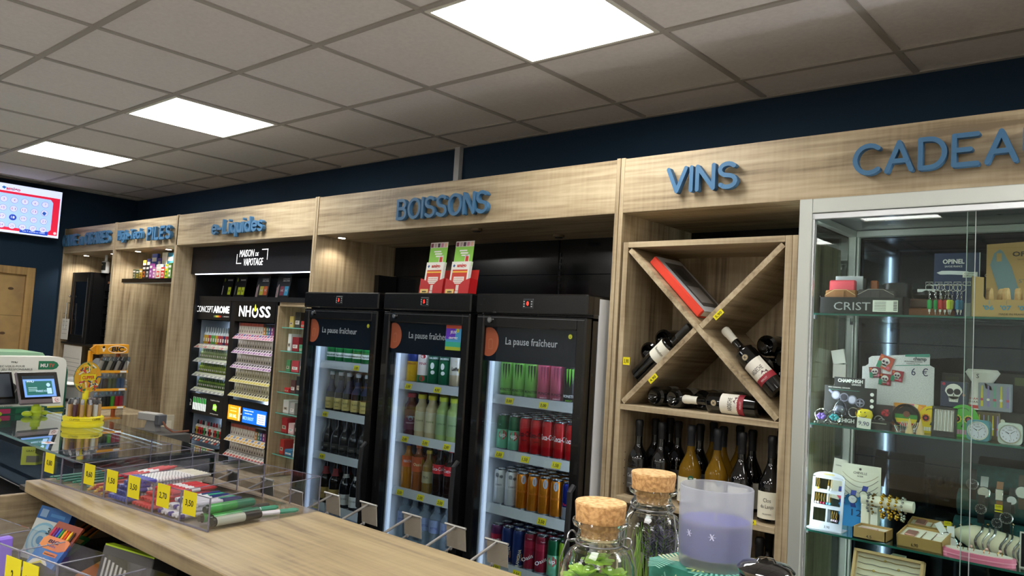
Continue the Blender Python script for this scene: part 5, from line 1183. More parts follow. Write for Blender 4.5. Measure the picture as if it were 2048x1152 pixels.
open_box(1860, 1075, 2.80, .128, .06, .05, 'b7935c', 'e6dccc', 'second open kraft box standing behind the watch box', fill=fill_w, tip=.25)
# teal watch pillows
TEAL = mottled('teal_velvet', '123c3e', '1a4c4c', 80, .85)
r = E('watch_pillow_stand', 'stepped teal velvet watch stand on the third glass shelf', 'watch stand', (-.45, 2.90, Z3))
for j, (z, y) in enumerate(((.205, .06), (.125, .02), (.045, -.03))):
    m = MB(); m.tube([(-.13, y, z), (.22, y, z)], .042, TEAL, 20); B('velvet_roll', m, r)
m = MB(); m.box(-.12, .05, 0, .2, .09, .2, K('0f2a2c', .8)); B('backing', m, r)
wl = [(1945, 968, 2.915, 'round watch with black dial and steel case, leftmost on the top velvet roll', '16171b', '1c1c20', 1.05), (1968, 985, 2.91, 'steel watch with silver dial on mesh strap, second on the top roll', 'b9b4aa', 'metal', 1.1),
      (1999, 990, 2.91, 'rectangular watch with tan strap on the top velvet roll', 'c9c4b8', '9a6a4a', .9), (2024, 1001, 2.905, 'small watch with steel case and white strap, fourth on the top roll', 'c8c8cc', '3a3c40', .85), (2045, 985, 2.905, 'watch with large silver dial at the right frame edge', 'c9c9c4', '4a4038', 1.15),
      (1962, 1018, 2.87, 'round black-dial watch on the middle velvet roll', '1a1c20', '16181c', .95), (1994, 1046, 2.86, 'black-faced watch at the bottom of the middle roll', '121418', '15171a', .9), (2013, 1036, 2.86, 'larger round black-dial watch right of the yellow tag', '141618', '1a1c1e', 1.05)]
for px, py, y, lb, f, s_, sc in wl:
    p = at(px, py, 'y', y-.06); watch((p.x, y-.06, p.z), lb, f, s_, s=sc, sq=('rectangular' in lb), grp='watches on the velvet rolls', rot=(-.1, 0, 0))
def tag_card(px, py, y, label, rz=0):
    p = at(px, py, 'y', y); m = MB(); m.box(-.010, 0, -.011, .010, .001, .011, K('e0d21e', .5)); m.box(-.0101, -.0003, -.0075, .0101, 0, -.004, INK); m.text('5 ATM', 0, -.0004, .003, .005, INK, w=.014); B('watch_tag', m, None, (p.x, y, p.z), rz=rz, label=label, cat='tag')
tag_card(1997, 1017, 2.795, 'yellow tag on the black watch in the middle velvet roll'); tag_card(1895, 1050, 2.775, 'yellow tag above the white watches beside the kraft boxes', .2)
for i, (px, c) in enumerate(((1922, 'b9a070'), (1935, 'c0c0c4'), (1941, 'a08050'), (1967, 'b08a4a'), (1976, 'b89a70'), (2003, 'b88a5a'), (2026, 'b9a88a'))):
    p = at(px, 1062, 'y', 2.824); m = MB(); m.tube([(0, 0, .022), (.001, -.006, .01), (0, -.007, 0), (.001, -.006, -.014), (0, -.002, -.026)], .0011, K(c, .25, 1), 5); m.sphere(0, -.005, .02, .005 if i % 2 == 0 else .002, K(c, .25, 1), 8, 5)
    B('chain_bracelet', m, None, (p.x, 2.824, p.z), label='fine chain bracelet on the lowest velvet roll, %s' % nth(i), cat='bracelet', group='fine chains on the lowest velvet roll')
for i, (px, py) in enumerate(((1892, 1075), (1903, 1085))):
    p = at(px, py, 'y', 2.735); watch((p.x, 2.735, p.z), ('pale watch standing on edge, left of the two white ones', 'pale round watch with white strap, right of the two white ones')[i], 'e4e4e8', 'd8d8da', s=1.05, rot=(0, .4*i-.5, .5*(1-i)), grp='white watches')
m = MB(); m.box(-.02, 0, 0, .03, .03, .016, K('e9e4d8', .5)); m.box(-.012, -.0004, .004, .002, 0, .012, K('d8c81e', .5)); B('watch_cuff', m, None, (-.577, 2.715, Z3+.001), label='small white cushion with yellow tag under the white watches', cat='cushion')
r = E('bracelet_roll', 'cream fabric bracelet roll with pointed end on the third shelf', 'bracelet holder', (-.455, 2.775, Z3+.038), rot=(0, .10, -.15))
m = MB(); m.lathe([(.006, -.115), (.022, -.095), (.036, -.06), (.038, 0), (.038, .12), (0, .121)], n=24, m=K('ddd2ba', .75)); m.v = [(c, b, a) for a, b, c in m.v]; m.f = [f[::-1] for f in m.f]; B('roll', m, r)
for i, x in enumerate((-.035, -.015, 0, .032, .045, .066, .078)):
    m = MB(); m.tube([(x+.005*math.sin(k), .040*math.cos(2*PI*k/22), .040*math.sin(2*PI*k/22)) for k in range(22)], (.0035, .003, .004, .0035, .003, .003, .0035)[i], K(('8f8f93', 'e0e0e2', 'c8c8cc', '8a8a8e', '9a9a9e', 'd8d8dc', 'c0c0c6')[i], .25, .9), 6, True)
    b_ = B('bangle', m, None, label='silver bangle on the cream roll, %s' % nth(i), cat='bracelet', group='silver bangles on the cream roll'); b_.location = (-.455, 2.775, Z3+.038); b_.rotation_euler = (0, .10, -.15)
r = E('ring_tray', 'pink oval ring tray on the third glass shelf', 'ring tray', (-.478, 2.665, Z3))
def oval(a_, b_, n=30): return [(a_*math.cos(2*PI*k/n), b_*math.sin(2*PI*k/n)) for k in range(n)]
m = MB(); m.prismz(oval(.094, .036), 0, .010, K('e07a9a', .35)); m.prismz(oval(.096, .038), .010, .013, K('f0a0b8', .35)); m.prismz(oval(.095, .037), .013, .024, K('e07a9a', .35)); m.M = T(rx=.15); B('tray', m, r)
m = MB(); m.prismz(oval(.086, .030), .0235, .026, K('ded6ce', .6)); B('cushion', m, r)
for i, (x, c) in enumerate(((-.045, 'c8a070'), (-.018, 'd0906a'), (.022, 'e0a080'), (.055, 'c89a50'))):
    m = MB(); m.tube([(.008*math.cos(PI*k/6), 0, .008*math.sin(PI*k/6)) for k in range(12)], .0013, K(c, .25, 1), 5, True); m.sphere(0, -.001, .009, .0045, K('e8b8b0', .15, .3), 8, 5)
    B('ring', m, None, (-.478+x, 2.660, Z3+.030), rz=.3*i, label='gold-coloured ring on the pink tray, %s' % nth(i), cat='ring', group='rings on the pink tray')
r = E('necklace_box', 'black velvet box with silver necklace at the right frame edge, third shelf', 'jewellery box', (-.337, 2.69, Z3), rot=(-.15, 0, .1))
m = MB(); m.box(-.043, 0, 0, .06, .012, .10, K('c9c6be', .4)); m.box(-.039, -.001, .004, .056, 0, .096, K('08080a', .9)); B('box', m, r)
m = MB(); m.tube([(-.03, -.003, .088), (-.01, -.003, .05), (.01, -.003, .03)], .0012, CHROME, 5); m.sphere(-.022, -.004, .05, .006, CHROME, 8, 6); m.sphere(-.008, -.004, .026, .006, CHROME, 8, 6); B('necklace', m, r)
# --- bottom shelf in view
r = E('bracelet_case', 'shallow pale wooden frame box of fine bracelets below the third glass shelf', 'jewellery case', (-.715, 2.66, 1.055), rot=(-.35, 0, .02))
wp = K('c9a878', .6); m = MB()
for a in ((-.10, -.092, -.30, 0), (.092, .10, -.30, 0)): m.box(a[0], -.02, a[2], a[1], .01, a[3], wp)
m.box(-.10, -.02, -.008, .10, .01, 0, wp); m.box(-.10, -.02, -.30, .10, .01, -.29, wp); B('frame', m, r)
m = MB(); m.box(-.092, .0, -.29, .092, .008, -.008, K('ddd5bf', .7)); B('lining', m, r)
for k in range(7):
    m = MB(); z = -.02-.018*k; m.tube([(-.088+.022*j, -.003, z-.002*(j % 2)) for j in range(9)], .0011, K(('b9a070', 'a8a8ac')[k % 2], .3, .9), 4); m.sphere((-.01, .03, -.04, .05, .0, .02, -.03)[k], -.004, z, .004, K('c8b070', .3, .9), 8, 5); B('bracelet_row', m, r)
m = MB(); m.box(-.02, -.002, 0, .02, .03, .30, WB); B('support', m, None, (-.715, 2.74, Z4), label='cream prop behind the wooden bracelet case', cat='stand')

# ================================================================== e-liquid display
VX0, VX1 = -5.442, -3.795; VC = (VX0+VX1)/2
t = E('vape_display', 'black illuminated e-liquid display with brand headers and shelves', 'display cabinet', (VC, 2.95, 0))
def mk(): m = MB(); m.M = T(-VC, -2.95, 0); return m
VB = K('131419', .4); VI = K('22252c', .5)
m = mk(); m.box(VX0, 2.70, 1.985, VX1, 3.1, ZB, K('15151d', .45)); hd = B('header', m, t)
m = mk(); EW = K('ffffff', .5, em=1.3)
m.text('MAISON', -4.705, 2.6995, 2.090, .047, EW, w=.175, shear=.12); m.text('DE', -4.578, 2.6995, 2.092, .024, EW, w=.036, shear=.12); m.text('VAPOTAGE', -4.62, 2.6995, 2.032, .047, EW, w=.235, shear=.12)
for a in ((-4.825,2.045,-4.820,2.11),(-4.825,2.045,-4.765,2.050),(-4.455,2.065,-4.450,2.135),(-4.52,2.130,-4.450,2.135)): m.box(a[0], 2.699, a[1], a[2], 2.6997, a[3], EW)
B('lettering', m, hd)
m = mk(); m.box(VX0+.06, 2.702, 1.978, VX1-.02, 2.712, 1.984, K('ffffff', .5, em=5, emc='e8ecff')); B('led_strip', m, t)
m = mk(); m.box(VX0, 2.74, .71, VX0+.02, 3.1, 1.985, VB); m.box(VX1-.01, 2.74, .71, VX1, 3.1, 1.985, VB); m.box(VX0, 3.08, .72, VX1, 3.1, 1.985, VB)
m.box(VX0, 2.76, 1.80, VX1, 3.08, 1.83, VB); m.box(-4.962, 2.765, .72, -4.902, 3.08, 1.80, VB); m.box(-4.412, 2.765, .72, -4.398, 3.08, 1.80, VB)
B('carcass', m, t)
def poster(x, w_, art, label, z=1.835):
    q = E('poster', label, 'poster', (x, 2.93, z), rot=(-.12, 0, 0)); m = MB(); m.box(-w_/2, 0, 0, w_/2, .003, .155, K('1c1e20', .35)); B('panel', m, q); m = MB(); art(m, w_); B('artwork', m, q)
def art_n(n):
    def f(m, w_):
        m.text('NHOSS', w_*.2, -.0003, .122, .011, WHITE, w=w_*.42)
        m.prism([(-w_*.3, .145), (-w_*.22, .128), (-w_*.3, .112), (-w_*.38, .128)], -.0006, 0, K('7d8a2a', .5))
        m.box(-w_*.40, -.001, .02, -w_*.34, 0, .085, K('d8d0d0' if n == 1 else '8a9a8a', .5))
        for k in range(n): m.box(w_*(.14-.28*(n-1)+.32*k), -.001, .02, w_*(.40-.28*(n-1)+.32*k), 0, .075, K('a3b02a', .5, em=.25)); m.text('5€', w_*(.27-.28*(n-1)+.32*k), -.0012, .04, .015, INK)
    return f
def art_c(c1, c2):
    def f(m, w_):
        m.text('CONCEPT', w_*.15, -.0003, .128, .008, WHITE, w=w_*.5); m.text('AROME', w_*.15, -.0003, .115, .009, WHITE, w=w_*.5, bold=.03)
        for k, (x, c) in enumerate(((-.05, c1), (.26, c2))): m.box(w_*(x-.13), -.001, .02, w_*(x+.15), 0, .082, K(c, .5, em=.3)); m.text('9€' if k else '14€', w_*(x+.01), -.0012, .045, .017, WHITE)
        for k in range(3): m.box(-w_*.46+.008*k, -.001, .005, -w_*.46+.006+.008*k, 0, .075+.01*k, K(('d8c8c8', 'c8889a', 'e0dcd0')[k], .5))
    return f
for x, w_, a, lb in ((-5.335, .15, art_n(1), 'small black price poster with one green square, leftmost under the header'), (-5.155, .15, art_n(2), 'small black price poster with two green squares, second from left'),
                 (-4.855, .16, art_c('a9a03a', 'b5562a'), 'small black price poster with olive and orange squares'), (-4.60, .16, art_c('7a3a4a', '3a8fb5'), 'small black price poster with blue square, rightmost')): poster(x*1.0-.02, w_, a, lb)
# headers of the two columns
m = mk(); m.box(VX0+.02, 2.762, 1.665, -4.962, 2.78, 1.80, VB); h1 = B('column_header', m, t)
m = mk(); m.text('CONCEPT', -5.315, 2.7617, 1.716, .045, K('ffffff', .5, em=1.1), w=.235, bold=-.012); m.text('AROME', -5.085, 2.7617, 1.716, .045, K('ffffff', .5, em=1.1), w=.215, bold=.035)
for k in range(6): m.disc(-5.175+.018*k, 2.7617, 1.69, .008, K(('5a6a3a', '8a9a4a', 'd8c83a', 'e0a03a', 'c8502a', '8a2a2a')[k], .5, em=.4), 10)
m.text('LE SPECIALISTE', -5.015, 2.7617, 1.687, .007, WHITE, w=.08); B('lettering', m, h1)
m = mk(); m.box(-4.90, 2.762, 1.665, -4.412, 2.78, 1.80, K('0c0e12', .3)); h2 = B('column_header', m, t)
m = mk(); EW2 = K('ffffff', .5, em=1.6)
m.text('NH', -4.775, 2.7617, 1.700, .070, EW2, w=.145, bold=.015); m.text('SS', -4.53, 2.7617, 1.700, .070, EW2, w=.13, bold=.015)
for a0 in range(24):
    a, b = math.radians(130+280*a0/24), math.radians(130+280*(a0+1)/24); 
    m.prism([(-4.648+.037*math.cos(a), 1.730+.036*math.sin(a)), (-4.648+.024*math.cos(a), 1.730+.023*math.sin(a)), (-4.648+.024*math.cos(b), 1.730+.023*math.sin(b)), (-4.648+.037*math.cos(b), 1.730+.036*math.sin(b))], 2.761, 2.7616, EW2)
m.prism([(-4.648, 1.782), (-4.660, 1.750), (-4.656, 1.738), (-4.648, 1.734), (-4.640, 1.738), (-4.636, 1.750)], 2.7605, 2.7616, K('d8e02a', .5, em=1.4)); B('lettering', m, h2)
def vshelf(x0, x1, z, depth, strip, strip_h, cols, zb=None):
    """shelf with a sloping label strip whose lower edge is at z"""
    m = mk(); m.box(x0, 2.79, z+strip_h-.006, x1, 3.08, z+strip_h-.001, VI); s_ = B('shelf', m, t)
    m = mk(); m.prismx([(2.755, z), (2.758, z-.001), (2.795, z+strip_h), (2.792, z+strip_h)], x0, x1, K(strip[0], .5)); 
    n = cols; M0 = m.M; w_ = (x1-x0)/n
    m.M = M0 @ T(0, 2.7545, z, rx=-math.atan2(.037, strip_h))
    L_ = math.hypot(.037, strip_h)
    for k in range(n):
        for q, c in enumerate(strip[1]): 
            z0 = L_*(.1+.45*q); m.box(x0+w_*(k+.15), -.0006, z0, x0+w_*(k+.8), 0, z0+L_*.32, K(c[(k*7+q) % len(c)], .6))
    B('label_strip', m, s_)
    m = mk(); 
    for xx in (x0+.03, x1-.03): m.cyl(xx, 2.80, z+strip_h-.012, z+strip_h-.006, .012, K('ffffff', .5, em=18, emc='e6f0ff'), 10)
    B('shelf_lamp', m, s_)
C0, C1_ = VX0+.022, -4.964; N0, N1 = -4.900, -4.414
m = mk()
for (x0, x1) in ((C0, C1_), (N0, N1)): m.box(x0, 3.06, .72, x1, 3.08, 1.66, K('5f6b78', .5)); m.box(x0, 2.80, .72, x0+.003, 3.06, 1.66, K('8c99a6', .4))
B('lining', m, t)
for x0, z0, z1 in ((C0+.02, 1.18, 1.65), (C0+.02, .75, .985), (N0+.008, .95, 1.64)):
    m = mk(); m.box(x0, 3.045, z0, x0+.012, 3.055, z1, K('ffffff', .5, em=10, emc='e2f0ff')); B('led_strip', m, t)
GR = (['d8b0a8', 'b5c8a8', 'd0d0c8', 'c85a5a'], ['e8e4dc', 'c8d8c0'])
for z, st in ((1.462, ('c9b8b4', GR)), (1.362, ('a9aaa4', (['c8ccc0', '8a8d86'], ['b9c4a0']))), (1.262, ('a5a6a2', (['d0d4c8', '90938c'], ['c0c8a0']))), (1.155, ('9fa09c', (['c8ccc4', '8a8d86'], ['c8cfa0'])))):
    vshelf(C0, C1_, z, .2, st, .028, 16)
PUR = (['8a5a92', 'a880a8'], ['2a2a2e', '4a464a'])
for z, st in ((1.548, ('d8c4cc', (['c87a8a', 'c88aa0', 'b06a9a'], ['a03a5a', '3a4a8a', '8a4a7a']))), (1.452, ('d6ccd2', PUR)), (1.354, ('d6ccd2', PUR)), (1.260, ('cfcaa8', (['c8b83a', 'bfae3a'], ['2a2a2e', '55523a']))), (1.166, ('cfcaa8', (['c8b83a', 'bfae3a'], ['2a2a2e', '55523a'])))):
    vshelf(N0, N1, z, .2, st, .036, 15)
vshelf(C0, C1_, .815, .2, ('2a2a2c', (['c8bdb0', 'a83a30', '5a7a9a'], ['d8d0c4'])), .034, 12)
vshelf(N0, N1, .872, .2, ('cfc8bc', (['c8a03a', 'c89a4a'], ['d8a84a', '6a7a9a'])), .034, 13)
vshelf(N0, N1, .772, .2, ('c9c2b8', (['b83a34', 'a84a40'], ['8a8a84'])), .034, 13)
m = mk(); m.box(C0, 2.765, 1.0, C1_, 2.785, 1.142, VB); s_ = B('advert_panel', m, t)
m = mk()
for k in range(8): x = -5.375+.024*k; m.box(x, 2.764, 1.025, x+.015, 2.765, 1.075, K('e4efe6', .5, em=.8)); m.box(x+.001, 2.764, 1.075, x+.014, 2.765, 1.105, K('4fae5a', .5, em=.6)); m.box(x+.005, 2.764, 1.105, x+.010, 2.765, 1.115, K('a8d8b0', .5, em=.6))
m.text('Liquideo', -5.415, 2.7645, 1.05, .016, WHITE, M=None, w=.03); m.tube([(-5.415+.012*math.cos(PI*j/5), 2.7645, 1.078+.014*math.sin(PI*j/5)) for j in range(10)], .0015, WHITE, 4, True)
m.text('La gamme co fruits', -5.07, 2.7645, 1.108, .010, WHITE, w=.12); m.prism([(-5.095, 1.05), (-5.045, 1.042), (-5.04, 1.075), (-5.06, 1.09), (-5.09, 1.085)], 2.764, 2.7646, K('9fd84a', .5, em=.8)); m.text('CO', -5.068, 2.7636, 1.058, .018, K('f4fff0', .5, em=.6)); m.text('pour les gourmands', -5.07, 2.7645, 1.018, .008, WHITE, w=.11)
B('advert_artwork', m, s_)
m = mk(); m.box(N0, 2.77, .995, N1, 2.785, 1.145, VB); s_ = B('screen_surround', m, t)
m = mk(); m.box(-4.893, 2.766, 1.010, -4.740, 2.770, 1.105, K('f09a1c', .5, em=1.1)); m.text('50 ML', -4.825, 2.7657, 1.026, .022, K('ffe8a8', .5, em=1.5), w=.095, bold=.02); m.text('Choisissez', -4.825, 2.7657, 1.085, .009, K('ffd88a', .5, em=1.2), w=.08); m.text('votre format', -4.825, 2.7657, 1.065, .009, K('ffd88a', .5, em=1.2), w=.08); m.box(-4.757, 2.7655, 1.014, -4.743, 2.7659, 1.098, K('f4ece0', .5, em=1)); B('orange_screen', m, s_)
m = mk(); m.box(-4.708, 2.766, 1.008, -4.428, 2.770, 1.102, K('1565d8', .5, em=1.1)); m.text('Choisissez votre taux', -4.635, 2.7657, 1.084, .009, K('cfe0ff', .5, em=1.3), w=.12); m.text('de nicotine avec', -4.635, 2.7657, 1.066, .009, K('cfe0ff', .5, em=1.3), w=.09); m.text('NICO SHOOT', -4.635, 2.7657, 1.028, .022, K('8ab4ff', .5, em=1.8), w=.13); m.text('+', -4.724, 2.7657, 1.05, .016, EW2)
m.box(-4.528, 2.7652, 1.016, -4.433, 2.7658, 1.080, K('e8eef8', .5, em=1))
for k in range(4): m.text('20mg 50/50', -4.48, 2.7648, 1.066-.014*k, .006, K('1a3a8a', .5), w=.07)
B('blue_screen', m, s_)
# goods
def mini_bottle(name, r_, h, body, band, cap, top=None):
    def f():
        m = MB(); bm = K(body, .3); lm = K(band, .5); cm = K(cap, .4)
        m.lathe([(r_*.9, 0, bm), (r_, .003, lm), (r_, h*.52, bm), (r_*.95, h*.6), (r_*.45, h*.7, cm), (r_*.5, h*.72), (r_*.34, h*.95), (0, h)], n=10)
        m.box(-r_*.5, -r_*1.02, h*.15, r_*.5, -r_*.95, h*.35, K(top or 'e8e8e0', .6)); return B(name, m, cat='bottle')
    return Kind(f)
mb = {'y': mini_bottle('e_liquid_bottle', .0155, .125, 'c8d8e0', 'c8a02a', 'b8c8d0'), 'g': mini_bottle('e_liquid_bottle', .0155, .125, 'c8d8e0', '5a9a4a', 'b8c8d0'), 'r': mini_bottle('e_liquid_bottle', .0155, .125, 'c8d8e0', 'b03a44', 'b8c8d0'), 'k': mini_bottle('e_liquid_bottle', .0155, .125, 'c8d8e0', '3a2a5a', 'b8c8d0'),
      'p': mini_bottle('e_liquid_bottle', .0155, .125, 'c8d8e0', 'a8284a', 'b8c8d0')}
for i, c in enumerate('yyrggyrrkrpprr'[:14]): mb[c]((C0+.028+.0335*i, 2.83, 1.490), 'clear-topped e-liquid bottle, top shelf of the left column, '+nth(i), 'clear-topped e-liquid bottles')
sg = [mini_bottle('e_liquid_bottle', .0125, .068, 'a8bc8a', '8aa06a', '9cb48c'), mini_bottle('e_liquid_bottle', .0125, .068, '8aa03a', '7a9230', '6a8a30'), mini_bottle('e_liquid_bottle', .0125, .068, '7a9a34', '4a6a2a', '3a5a2a')]
for j, z in enumerate((1.390, 1.290, 1.183)):
    for i in range(17):
        sg[j]((C0+.020+.0267*i, 2.815, z), 'small green e-liquid bottle, %s shelf of the left column, %s' % (('second', 'third', 'fourth')[j], nth(i)), 'small green e-liquid bottles', rz=.1*math.sin(i*3))
bt = [mini_bottle('e_liquid_bottle', .017, .10, 'e8e4dc', c, d, '2a1a1a') for c, d in (('c8a83a', '1c1a1a'), ('4a9a5a', 'c8d0c8'), ('c83a3a', 'b03030'), ('e0dcd0', 'b02a34'), ('c8302a', '3a3a3c'))]
for i in range(12): bt[(i*2) % 5 if i < 5 else (i*3) % 4+1]((C0+.03+.037*i, 2.825, .849), 'white e-liquid bottle with coloured cap, lower shelf of the left column, '+nth(i), 'white e-liquid bottles on the lower shelf')
def vbox(body, top, mark):
    def f():
        m = MB(); m.box(-.0138, 0, 0, .0138, .03, .052, K(body, .6)); m.box(-.0138, 0, .052, .0138, .03, .072, K(top, .6)); m.box(-.006, -.0005, .030, .006, 0, .046, K('f4f2ea', .6)); m.prism([(-.004, .008), (.004, .008), (.005, .015), (0, .026), (-.005, .015)], -.0006, 0, K(mark, .6)); return B('e_liquid_box', m, cat='box')
    return Kind(f)
vb = {'r': vbox('ddd6c8', 'b05a4a', '6a4a4a'), 'w': vbox('d8d2c2', 'cfc8b8', '1c1c20'), 'y': vbox('d2ccae', '7a7a5a', '6a6a4a'), 'g': vbox('4a8a6a', '2a3a3a', 'd8e0d8'), 'o': vbox('c8843a', '3a2a2a', 'f0e0c8'), 'b': vbox('3a5aa0', '2a2a3a', 'd0d8e8'), 'v': vbox('8a3a7a', '2a1a2a', 'e0c8dc'), 'p': vbox('c86a8a', '4a2a3a', 'f0dce4'), 'n': vbox('d8cfc0', '5a3a24', '2a1c18')}
for z, pat, wd in ((1.584, 'rrrrrrrrrrogbvpw', 'top shelf'), (1.488, 'w'*16, 'second shelf'), (1.390, 'w'*16, 'third shelf'), (1.296, 'yyyyyyyyyyyyyyyy', 'fourth shelf'), (1.202, 'yyyywyyyyywyyyyw', 'fifth shelf'), (.906, 'rrrrrrrrrrogbvpb', 'shelf under the screens'), (.806, 'nnnnnnnnnnnnnnnn', 'lowest shelf')):
    for i, c in enumerate(pat): vb[c]((N0+.018+.0300*i, 2.80+.001*(i % 3), z), '%s e-liquid box in the right column, %s, %s' % ({'r': 'red-topped', 'w': 'cream', 'y': 'pale yellow', 'g': 'green', 'o': 'orange', 'b': 'blue', 'v': 'violet', 'p': 'pink', 'n': 'brown-topped'}[c], wd, nth(i)), 'e-liquid boxes on the %s of the right column' % wd)
# glass-shelved side column
r = E('glass_shelf_column', 'narrow oak column with glass shelves and white light strip beside the e-liquids', 'shelf column', (-4.1, 2.95, 0))
def mk2(): m = MB(); m.M = T(4.1, -2.95, 0); return m
m = mk2(); m.box(-4.396, 2.77, .705, -4.378, 3.07, 1.80, WOODZ); m.box(-4.396, 2.77, 1.775, -3.81, 3.07, 1.80, WOODX); m.box(-4.396, 3.055, .705, -3.81, 3.07, 1.78, WOODZ); B('surround', m, r)
m = mk2(); m.box(-4.372, 3.045, .70, -4.356, 3.055, 1.755, K('ffffff', .5, em=12, emc='e2f4ff')); B('led_strip', m, r)
gz = (1.644, 1.496, 1.367, 1.237, 1.107, .987, .851)
for z in gz: m = mk2(); m.box(-4.376, 2.80, z-.006, -3.82, 3.05, z, EDG); m.box(-4.376, 2.798, z-.006, -3.82, 2.8005, z, K('7fd0c0', .15, tr=.3)); B('glass_shelf', m, r)
cb = 0
for j, (z, items) in enumerate(((1.644, [('c8b86a', .05, .08), ('3a3a34', .06, .11), ('b0302a', .04, .05), ('d8d4c8', .05, .07)]), (1.496, [('dfe4e4', .04, .12), ('8a2430', .07, .10), ('4a8a6a', .05, .05), ('e0d8d0', .05, .11)]), (1.367, [('4a8a5a', .05, .08), ('b0404a', .08, .08), ('6a6a70', .06, .10)]),
      (1.237, [('c83038', .06, .03), ('5a3a3a', .05, .09), ('2a2a30', .06, .12)]), (1.107, [('d8d8d4', .07, .09), ('a8a8a4', .05, .08)]), (.987, [('b02c34', .07, .10), ('e0b8b8', .06, .07), ('2a2a2e', .05, .10)]), (.851, [('c03a34', .05, .10), ('3a7aa0', .08, .04), ('d4dcd8', .06, .09), ('1c2a30', .04, .12)]), (.4, []))):
    x = -4.352
    for q, (c, w_, h) in enumerate(items):
        m = MB(); m.bbox(-w_/2, 0, 0, w_/2, .07, h*.9, K(c, .5), .002); m.box(-w_*.35, -.0004, h*.2, w_*.35, 0, h*.42, K('eae6e0' if q % 2 else 'c8bca8', .5)); m.text(('VAPE', 'KIT', 'POD', 'ELF')[q % 4], 0, -.0008, h*.26, h*.12, INK, w=w_*.4)
        x += w_/2; B('carton', m, None, (x, 2.83, z), rz=.1*(q-1), label='%s carton on the %s glass shelf of the narrow lit column, %s' % ({'c8b8': 'tan', '3a3a': 'black', 'b030': 'red', 'd8d4': 'pale', 'dfe4': 'white', '8a24': 'maroon', '4a8a': 'green', 'e0d8': 'cream'}.get(c[:4], 'printed'), ORD[j] if j else 'top', nth(q)), cat='carton', group='cartons in the narrow lit column'); x += w_/2+.012
for i, (x0, x1) in enumerate(((-5.43, -4.93), (-4.925, -4.42), (-4.415, -3.80))):
    m = MB(); m.bbox(x0, 2.62, 0, x1, 3.08, .70, WOODX, .002); B('base_cabinet', m, None, label='low oak base cabinet under the e-liquid display, '+nth(i), cat='cabinet')

# ================================================================== batteries bay
r = [] ; cols = [('e8a82a', 'c8402a', .05, .13), ('3a3a8a', 'd8b83a', .055, .14), ('3a50b0', 'e8d03a', .085, .17), ('4a3a9a', 'c8c8e0', .05, .14), ('d8dcc8', '4a6ab0', .07, .175), ('2a6a8a', 'e8e4c8', .085, .17), ('e0dcc0', '3a8a4a', .06, .15), ('3a7a4a', 'e8e8e0', .05, .15)]
def pack(x, y, z, w_, h, c1, c2, label, name='blister_pack', grp='blister packs on the black shelf', d=.02):
    m = MB(); m.bbox(-w_/2, 0, 0, w_/2, d, h, K(c1, .4), .002); m.box(-w_*.3, -.0008, h*.15, w_*.3, 0, h*.55, K(c2, .4)); m.box(-w_*.4, -.0006, h*.7, w_*.4, 0, h*.85, K('ece8e0', .4)); m.disc(0, -.0008, h*.35, w_*.2, K(c1, .4), 10); B(name, m, None, (x, y, z), label=label, cat='packet', group=grp)
x = -6.30
for i, (c1, c2, w_, h) in enumerate(cols): x += w_/2; pack(x, 2.73, 1.945, w_*1.12, h*1.22, c1, c2, 'tall coloured blister pack in the back row of the black shelf, '+nth(i)); x += w_/2+.020
x = -6.30
for i, (c1, c2, w_, h) in enumerate([('5a5a3a', 'b8b8a0', .05, .08), ('4a5a3a', 'c8a83a', .05, .075), ('c8a030', '5a3020', .05, .08), ('3a2420', 'c8702a', .055, .11), ('1c1c1e', 'c8c8c0', .05, .11), ('8a3a8a', 'e0b8d8', .05, .12), ('b86aa0', 'f0e0e8', .05, .09), ('d8d4c4', 'd83a2a', .075, .11), ('c83028', 'f0e8e0', .06, .09), ('d8d83a', '3a8a3a', .045, .11), ('5a8a3a', 'f0f0e0', .05, .12)]):
    x += w_/2; pack(x, 2.655, 1.945, w_, h, c1, c2, 'small coloured blister pack in the front row of the black shelf, '+nth(i)); x += w_/2+.006
n = 0
for j, (z, its) in enumerate(((1.83, ('b8b8b4', 'c8c8c8')), (1.72, ('b8602a', '2a2a2c')), (1.60, ('c8c8c4', 'd0d0cc')), (1.48, ('c83038', 'd8d0cc')), (1.36, ('c8c4c0', 'c0c0bc')), (1.22, ('a8b08a', '3a4a9a')))):
    for k, c in enumerate(its):
        x = -5.90+.10*k-.04*j/3
        m = MB(); m.tube([(0, 0, 0), (0, -.22, .0)], .003, CHROME, 5); m.tube([(-.03, -.22, .0), (.03, -.22, .0)], .002, CHROME, 5); B('peg_hook', m, None, (x, 3.12, z+.02), label='chrome peg hook in the batteries bay, %s row from the top, %s' % (ORD[j], ('left', 'right')[k]), cat='hook', group='peg hooks in the batteries bay')
        h = .05 if c in ('b8b8b4', 'c8c8c8', 'c8c8c4', 'd0d0cc', 'c8c4c0', 'c0c0bc') else .105
        m = MB(); m.bbox(-.035, 0, -h, .035, .012, 0, K(c, .5), .003); m.box(-.025, -.0006, -h*.6, .025, 0, -h*.3, K('e8e4e0' if h > .06 else '8a8a88', .5)); m.box(-.004, .0, -.002, .004, .004, .022, K(c, .5)); B('hanging_pack', m, None, (x, 2.905, z-.002), label='small pack hanging on a hook in the batteries bay, %s row from the top, %s' % (ORD[j], ('left', 'right')[k]), cat='packet', group='packs hanging in the batteries bay')

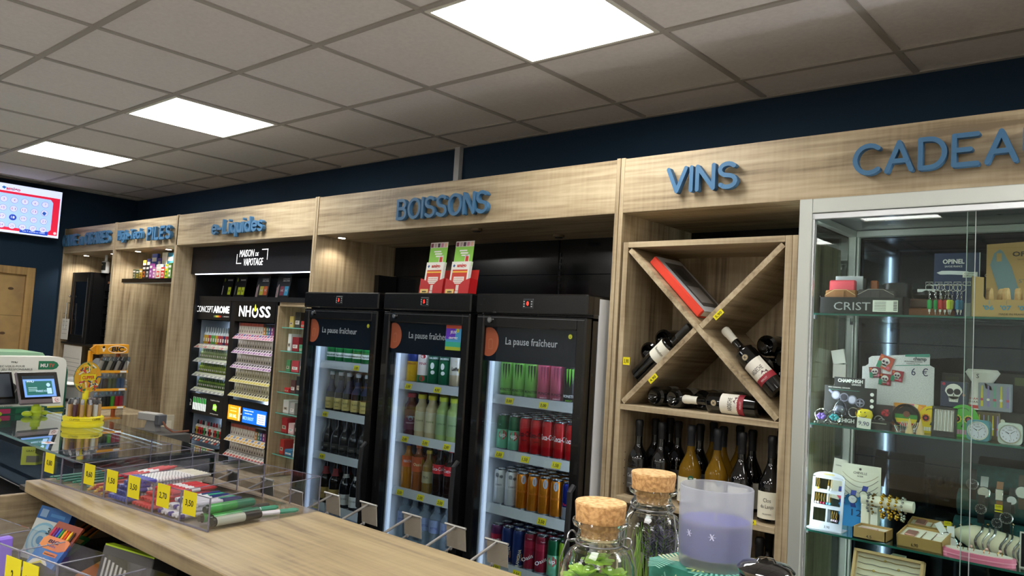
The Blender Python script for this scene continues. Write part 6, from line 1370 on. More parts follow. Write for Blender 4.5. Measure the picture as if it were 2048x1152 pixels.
# ================================================================== cigar bay
r = E('cigar_cabinet', 'black cigar cabinet with glass door in the leftmost bay', 'cabinet', (-7.27, 2.8, 1.40))
CB = K('0f0f11', .35)
m = MB()
for a in ((-.20, -.14, 0, .20, .18, .02), (-.20, -.14, .58, .20, .18, .61), (-.20, -.14, .02, -.185, .18, .58), (.185, -.14, .02, .20, .18, .58), (-.2, .165, .02, .2, .18, .58)): m.box(*a, CB)
B('carcass', m, r)
m = MB(); 
for a in ((-.205, -.165, 0, -.145, -.142, .61), (.145, -.165, 0, .205, -.142, .61), (-.145, -.165, 0, .145, -.142, .07), (-.145, -.165, .53, .145, -.142, .61)): m.bbox(*a, CB, .003)
d_ = B('door', m, r)
m = MB(); m.box(-.146, -.157, .068, .146, -.153, .532, K('20242c', .06, tr=.5)); m.box(-.146, -.159, .068, -.143, -.15, .532, K('7a5a3a', .4)); B('glass', m, d_)
m = MB(); m.tube([(-.185, -.166, .12), (-.185, -.195, .12), (-.185, -.195, .34), (-.185, -.166, .34)], .005, CHROME, 6); m.sphere(-.18, -.18, .40, .010, CHROME, 8, 6); B('handle', m, d_)
m = MB(); m.box(-.19, -.13, .3, .18, .16, .315, K('8a6a44', .5)); m.box(-.12, -.1, .02, .12, .1, .16, K('7a5a34', .6)); m.box(-.1, -.1, .316, .1, .1, .42, K('9a7a4a', .6)); B('inner_shelf', m, r)
m = MB(); m.box(.14, -.1665, .05, .146, -.1655, .56, K('a8a8aa', .3, .7)); B('door_trim', m, r)
bottle_kind('spirit_bottle', .032, .155, K('d8dce0', .1, coat=.3), 'b8bcc0', (.15, .60, '1c1a18'), neck=.3, nr=.35, shoulder=.62, text=[('VODKA', .6, .012, 'd8c88a', .03)])((-7.05, 2.74, 2.010), 'clear bottle with black label standing on top of the cigar cabinet')
r = E('pack_rack', 'black rack filled with small dark packets right of the cigar cabinet', 'rack', (-6.80, 2.85, 1.40))
m = MB(); m.box(-.26, .05, 0, .26, .07, .62, CB); m.box(-.26, -.1, 0, -.25, .07, .62, CB); m.box(.25, -.1, 0, .26, .07, .62, CB)
for k in range(8): m.box(-.25, -.1, .005+.065*k, .25, .05, .011+.065*k, CB)
m.box(-.2, -.1, .52, .2, .0, .54, K('8a5a3a', .5)); B('frame', m, r)
sp = {}
for c, d, nm in (('2a2a2c', '8a8a88', 'black'), ('c8bcb0', 'b03034', 'white and red'), ('6a6230', 'a89a4a', 'olive')):
    sp[nm] = Kind(lambda c=c, d=d: (lambda m: B('tobacco_pack', m, cat='packet'))(MB().box(-.022, 0, 0, .022, .02, .052, K(c, .45)).box(-.016, -.0006, .012, .016, 0, .03, K(d, .5)).box(-.018, -.0006, .038, .018, 0, .046, K('9a9a96', .5))))
for j in range(8):
    for i in range(8):
        if j == 7 and i > 5: continue
        nm = 'olive' if (i >= 5 and j < 2) else ('white and red' if (i in (5, 6) and j in (2, 3, 4, 6)) else 'black')
        sp[nm]((-7.00+.055*i, 2.77, 1.412+.065*j), '%s tobacco pack in the dark rack, %s row from bottom, %s' % (nm, ORD[j], nth(i)), 'tobacco packs in the dark rack')
for a, b, z0, z1, wd in ((-7.56, -7.40, 1.42, 1.60, 'narrow white paper notice beside the cigar cabinet'), (-7.5, -7.1, 1.04, 1.375, 'white paper notice hanging below the cigar shelf')):
    m = MB(); m.box(a, 0, 0, b, .002, z1-z0, PAPER)
    for k in range(6): m.box(a+.02, -.0004, .05+.035*k, b-.03, 0, .053+.035*k, K('9a9a98', .7))
    B('paper_notice', m, None, (0, 2.615 if z0 > 1.4 else 2.63, z0), label=wd, cat='notice')
m = MB(); m.bbox(-7.40, 2.66, 0, -6.54, 3.1, .95, WOODX, .002); B('base_cabinet', m, None, label='oak base cabinet under the cigar cabinet', cat='cabinet')
r = E('printer', 'grey desktop printer behind the round lighter display', 'printer', (-6.15, 2.33, .98), rz=.3)
m = MB(); m.bbox(-.2, -.2, 0, .2, .2, .16, K('8d8d8b', .5), .01); m.box(-.18, -.22, .05, .18, -.2, .07, DARK); B('body', m, r)
m = MB(); m.bbox(-.19, -.1, .16, .19, .2, .20, K('a8a8a6', .5), .008); m.box(-.16, -.25, .17, .16, -.1, .175, PAPER); m.prismx([(.0, .2), (.18, .34), (.19, .34), (.02, .2)], -.15, .15, K('6a6a6a', .5)); B('paper_tray', m, r)
m = MB(); m.bbox(-.5, -.22, 0, .6, .32, .98, WOODZ, .003); B('back_counter', m, None, (-6.15, 2.25, 0), label='oak back counter carrying the printer', cat='counter')
r = E('payment_scanner', 'grey angular device on a stand with cable in front of the batteries bay', 'device', (-4.72, 2.18, .98), rz=.3)
m = MB(); m.bbox(-.09, -.03, .06, .06, .03, .105, K('b5b3ae', .5), .004); m.bbox(.05, -.03, .04, .09, .03, .10, K('5a5c60', .5), .004); B('head', m, r)
m = MB(); m.prism([(-.04, 0), (.06, 0), (.04, .06), (-.02, .06)], -.02, .02, K('9c9a96', .5)); B('stand', m, r)
m = MB(); m.tube([(.09, 0, .06), (.12, .0, .03), (.15, .03, .0), (.2, .1, .01)], .006, K('7a4a34', .6), 6); B('cable', m, r)
m = MB(); m.bbox(-.14, -.08, 0, .22, .14, .98, K('4a4846', .5), .003); B('side_counter', m, None, (-4.72, 2.18, 0), label='narrow grey pedestal carrying the grey device', cat='counter')
r = E('wall_socket_box', 'beige electrical box on the left upright of the e-liquid unit', 'socket box', (-5.458, 2.58, .86))
m = MB(); m.bbox(0, .0, 0, .02, .09, .12, K('c8bfa8', .5), .003); B('housing', m, r); m = MB(); m.bbox(.02, .02, .02, .026, .07, .08, K('ddd5c0', .5), .003); B('cover', m, r)

# ================================================================== left wall: door and television
RUST = mottled('rustic_door_boards', '9a7c52', 'b5955f', 6, .6, 0, 3, .35, .65)
m = MB(); m.box(WX, .9, .0, WX+.015, 2.30, 1.955, RUST)
for z in (.4, .8, 1.2, 1.6): m.box(WX+.014, .9, z, WX+.0155, 2.30, z+.004, K('6a5434', .6))
for y, z in ((2.05, 1.72), (2.17, 1.45), (2.2, 1.83)): m.add([(WX+.0160, y+.022*math.cos(a*PI/6), z+.012*math.sin(a*PI/6)) for a in range(12)], [tuple(range(12))], K('5a4228', .6))
S('door_1', m)
m = MB(); DF = woodm('oak_door_frame', 'z', '8a6a40', 'a5834f', 'b8965f', .5, 11); m.bbox(WX, 2.30, 0, WX+.05, 2.366, 2.02, DF, .003); m.bbox(WX, .84, 1.955, WX+.05, 2.30, 2.02, DF, .003); m.bbox(WX, .84, 0, WX+.05, .90, 1.955, DF, .003); S('trim_3', m)
TVX = -7.45
r = E('television', 'wall television showing a red-framed numbers game grid, upper left', 'television', (TVX, 2.11, 2.29), rz=PI/2)
TW, TH = .74, .405       # local x runs along the wall, towards the room's back
def emis(c, k=1.0): return K(c, .4, em=k)
m = MB(); m.bbox(-TW/2-.008, 0, -.012, TW/2+.008, .045, TH+.008, K('0d0d0f', .3), .004); m.box(-.1, .045, .1, .1, .15, .3, K('1a1a1c', .5)); B('casing', m, r)
m = MB(); m.box(-TW/2, -.001, 0, TW/2, 0, TH, emis('d2dcf8', .9)); B('screen', m, r)
m = MB(); RDE = emis('cf1f3c', .95); BL = emis('9fbdf6', .95)
m.box(-TW/2, -.0018, .02, TW/2-.012, -.0011, TH*.85, RDE)
x0, x1, z0, z1 = -TW/2, TW/2-.065, .045, TH*.80
m.prism([(x0, z0), (x1-.02, z0), (x1, z0+.02), (x1, z1-.025), (x1-.02, z1), (x0, z1)], -.0026, -.0019, BL)
for j in range(4):
    for i in range(7):
        x, z = TW/2-.125-.078*(6-i), z1-.05-.072*j; n_ = 7*j+i+1
        hot = n_ == 18
        m.disc(x, -.0027, z, .0275, emis('6a4a9a' if not hot else '1c3fa8', .8), 18, .0255); m.disc(x, -.0038, z, .0255, emis('c9cff2' if not hot else '1c3fa8', .9), 18, .0235)
        m.text(str(n_), x, -.0049, z-.008, .018, emis('ffffff' if hot else '8a2a5a', .9), w=.012 if n_ < 10 else .026)
m.text('amigo', TW/2-.375+.0, -.0020, TH*.875, .026, emis('b0123c', .8), w=.105, bold=.03)
m.prism([(TW/2-.46, TH*.91), (TW/2-.445, TH*.945), (TW/2-.425, TH*.92), (TW/2-.44, TH*.88)], -.0020, -.0012, emis('2a6ab0', .8))
m.prism([(TW/2-.145, z1-.128), (TW/2-.13, z1-.108), (TW/2-.11, z1-.122), (TW/2-.125, z1-.145)], -.0066, -.0058, emis('2a5ab0', .8))
m.bbox(TW/2-.30, -.004, .012, TW/2-.085, -.0027, .045, emis('1c48b8', .8), .001); m.text('Les 7 numéros bleus', TW/2-.193, -.0042, .024, .011, emis('d8e4ff', .9), w=.17)
m.text(': 15', TW/2-.03, -.0015, TH*.92, .010, emis('6a7ab0', .6)); m.disc(TW/2-.03, -.0026, .04, .012, emis('e8c8d0', .8), 14)
B('picture', m, r)

# ================================================================== counter
CT = 1.10
r = E('counter', 'oak worktop counter in the foreground with open shelf underneath', 'counter', (-1.1, 1.19, 0))
def mk(): m = MB(); m.M = T(1.1, -1.19, 0); return m
m = mk(); m.bbox(-2.869, .93, CT-.038, .75, 1.452, CT, WOODC, .002); B('worktop', m, r)
m = mk(); m.bbox(-2.869, .50, 0, -2.847, 1.40, CT-.039, WOODY, .002); B('side_panel', m, r)
m = mk(); m.box(-2.847, 1.39, 0, .75, 1.41, CT-.039, K('0e0e10', .8)); B('back_board', m, r)
m = mk(); m.box(-3.005, 1.411, .88, .7, 1.4655, 1.055, K('1a1a1c', .6)); B('hook_rail', m, r)
m = mk(); m.box(-2.847, .60, .865, .75, 1.39, .885, K('2a2724', .7)); B('lower_shelf', m, r)
m = mk(); m.bbox(.73, .50, 0, .75, 1.40, CT-.039, WOODY, .002); B('side_panel', m, r)
# hooks with price plates on the customer side
PLATE = K('f0eada', .6); CLIP = pane('clear_price_clip', 'eceae8', .08, .05)
def mk_hook():
    q = E('price_hook', '', 'price hook')
    m = MB(); m.tube([(0, 0, 0), (0, .25, .085)], .0042, K('77736e', .45, .3), 8); m.box(-.02, -.004, -.02, .02, .0, .02, K('77757a', .3, .8)); B('rod', m, q)
    m = MB(); m.tube([(-.044, .25, .088), (.044, .25, .088)], .0035, K('a8a6a2', .3, .7), 8); B('crossbar', m, q)
    m = MB(); m.M = T(0, .252, .085, rx=.12); m.box(-.040, 0, -.066, .040, .001, -.002, PLATE); B('plate', m, q)
    m = MB(); m.M = T(0, .251, .085, rx=.12); m.box(-.044, -.0035, -.072, .044, -.002, .004, CLIP); B('clip', m, q)
    m = MB(); m.tube([(0, .0, -.055), (0, .23, .025)], .003, K('6a6762', .45, .3), 6); m.sphere(0, .235, .025, .006, K('6a6866', .4), 8, 5); B('lower_rod', m, q)
    return q
hk = Kind(mk_hook)
for i, (px, py) in enumerate(((469, 942), (537.6, 956.7), (595.6, 980.4), (668, 987), (740.6, 1005.5), (827.6, 1028), (914.6, 1050), (997, 1080))):
    p = at(px, py, 'y', 1.72); hk((p.x, 1.462, p.z-.09), 'wire price hook with blank plate behind the counter edge, '+nth(i), 'price hooks along the counter edge')

# acrylic pen tray
TR = Matrix.Translation((-2.861, .972, CT)) @ Matrix.Rotation(math.atan2(.101, .912), 4, 'Z')
trz = math.atan2(.101, .912); TWD, TDP, THT = .917, .378, .105
r = E('pen_tray', 'clear acrylic divided pen tray with yellow price cards on the counter', 'pen tray', (-2.861, .972, CT), rz=trz)
m = MB(); m.box(0, 0, .001, TWD, TDP, .004, ACRYL); B('base', m, r)
fr = [0] + [(px_-87)/(419-87) for px_ in (122, 163, 209, 255, 306, 361)] + [1]
fr = [0, .138, .283, .425, .567, .712, .857, 1]
AEDGE = K('8f8c9c', .2, tr=.35)
def wall_(m, x0_, y0_, x1_, y1_, h0, h1=None):
    m.box(x0_, y0_, .004, x1_, y1_, h0, ACRYL); m.box(x0_, y0_, h0-.0015, x1_, y1_, h0, AEDGE)
m = MB(); wall_(m, 0, 0, TWD, .003, .088); m.box(0, -.0005, 0, TWD, .0035, .0045, AEDGE); B('front_wall', m, r)
m = MB(); wall_(m, 0, TDP-.003, TWD, TDP, THT); B('back_wall', m, r)
for f in fr:
    m = MB(); x = f*(TWD-.003)
    m.prismx([(.003, .004), (TDP-.003, .004), (TDP-.003, THT), (.003, .088)], x, x+.003, ACRYL); m.prismx([(.003, .0865), (.003, .088), (TDP-.003, THT), (TDP-.003, THT-.0015)], x, x+.003, AEDGE)
    m.box(x, -.0003, .002, x+.003, .0033, .088, AEDGE); m.box(x, TDP-.003, .002, x+.003, TDP, THT, AEDGE); B('divider', m, r)
for x_, t_ in ((.052, '0,80'), (.305, '0,60'), (.435, '1,50'), (.555, '3,50'), (.705, '2,70'), (.830, '3,50')):
    m = MB(); m.box(x_-.030, -.0022, .030, x_+.030, -.001, .092, YEL); m.text(t_, x_, -.0023, .054, .016, INK, w=.036, d=.0004, bold=.012); B('price_card', m, r, label='yellow price card '+t_)
def tpos(x, y, z): return tuple(TR @ Vector((x, y, z)))
def stick(name, L_, rr, segs, n=8):
    """lying pen along +y; segs: (from fraction, colour, radius factor)"""
    def f():
        m = MB(); pr = []
        prof = [(0, 0)] 
        ms = []
        for i, sg_ in enumerate(segs):
            f0, c, k = sg_[:3]
            f1 = segs[i+1][0] if i+1 < len(segs) else 1
            mt = K(c, .3); prof.append((rr*k, f0*L_, mt)); prof.append((rr*(segs[i][3] if len(segs[i]) > 3 else k), f1*L_-.0002))
        prof[0] = (0, 0, K(segs[0][1], .3)); prof.append((0, L_))
        m.lathe(prof, n=n); m.v = [(a, c, b) for a, b, c in m.v]; m.f = [q[::-1] for q in m.f]
        return B(name, m, cat='pencil' if 'pencil' in name else ('marker' if 'marker' in name else 'pen'))
    return Kind(f)
pg = stick('pencil', .175, .0038, [(0, '2a8a6a', 1), (.88, 'c89a6a', 1, .3), (.97, '2a2a2a', .3, .1)], 6)
pr_ = stick('pencil', .175, .0038, [(0, 'd8a83a', 1), (.06, 'c03a34', 1), (.88, 'c89a6a', 1, .3)], 6)
pw = stick('white_pen', .22, .0066, [(0, '2f48a8', 1.05), (.15, 'eceae6', 1)] + [q for k in range(11) for q in ((.18+.048*k, '1c1c28' if k % 2 else '30303a', 1.0), (.188+.048*k, 'eceae6', 1.0))] + [(.72, 'ddd8c4', .9), (.97, 'e8e6d8', .7)])
for k_ in (pw,): pass
pred = stick('red_pen', .15, .0055, [(0, 'c8303a', 1.0), (.35, 'c0262e', 1.15), (.40, 'e8e4e4', 1), (.6, 'c8303a', 1), (.95, 'b02028', .5)])
pbl = stick('ball_pen', .15, .0055, [(0, 'e0dee4', 1), (.5, 'e0dee4', 1), (.55, '232a6a', 1.15), (.97, '1a2050', .8)])
pgr = stick('fibre_marker', .145, .0065, [(0, '4a3a8a', 1), (.08, 'e4e2e6', 1), (.6, '3a9a7a', 1.1), (.95, '2f8a6a', .8)])
hi_g = stick('green_marker', .16, .0125, [(0, '1a2a20', .7), (.06, '3aa04a', 1), (.30, '2f8a44', 1), (.62, '1d6a50', 1.02), (.97, '1d6a50', .9)], 14)
hi_s = stick('silver_marker', .155, .0125, [(0, '2a2e2a', .8), (.06, 'b5baa8', 1), (.64, '1c1c1e', .98), (.97, '1c1c1e', .85)], 14)
hi_b = stick('black_pen', .15, .006, [(0, '2a2a2c', 1), (.5, '3a3a38', 1.1), (.97, '2a2a2c', .8)])
def lay(kind, comp, i, x, y, z, label, grp, tilt=0, yaw=0):
    kind(tpos(x, y, z), label, grp, rot=(tilt, 0, trz+yaw))
cw = .13
for i in range(5): lay(pg, 0, i, .02+.022*i, .02, .009+.004*(i % 2), 'green pencil in the leftmost tray compartment, '+nth(i), 'green pencils in the tray', .02, -.05+.03*i)
for i in range(5): lay(pg, 1, i, .145+.022*i, .03, .009+.006*(i % 2), 'green pencil in the second tray compartment, '+nth(i), 'green pencils in the tray', .05, -.12+.04*i)
for i in range(8): lay(pr_, 2, i, .275+.0135*i, .012, .009+.008*(i % 3), 'red pencil with yellow end in the third tray compartment, '+nth(i), 'red pencils in the tray', .06, .03*math.sin(i))
for i in range(3): lay(pred, 2, i, .285+.035*i, .10, .042+.004*i, 'red pen on top of the pencils in the third compartment, '+nth(i), 'red pens in the tray', .14, -.2+.05*i)
n = 0
for lvl in range(5):
    for i in range(7 - (lvl % 2)):
        lay(pw, 3, n, .402+.0158*i+.008*(lvl % 2), .012+.014*lvl, .012+.0118*lvl, 'white pen with blue cap, fourth tray compartment, %s layer from bottom, %s' % (ORD[lvl], nth(i)), 'white pens with blue caps in the tray', .0, .01*math.sin(i*2+lvl)); n += 1
for lvl in range(4):
    for i in range(7): lay(pred, 4, i, .535+.0165*i, .012+.02*lvl, .012+.0115*lvl, 'red pen in the fifth tray compartment, %s layer, %s' % (ORD[lvl], nth(i)), 'red pens in the tray', .0, .04*math.sin(i*3+lvl))
for lvl in range(3):
    for i in range(7): (pbl if (i+lvl) % 3 else pgr)(tpos(.668+.0172*i, .012+.025*lvl, .012+.0125*lvl), '%s in the sixth tray compartment, %s layer, %s' % ('navy-capped white pen' if (i+lvl) % 3 else 'teal-capped marker', ORD[lvl], nth(i)), 'pens in the sixth compartment', rot=(0, 0, trz+.05*math.sin(i*2+lvl)))
hi_g(tpos(.845, .02, .020), 'thick green marker, rightmost compartment, left of the three thick ones', None, rot=(.0, 0, trz-.06))
hi_g(tpos(.868, .035, .0195), 'thick green marker, rightmost compartment, middle of the three thick ones', None, rot=(.0, 0, trz-.01))
hi_s(tpos(.896, .025, .0185), 'thick silver marker with black cap, rightmost in the pen tray', None, rot=(0, 0, trz))
hi_g(tpos(.852, .03, .043), 'thick green marker lying on top of the others in rightmost compartment', None, rot=(.0, 0, trz+.03))
pgr(tpos(.825, .14, .014), 'slim teal-capped marker reaching back in the rightmost compartment', None, rot=(0, 0, trz-.12)); hi_b(tpos(.805, .12, .02), 'dark grey pen behind the thick markers in the rightmost compartment', None, rot=(0, 0, trz-.1))
pgr(tpos(.865, .17, .012), 'slim teal-capped marker at the back of the rightmost compartment', None, rot=(0, 0, trz-.25))
# tick pattern on the white pens
tk = MB()

# ------------------------------------------------------------------ stationery under the counter
def frame3(P0, P1, P2):
    """matrix with origin P0, x towards P1, z towards P2; returns it and the two lengths"""
    P0, P1, P2 = map(Vector, (P0, P1, P2)); a = P1-P0; w_ = a.length; X = a/w_; b = P2-P0; b = b - X*b.dot(X); h = b.length; Z = b/h; Y = Z.cross(X)
    return Matrix(((X.x, Y.x, Z.x, P0.x), (X.y, Y.y, Z.y, P0.y), (X.z, Y.z, Z.z, P0.z), (0, 0, 0, 1))), w_, h
def placed(name, label, cat, P0, P1, P2, grp=None):
    M_, w_, h = frame3(P0, P1, P2); e = E(name, label, cat, group=grp); e.matrix_world = M_; return e, w_, h
A3 = lambda px, py, y: tuple(at(px, py, 'y', y))
r, w_, h = placed('bulb_box', 'white and blue cardboard box with handwritten 3,50 under the counter', 'box', A3(38, 1112, .90), A3(100, 1132, .94), A3(68, 1006, .945))
m = MB(); m.box(0, 0, -.03, w_, .02, h, K('c3c8c4', .6)); m.box(0, -.0006, h*.76, w_, .0206, h+.001, K('1c5a9a', .5)); m.box(w_, -.0005, -.03, w_+.0008, .02, h, K('15437a', .5)); B('carton', m, r)
m = MB()
for R_, c in ((.42, '7fb0c8'), (.36, 'a9c4cc'), (.24, '6aa0c0'), (.19, 'a9c4cc'), (.10, '4a8ab8')): m.disc(w_*.42, -.0006-.0011*(.45-R_)*10, h*.38, w_*R_, K(c, .5), 26, rz=h*R_*.8)
m.text('3,50', w_*.72, -.0062, h*.52, h*.12, INK, w=w_*.4, shear=.2); m.box(w_*.08, -.0012, h*.80, w_*.3, -.0006, h*.95, K('7a98b8', .5)); m.box(w_*.4, -.0012, h*.84, w_*.85, -.0006, h*.90, K('3a78b0', .5)); B('artwork', m, r)
r, w_, h = placed('pencil_pack', 'blue and orange pack of coloured pencils lettered BIC under the counter', 'pencil pack', A3(48, 1128, .80), A3(98, 1146, .83), A3(150, 1056, .90))
m = MB(); m.box(0, 0, 0, w_, .012, h*.62, K('2a78c0', .45)); m.box(0, .006, h*.5, w_, .012, h*1.05, K('8a3a1c', .5)); B('sleeve', m, r)
m = MB(); m.prism([(0, h*.62), (0, h*.48), (w_*.2, h*.42), (w_*.8, h*.42), (w_, h*.48), (w_, h*.66), (w_*.9, h*.70), (w_*.1, h*.70)], -.001, .002, K('f08a1c', .45)); m.text('BIC', w_*.45, -.0012, h*.56, h*.07, INK, w=w_*.4, bold=.03, shear=.15); m.text('Kids', w_*.45, -.0012, h*.48, h*.05, K('1a5aa0', .5), w=w_*.35); B('flap', m, r)
m = MB(); m.box(w_*.35, -.0006, h*.30, w_*.85, 0, h*.38, K('f08a1c', .45)); m.text('tropicolors', w_*.6, -.0008, h*.32, h*.03, INK, w=w_*.42); m.prism([(w_*.05, 0), (w_*.6, 0), (w_*.75, h*.12), (w_*.5, h*.24), (w_*.15, h*.16)], -.0008, 0, K('f0ecd8', .5)); m.prism([(w_*.12, h*.02), (w_*.55, h*.02), (w_*.62, h*.11), (w_*.45, h*.18)], -.0012, 0, K('e8d83a', .5)); B('artwork', m, r)
for k in range(8): m = MB(); m.tube([(w_*(.1+.11*k), .004, h*.6), (w_*(.1+.11*k), .004, h*.86), (w_*(.1+.11*k), .004, h*.92)], [.0036, .0036, .0008], K(('c23a5a', '6a2a7a', '3a5ac8', '2a8a4a', 'e8a02a', 'd84a1c', 'f0c83a', '3a2a20')[k], .4), 6); B('coloured_pencil', m, r)
for j, (p0, p1, p2, c, wd) in enumerate(((A3(150, 1150, .95), A3(205, 1165, .98), A3(215, 1075, 1.10), 'd87a1c', 'orange'), (A3(185, 1150, 1.0), A3(240, 1165, 1.03), A3(262, 1060, 1.16), '2a4a6a', 'dark blue'), (A3(215, 1140, 1.06), A3(268, 1152, 1.09), A3(300, 1058, 1.2), '7a4a2a', 'brown'), (A3(95, 1100, .98), A3(130, 1112, 1.0), A3(160, 1030, 1.1), '2a7a3a', 'green'))):
    r, w_, h = placed('pencil_pack', '%s pencil pack in shade under the counter behind the BIC pack' % wd, 'pencil pack', p0, p1, p2, 'dark pencil packs under the counter')
    m = MB(); m.box(0, 0, 0, w_, .01, h*.55, K(c, .5)); m.box(0, -.0005, h*.35, w_, 0, h*.45, K('c8a86a', .5)); B('sleeve', m, r)
    for k in range(9): m = MB(); m.tube([(w_*(.06+.11*k), .004, h*.4), (w_*(.06+.11*k), .004, h*.95), (w_*(.06+.11*k), .004, h*1.02)], [.0036, .0036, .0008], K(('b0601c', '2a2a2a', 'c8862a')[(k+j) % 3], .45), 6); B('pencil', m, r)
r, w_, h = placed('grey_carton', 'grey carton with lime green lid edge and stripe lettering under the counter', 'box', A3(186, 1172, .93), A3(286, 1205, .99), A3(225, 1094, .96))
m = MB(); m.bbox(0, 0, 0, w_, .10, h, K('5f5c5a', .6), .002); B('carton', m, r)
m = MB(); m.box(.002, .002, h, w_-.002, .03, h+.004, K('b4d42a', .5)); B('lid_edge', m, r)
m = MB()
for k in range(6): m.box(w_*(.08+.085*k), -.0006, h*.05, w_*(.12+.085*k), 0, h*(.72-.03*k), K('d8d6d0', .6))
B('stripe_lettering', m, r)
r, w_, h = placed('small_pen_tray', 'lower acrylic tray with yellow price cards 2 and 2,60 at the bottom left corner', 'pen tray', (-2.0, .516, 1.075), (-1.33, .631, 1.075), (-2.0, .516, 1.2))
m = MB(); m.box(0, 0, 0, w_, .003, .108, ACRYL); m.box(0, -.0003, .106, w_, .0033, .108, AEDGE); m.box(0, 0, 0, w_, .09, .003, ACRYL); m.box(0, .09, 0, w_, .093, .11, ACRYL); B('body', m, r)
for k in range(6): m = MB(); x = w_/5*k; m.box(x-.0015, .003, .003, x+.0015, .09, .108, ACRYL); m.box(x-.0015, 0, .003, x+.0015, .003, .108, AEDGE); m.box(x-.0015, .003, .1065, x+.0015, .09, .108, AEDGE); B('divider', m, r)
def lcard(px, t_, yy=.57):
    p = r.matrix_world.inverted() @ at(px[0], px[1], 'y', yy); x = p.x
    m = MB(); m.box(x-.028, -.002, .03, x+.028, -.001, .092, YEL); m.text(t_, x, -.0022, .05, .018, INK, w=.030 if len(t_) > 1 else .008, bold=.012); B('price_card', m, r, label='yellow price card '+t_)
bpy.context.view_layer.update()
lcard((10, 1128), '2', .543); lcard((62, 1142), '2,60'); lcard((122, 1155), '2,80')
m = MB(); m.bbox(-2.01, .56, 0, -1.32, .70, 1.0735, K('2a2724', .7), .002); B('display_step', m, None, label='dark step under the lower acrylic tray at the bottom left', cat='stand')
m = MB(); m.M = r.matrix_world.copy(); m.bbox(.135, .01, .006, .155, .05, .105, K('8a6ad8', .4), .004); B('eraser_pack', m, None, label='violet pack standing in the lower acrylic tray at the bottom left', cat='packet')
for k in range(3):
    m = MB(); m.M = r.matrix_world @ T(.165+.02*k, .02, .02); m.tube([(0, 0, 0), (0, .055, .02)], .004, K(('8a7ab0', '3a3a40', 'd0c8d8')[k], .4), 6); B('crayon', m, None, label='thin coloured crayon in the lower acrylic tray, '+nth(k), cat='crayon', group='crayons in the lower tray')

# ================================================================== glass counter and what stands on it
r = E('glass_counter', 'glass-topped display counter left of the pen tray', 'counter', (-4.1, 1.39, 0))
def mk(): m = MB(); m.M = T(4.1, -1.39, 0); return m
GX0, GX1, GY0, GY1 = -5.6, -3.01, 1.13, 1.66
m = mk(); m.box(GX0, GY0, 1.122, GX1, GY1, 1.13, pane('counter_glass_top', 'e4ecea', .16)); B('glass_top', m, r)
m = mk()
for a in ((GX0, GY0-.004, 1.10, GX1, GY0+.012, 1.121), (GX0, GY1-.012, 1.10, GX1, GY1+.004, 1.121), (GX1-.012, GY0, 1.10, GX1+.004, GY1, 1.121)): m.bbox(*a, K('23262a', .3, .5), .001)
m.box(GX0, GY0-.006, 1.122, GX1, GY0-.0045, 1.130, K('8fb0b0', .15, tr=.3)); B('rim', m, r)
m = mk(); m.box(GX0, GY0, .95, GX1-.02, GY0+.004, 1.10, pane('counter_front_glass', 'a8acb0', .1)); B('front_glass', m, r)
m = mk(); m.box(GX0, GY0, 0, GX1, GY1, .80, K('3c3b3c', .5)); m.box(GX0, GY0+.01, .94, GX1-.02, GY1-.02, .95, K('8f8f90', .5)); m.box(GX0, GY0+.02, .80, GX1, GY0+.04, .82, STEEL); m.box(GX0, GY1-.02, .80, GX1, GY1, 1.10, K('77787a', .5)); m.box(GX1-.006, GY0, .8, GX1, GY1, 1.1, K('55565a', .4)); m.box(GX0, GY0+.01, .985, GX1-.02, GY0+.012, 1.0, K('8a8c90', .4)); B('cabinet', m, r)
m = mk(); m.box(GX0, GY0+.014, 1.105, -3.35, GY0+.022, 1.112, K('ffffff', .5, em=22, emc='d0e6ff')); B('led_strip', m, r)
m = mk(); m.box(GX0, GY1-.04, 1.102, -3.4, GY1-.035, 1.106, K('ffffff', .5, em=5, emc='d0e6ff')); B('led_strip', m, r)
m = MB(); m.box(-.04, 0, 0, .04, .002, .07, K('8f9c3a', .5)); m.box(-.022, -.0005, .01, .022, 0, .035, K('5a5c54', .5)); m.text('GRATTER', 0, -.0005, .05, .008, K('3a4a1a', .5), w=.05); B('game_card', m, None, tuple(at(64, 930, 'y', 1.12)), 1.0, label='lime green card standing in front of the glass counter', cat='card')
p = at(97, 885, 'z', 1.131); m = MB(); m.box(-.028, -.018, 0, .028, .018, .0008, K('e4dcd8', .5)); m.text('G6', 0, 0, 0, .018, K('b03a3a', .5), w=.036, M=T(0, -.008, .0012, rx=-PI/2)); B('label_sticker', m, None, (p.x, p.y, 1.1302), label='small white sticker lettered G6 on the glass counter', cat='sticker')
m = MB(); m.sphere(0, 0, .012, .014, K('7a2030', .6), 12, 8, sz=.9); m.box(-.05, -.02, -.01, .12, .02, .004, K('2a2420', .6)); B('red_pouch', m, None, tuple(at(62, 975, 'y', 1.0)), label='red round pouch beside the left end of the counter', cat='pouch')
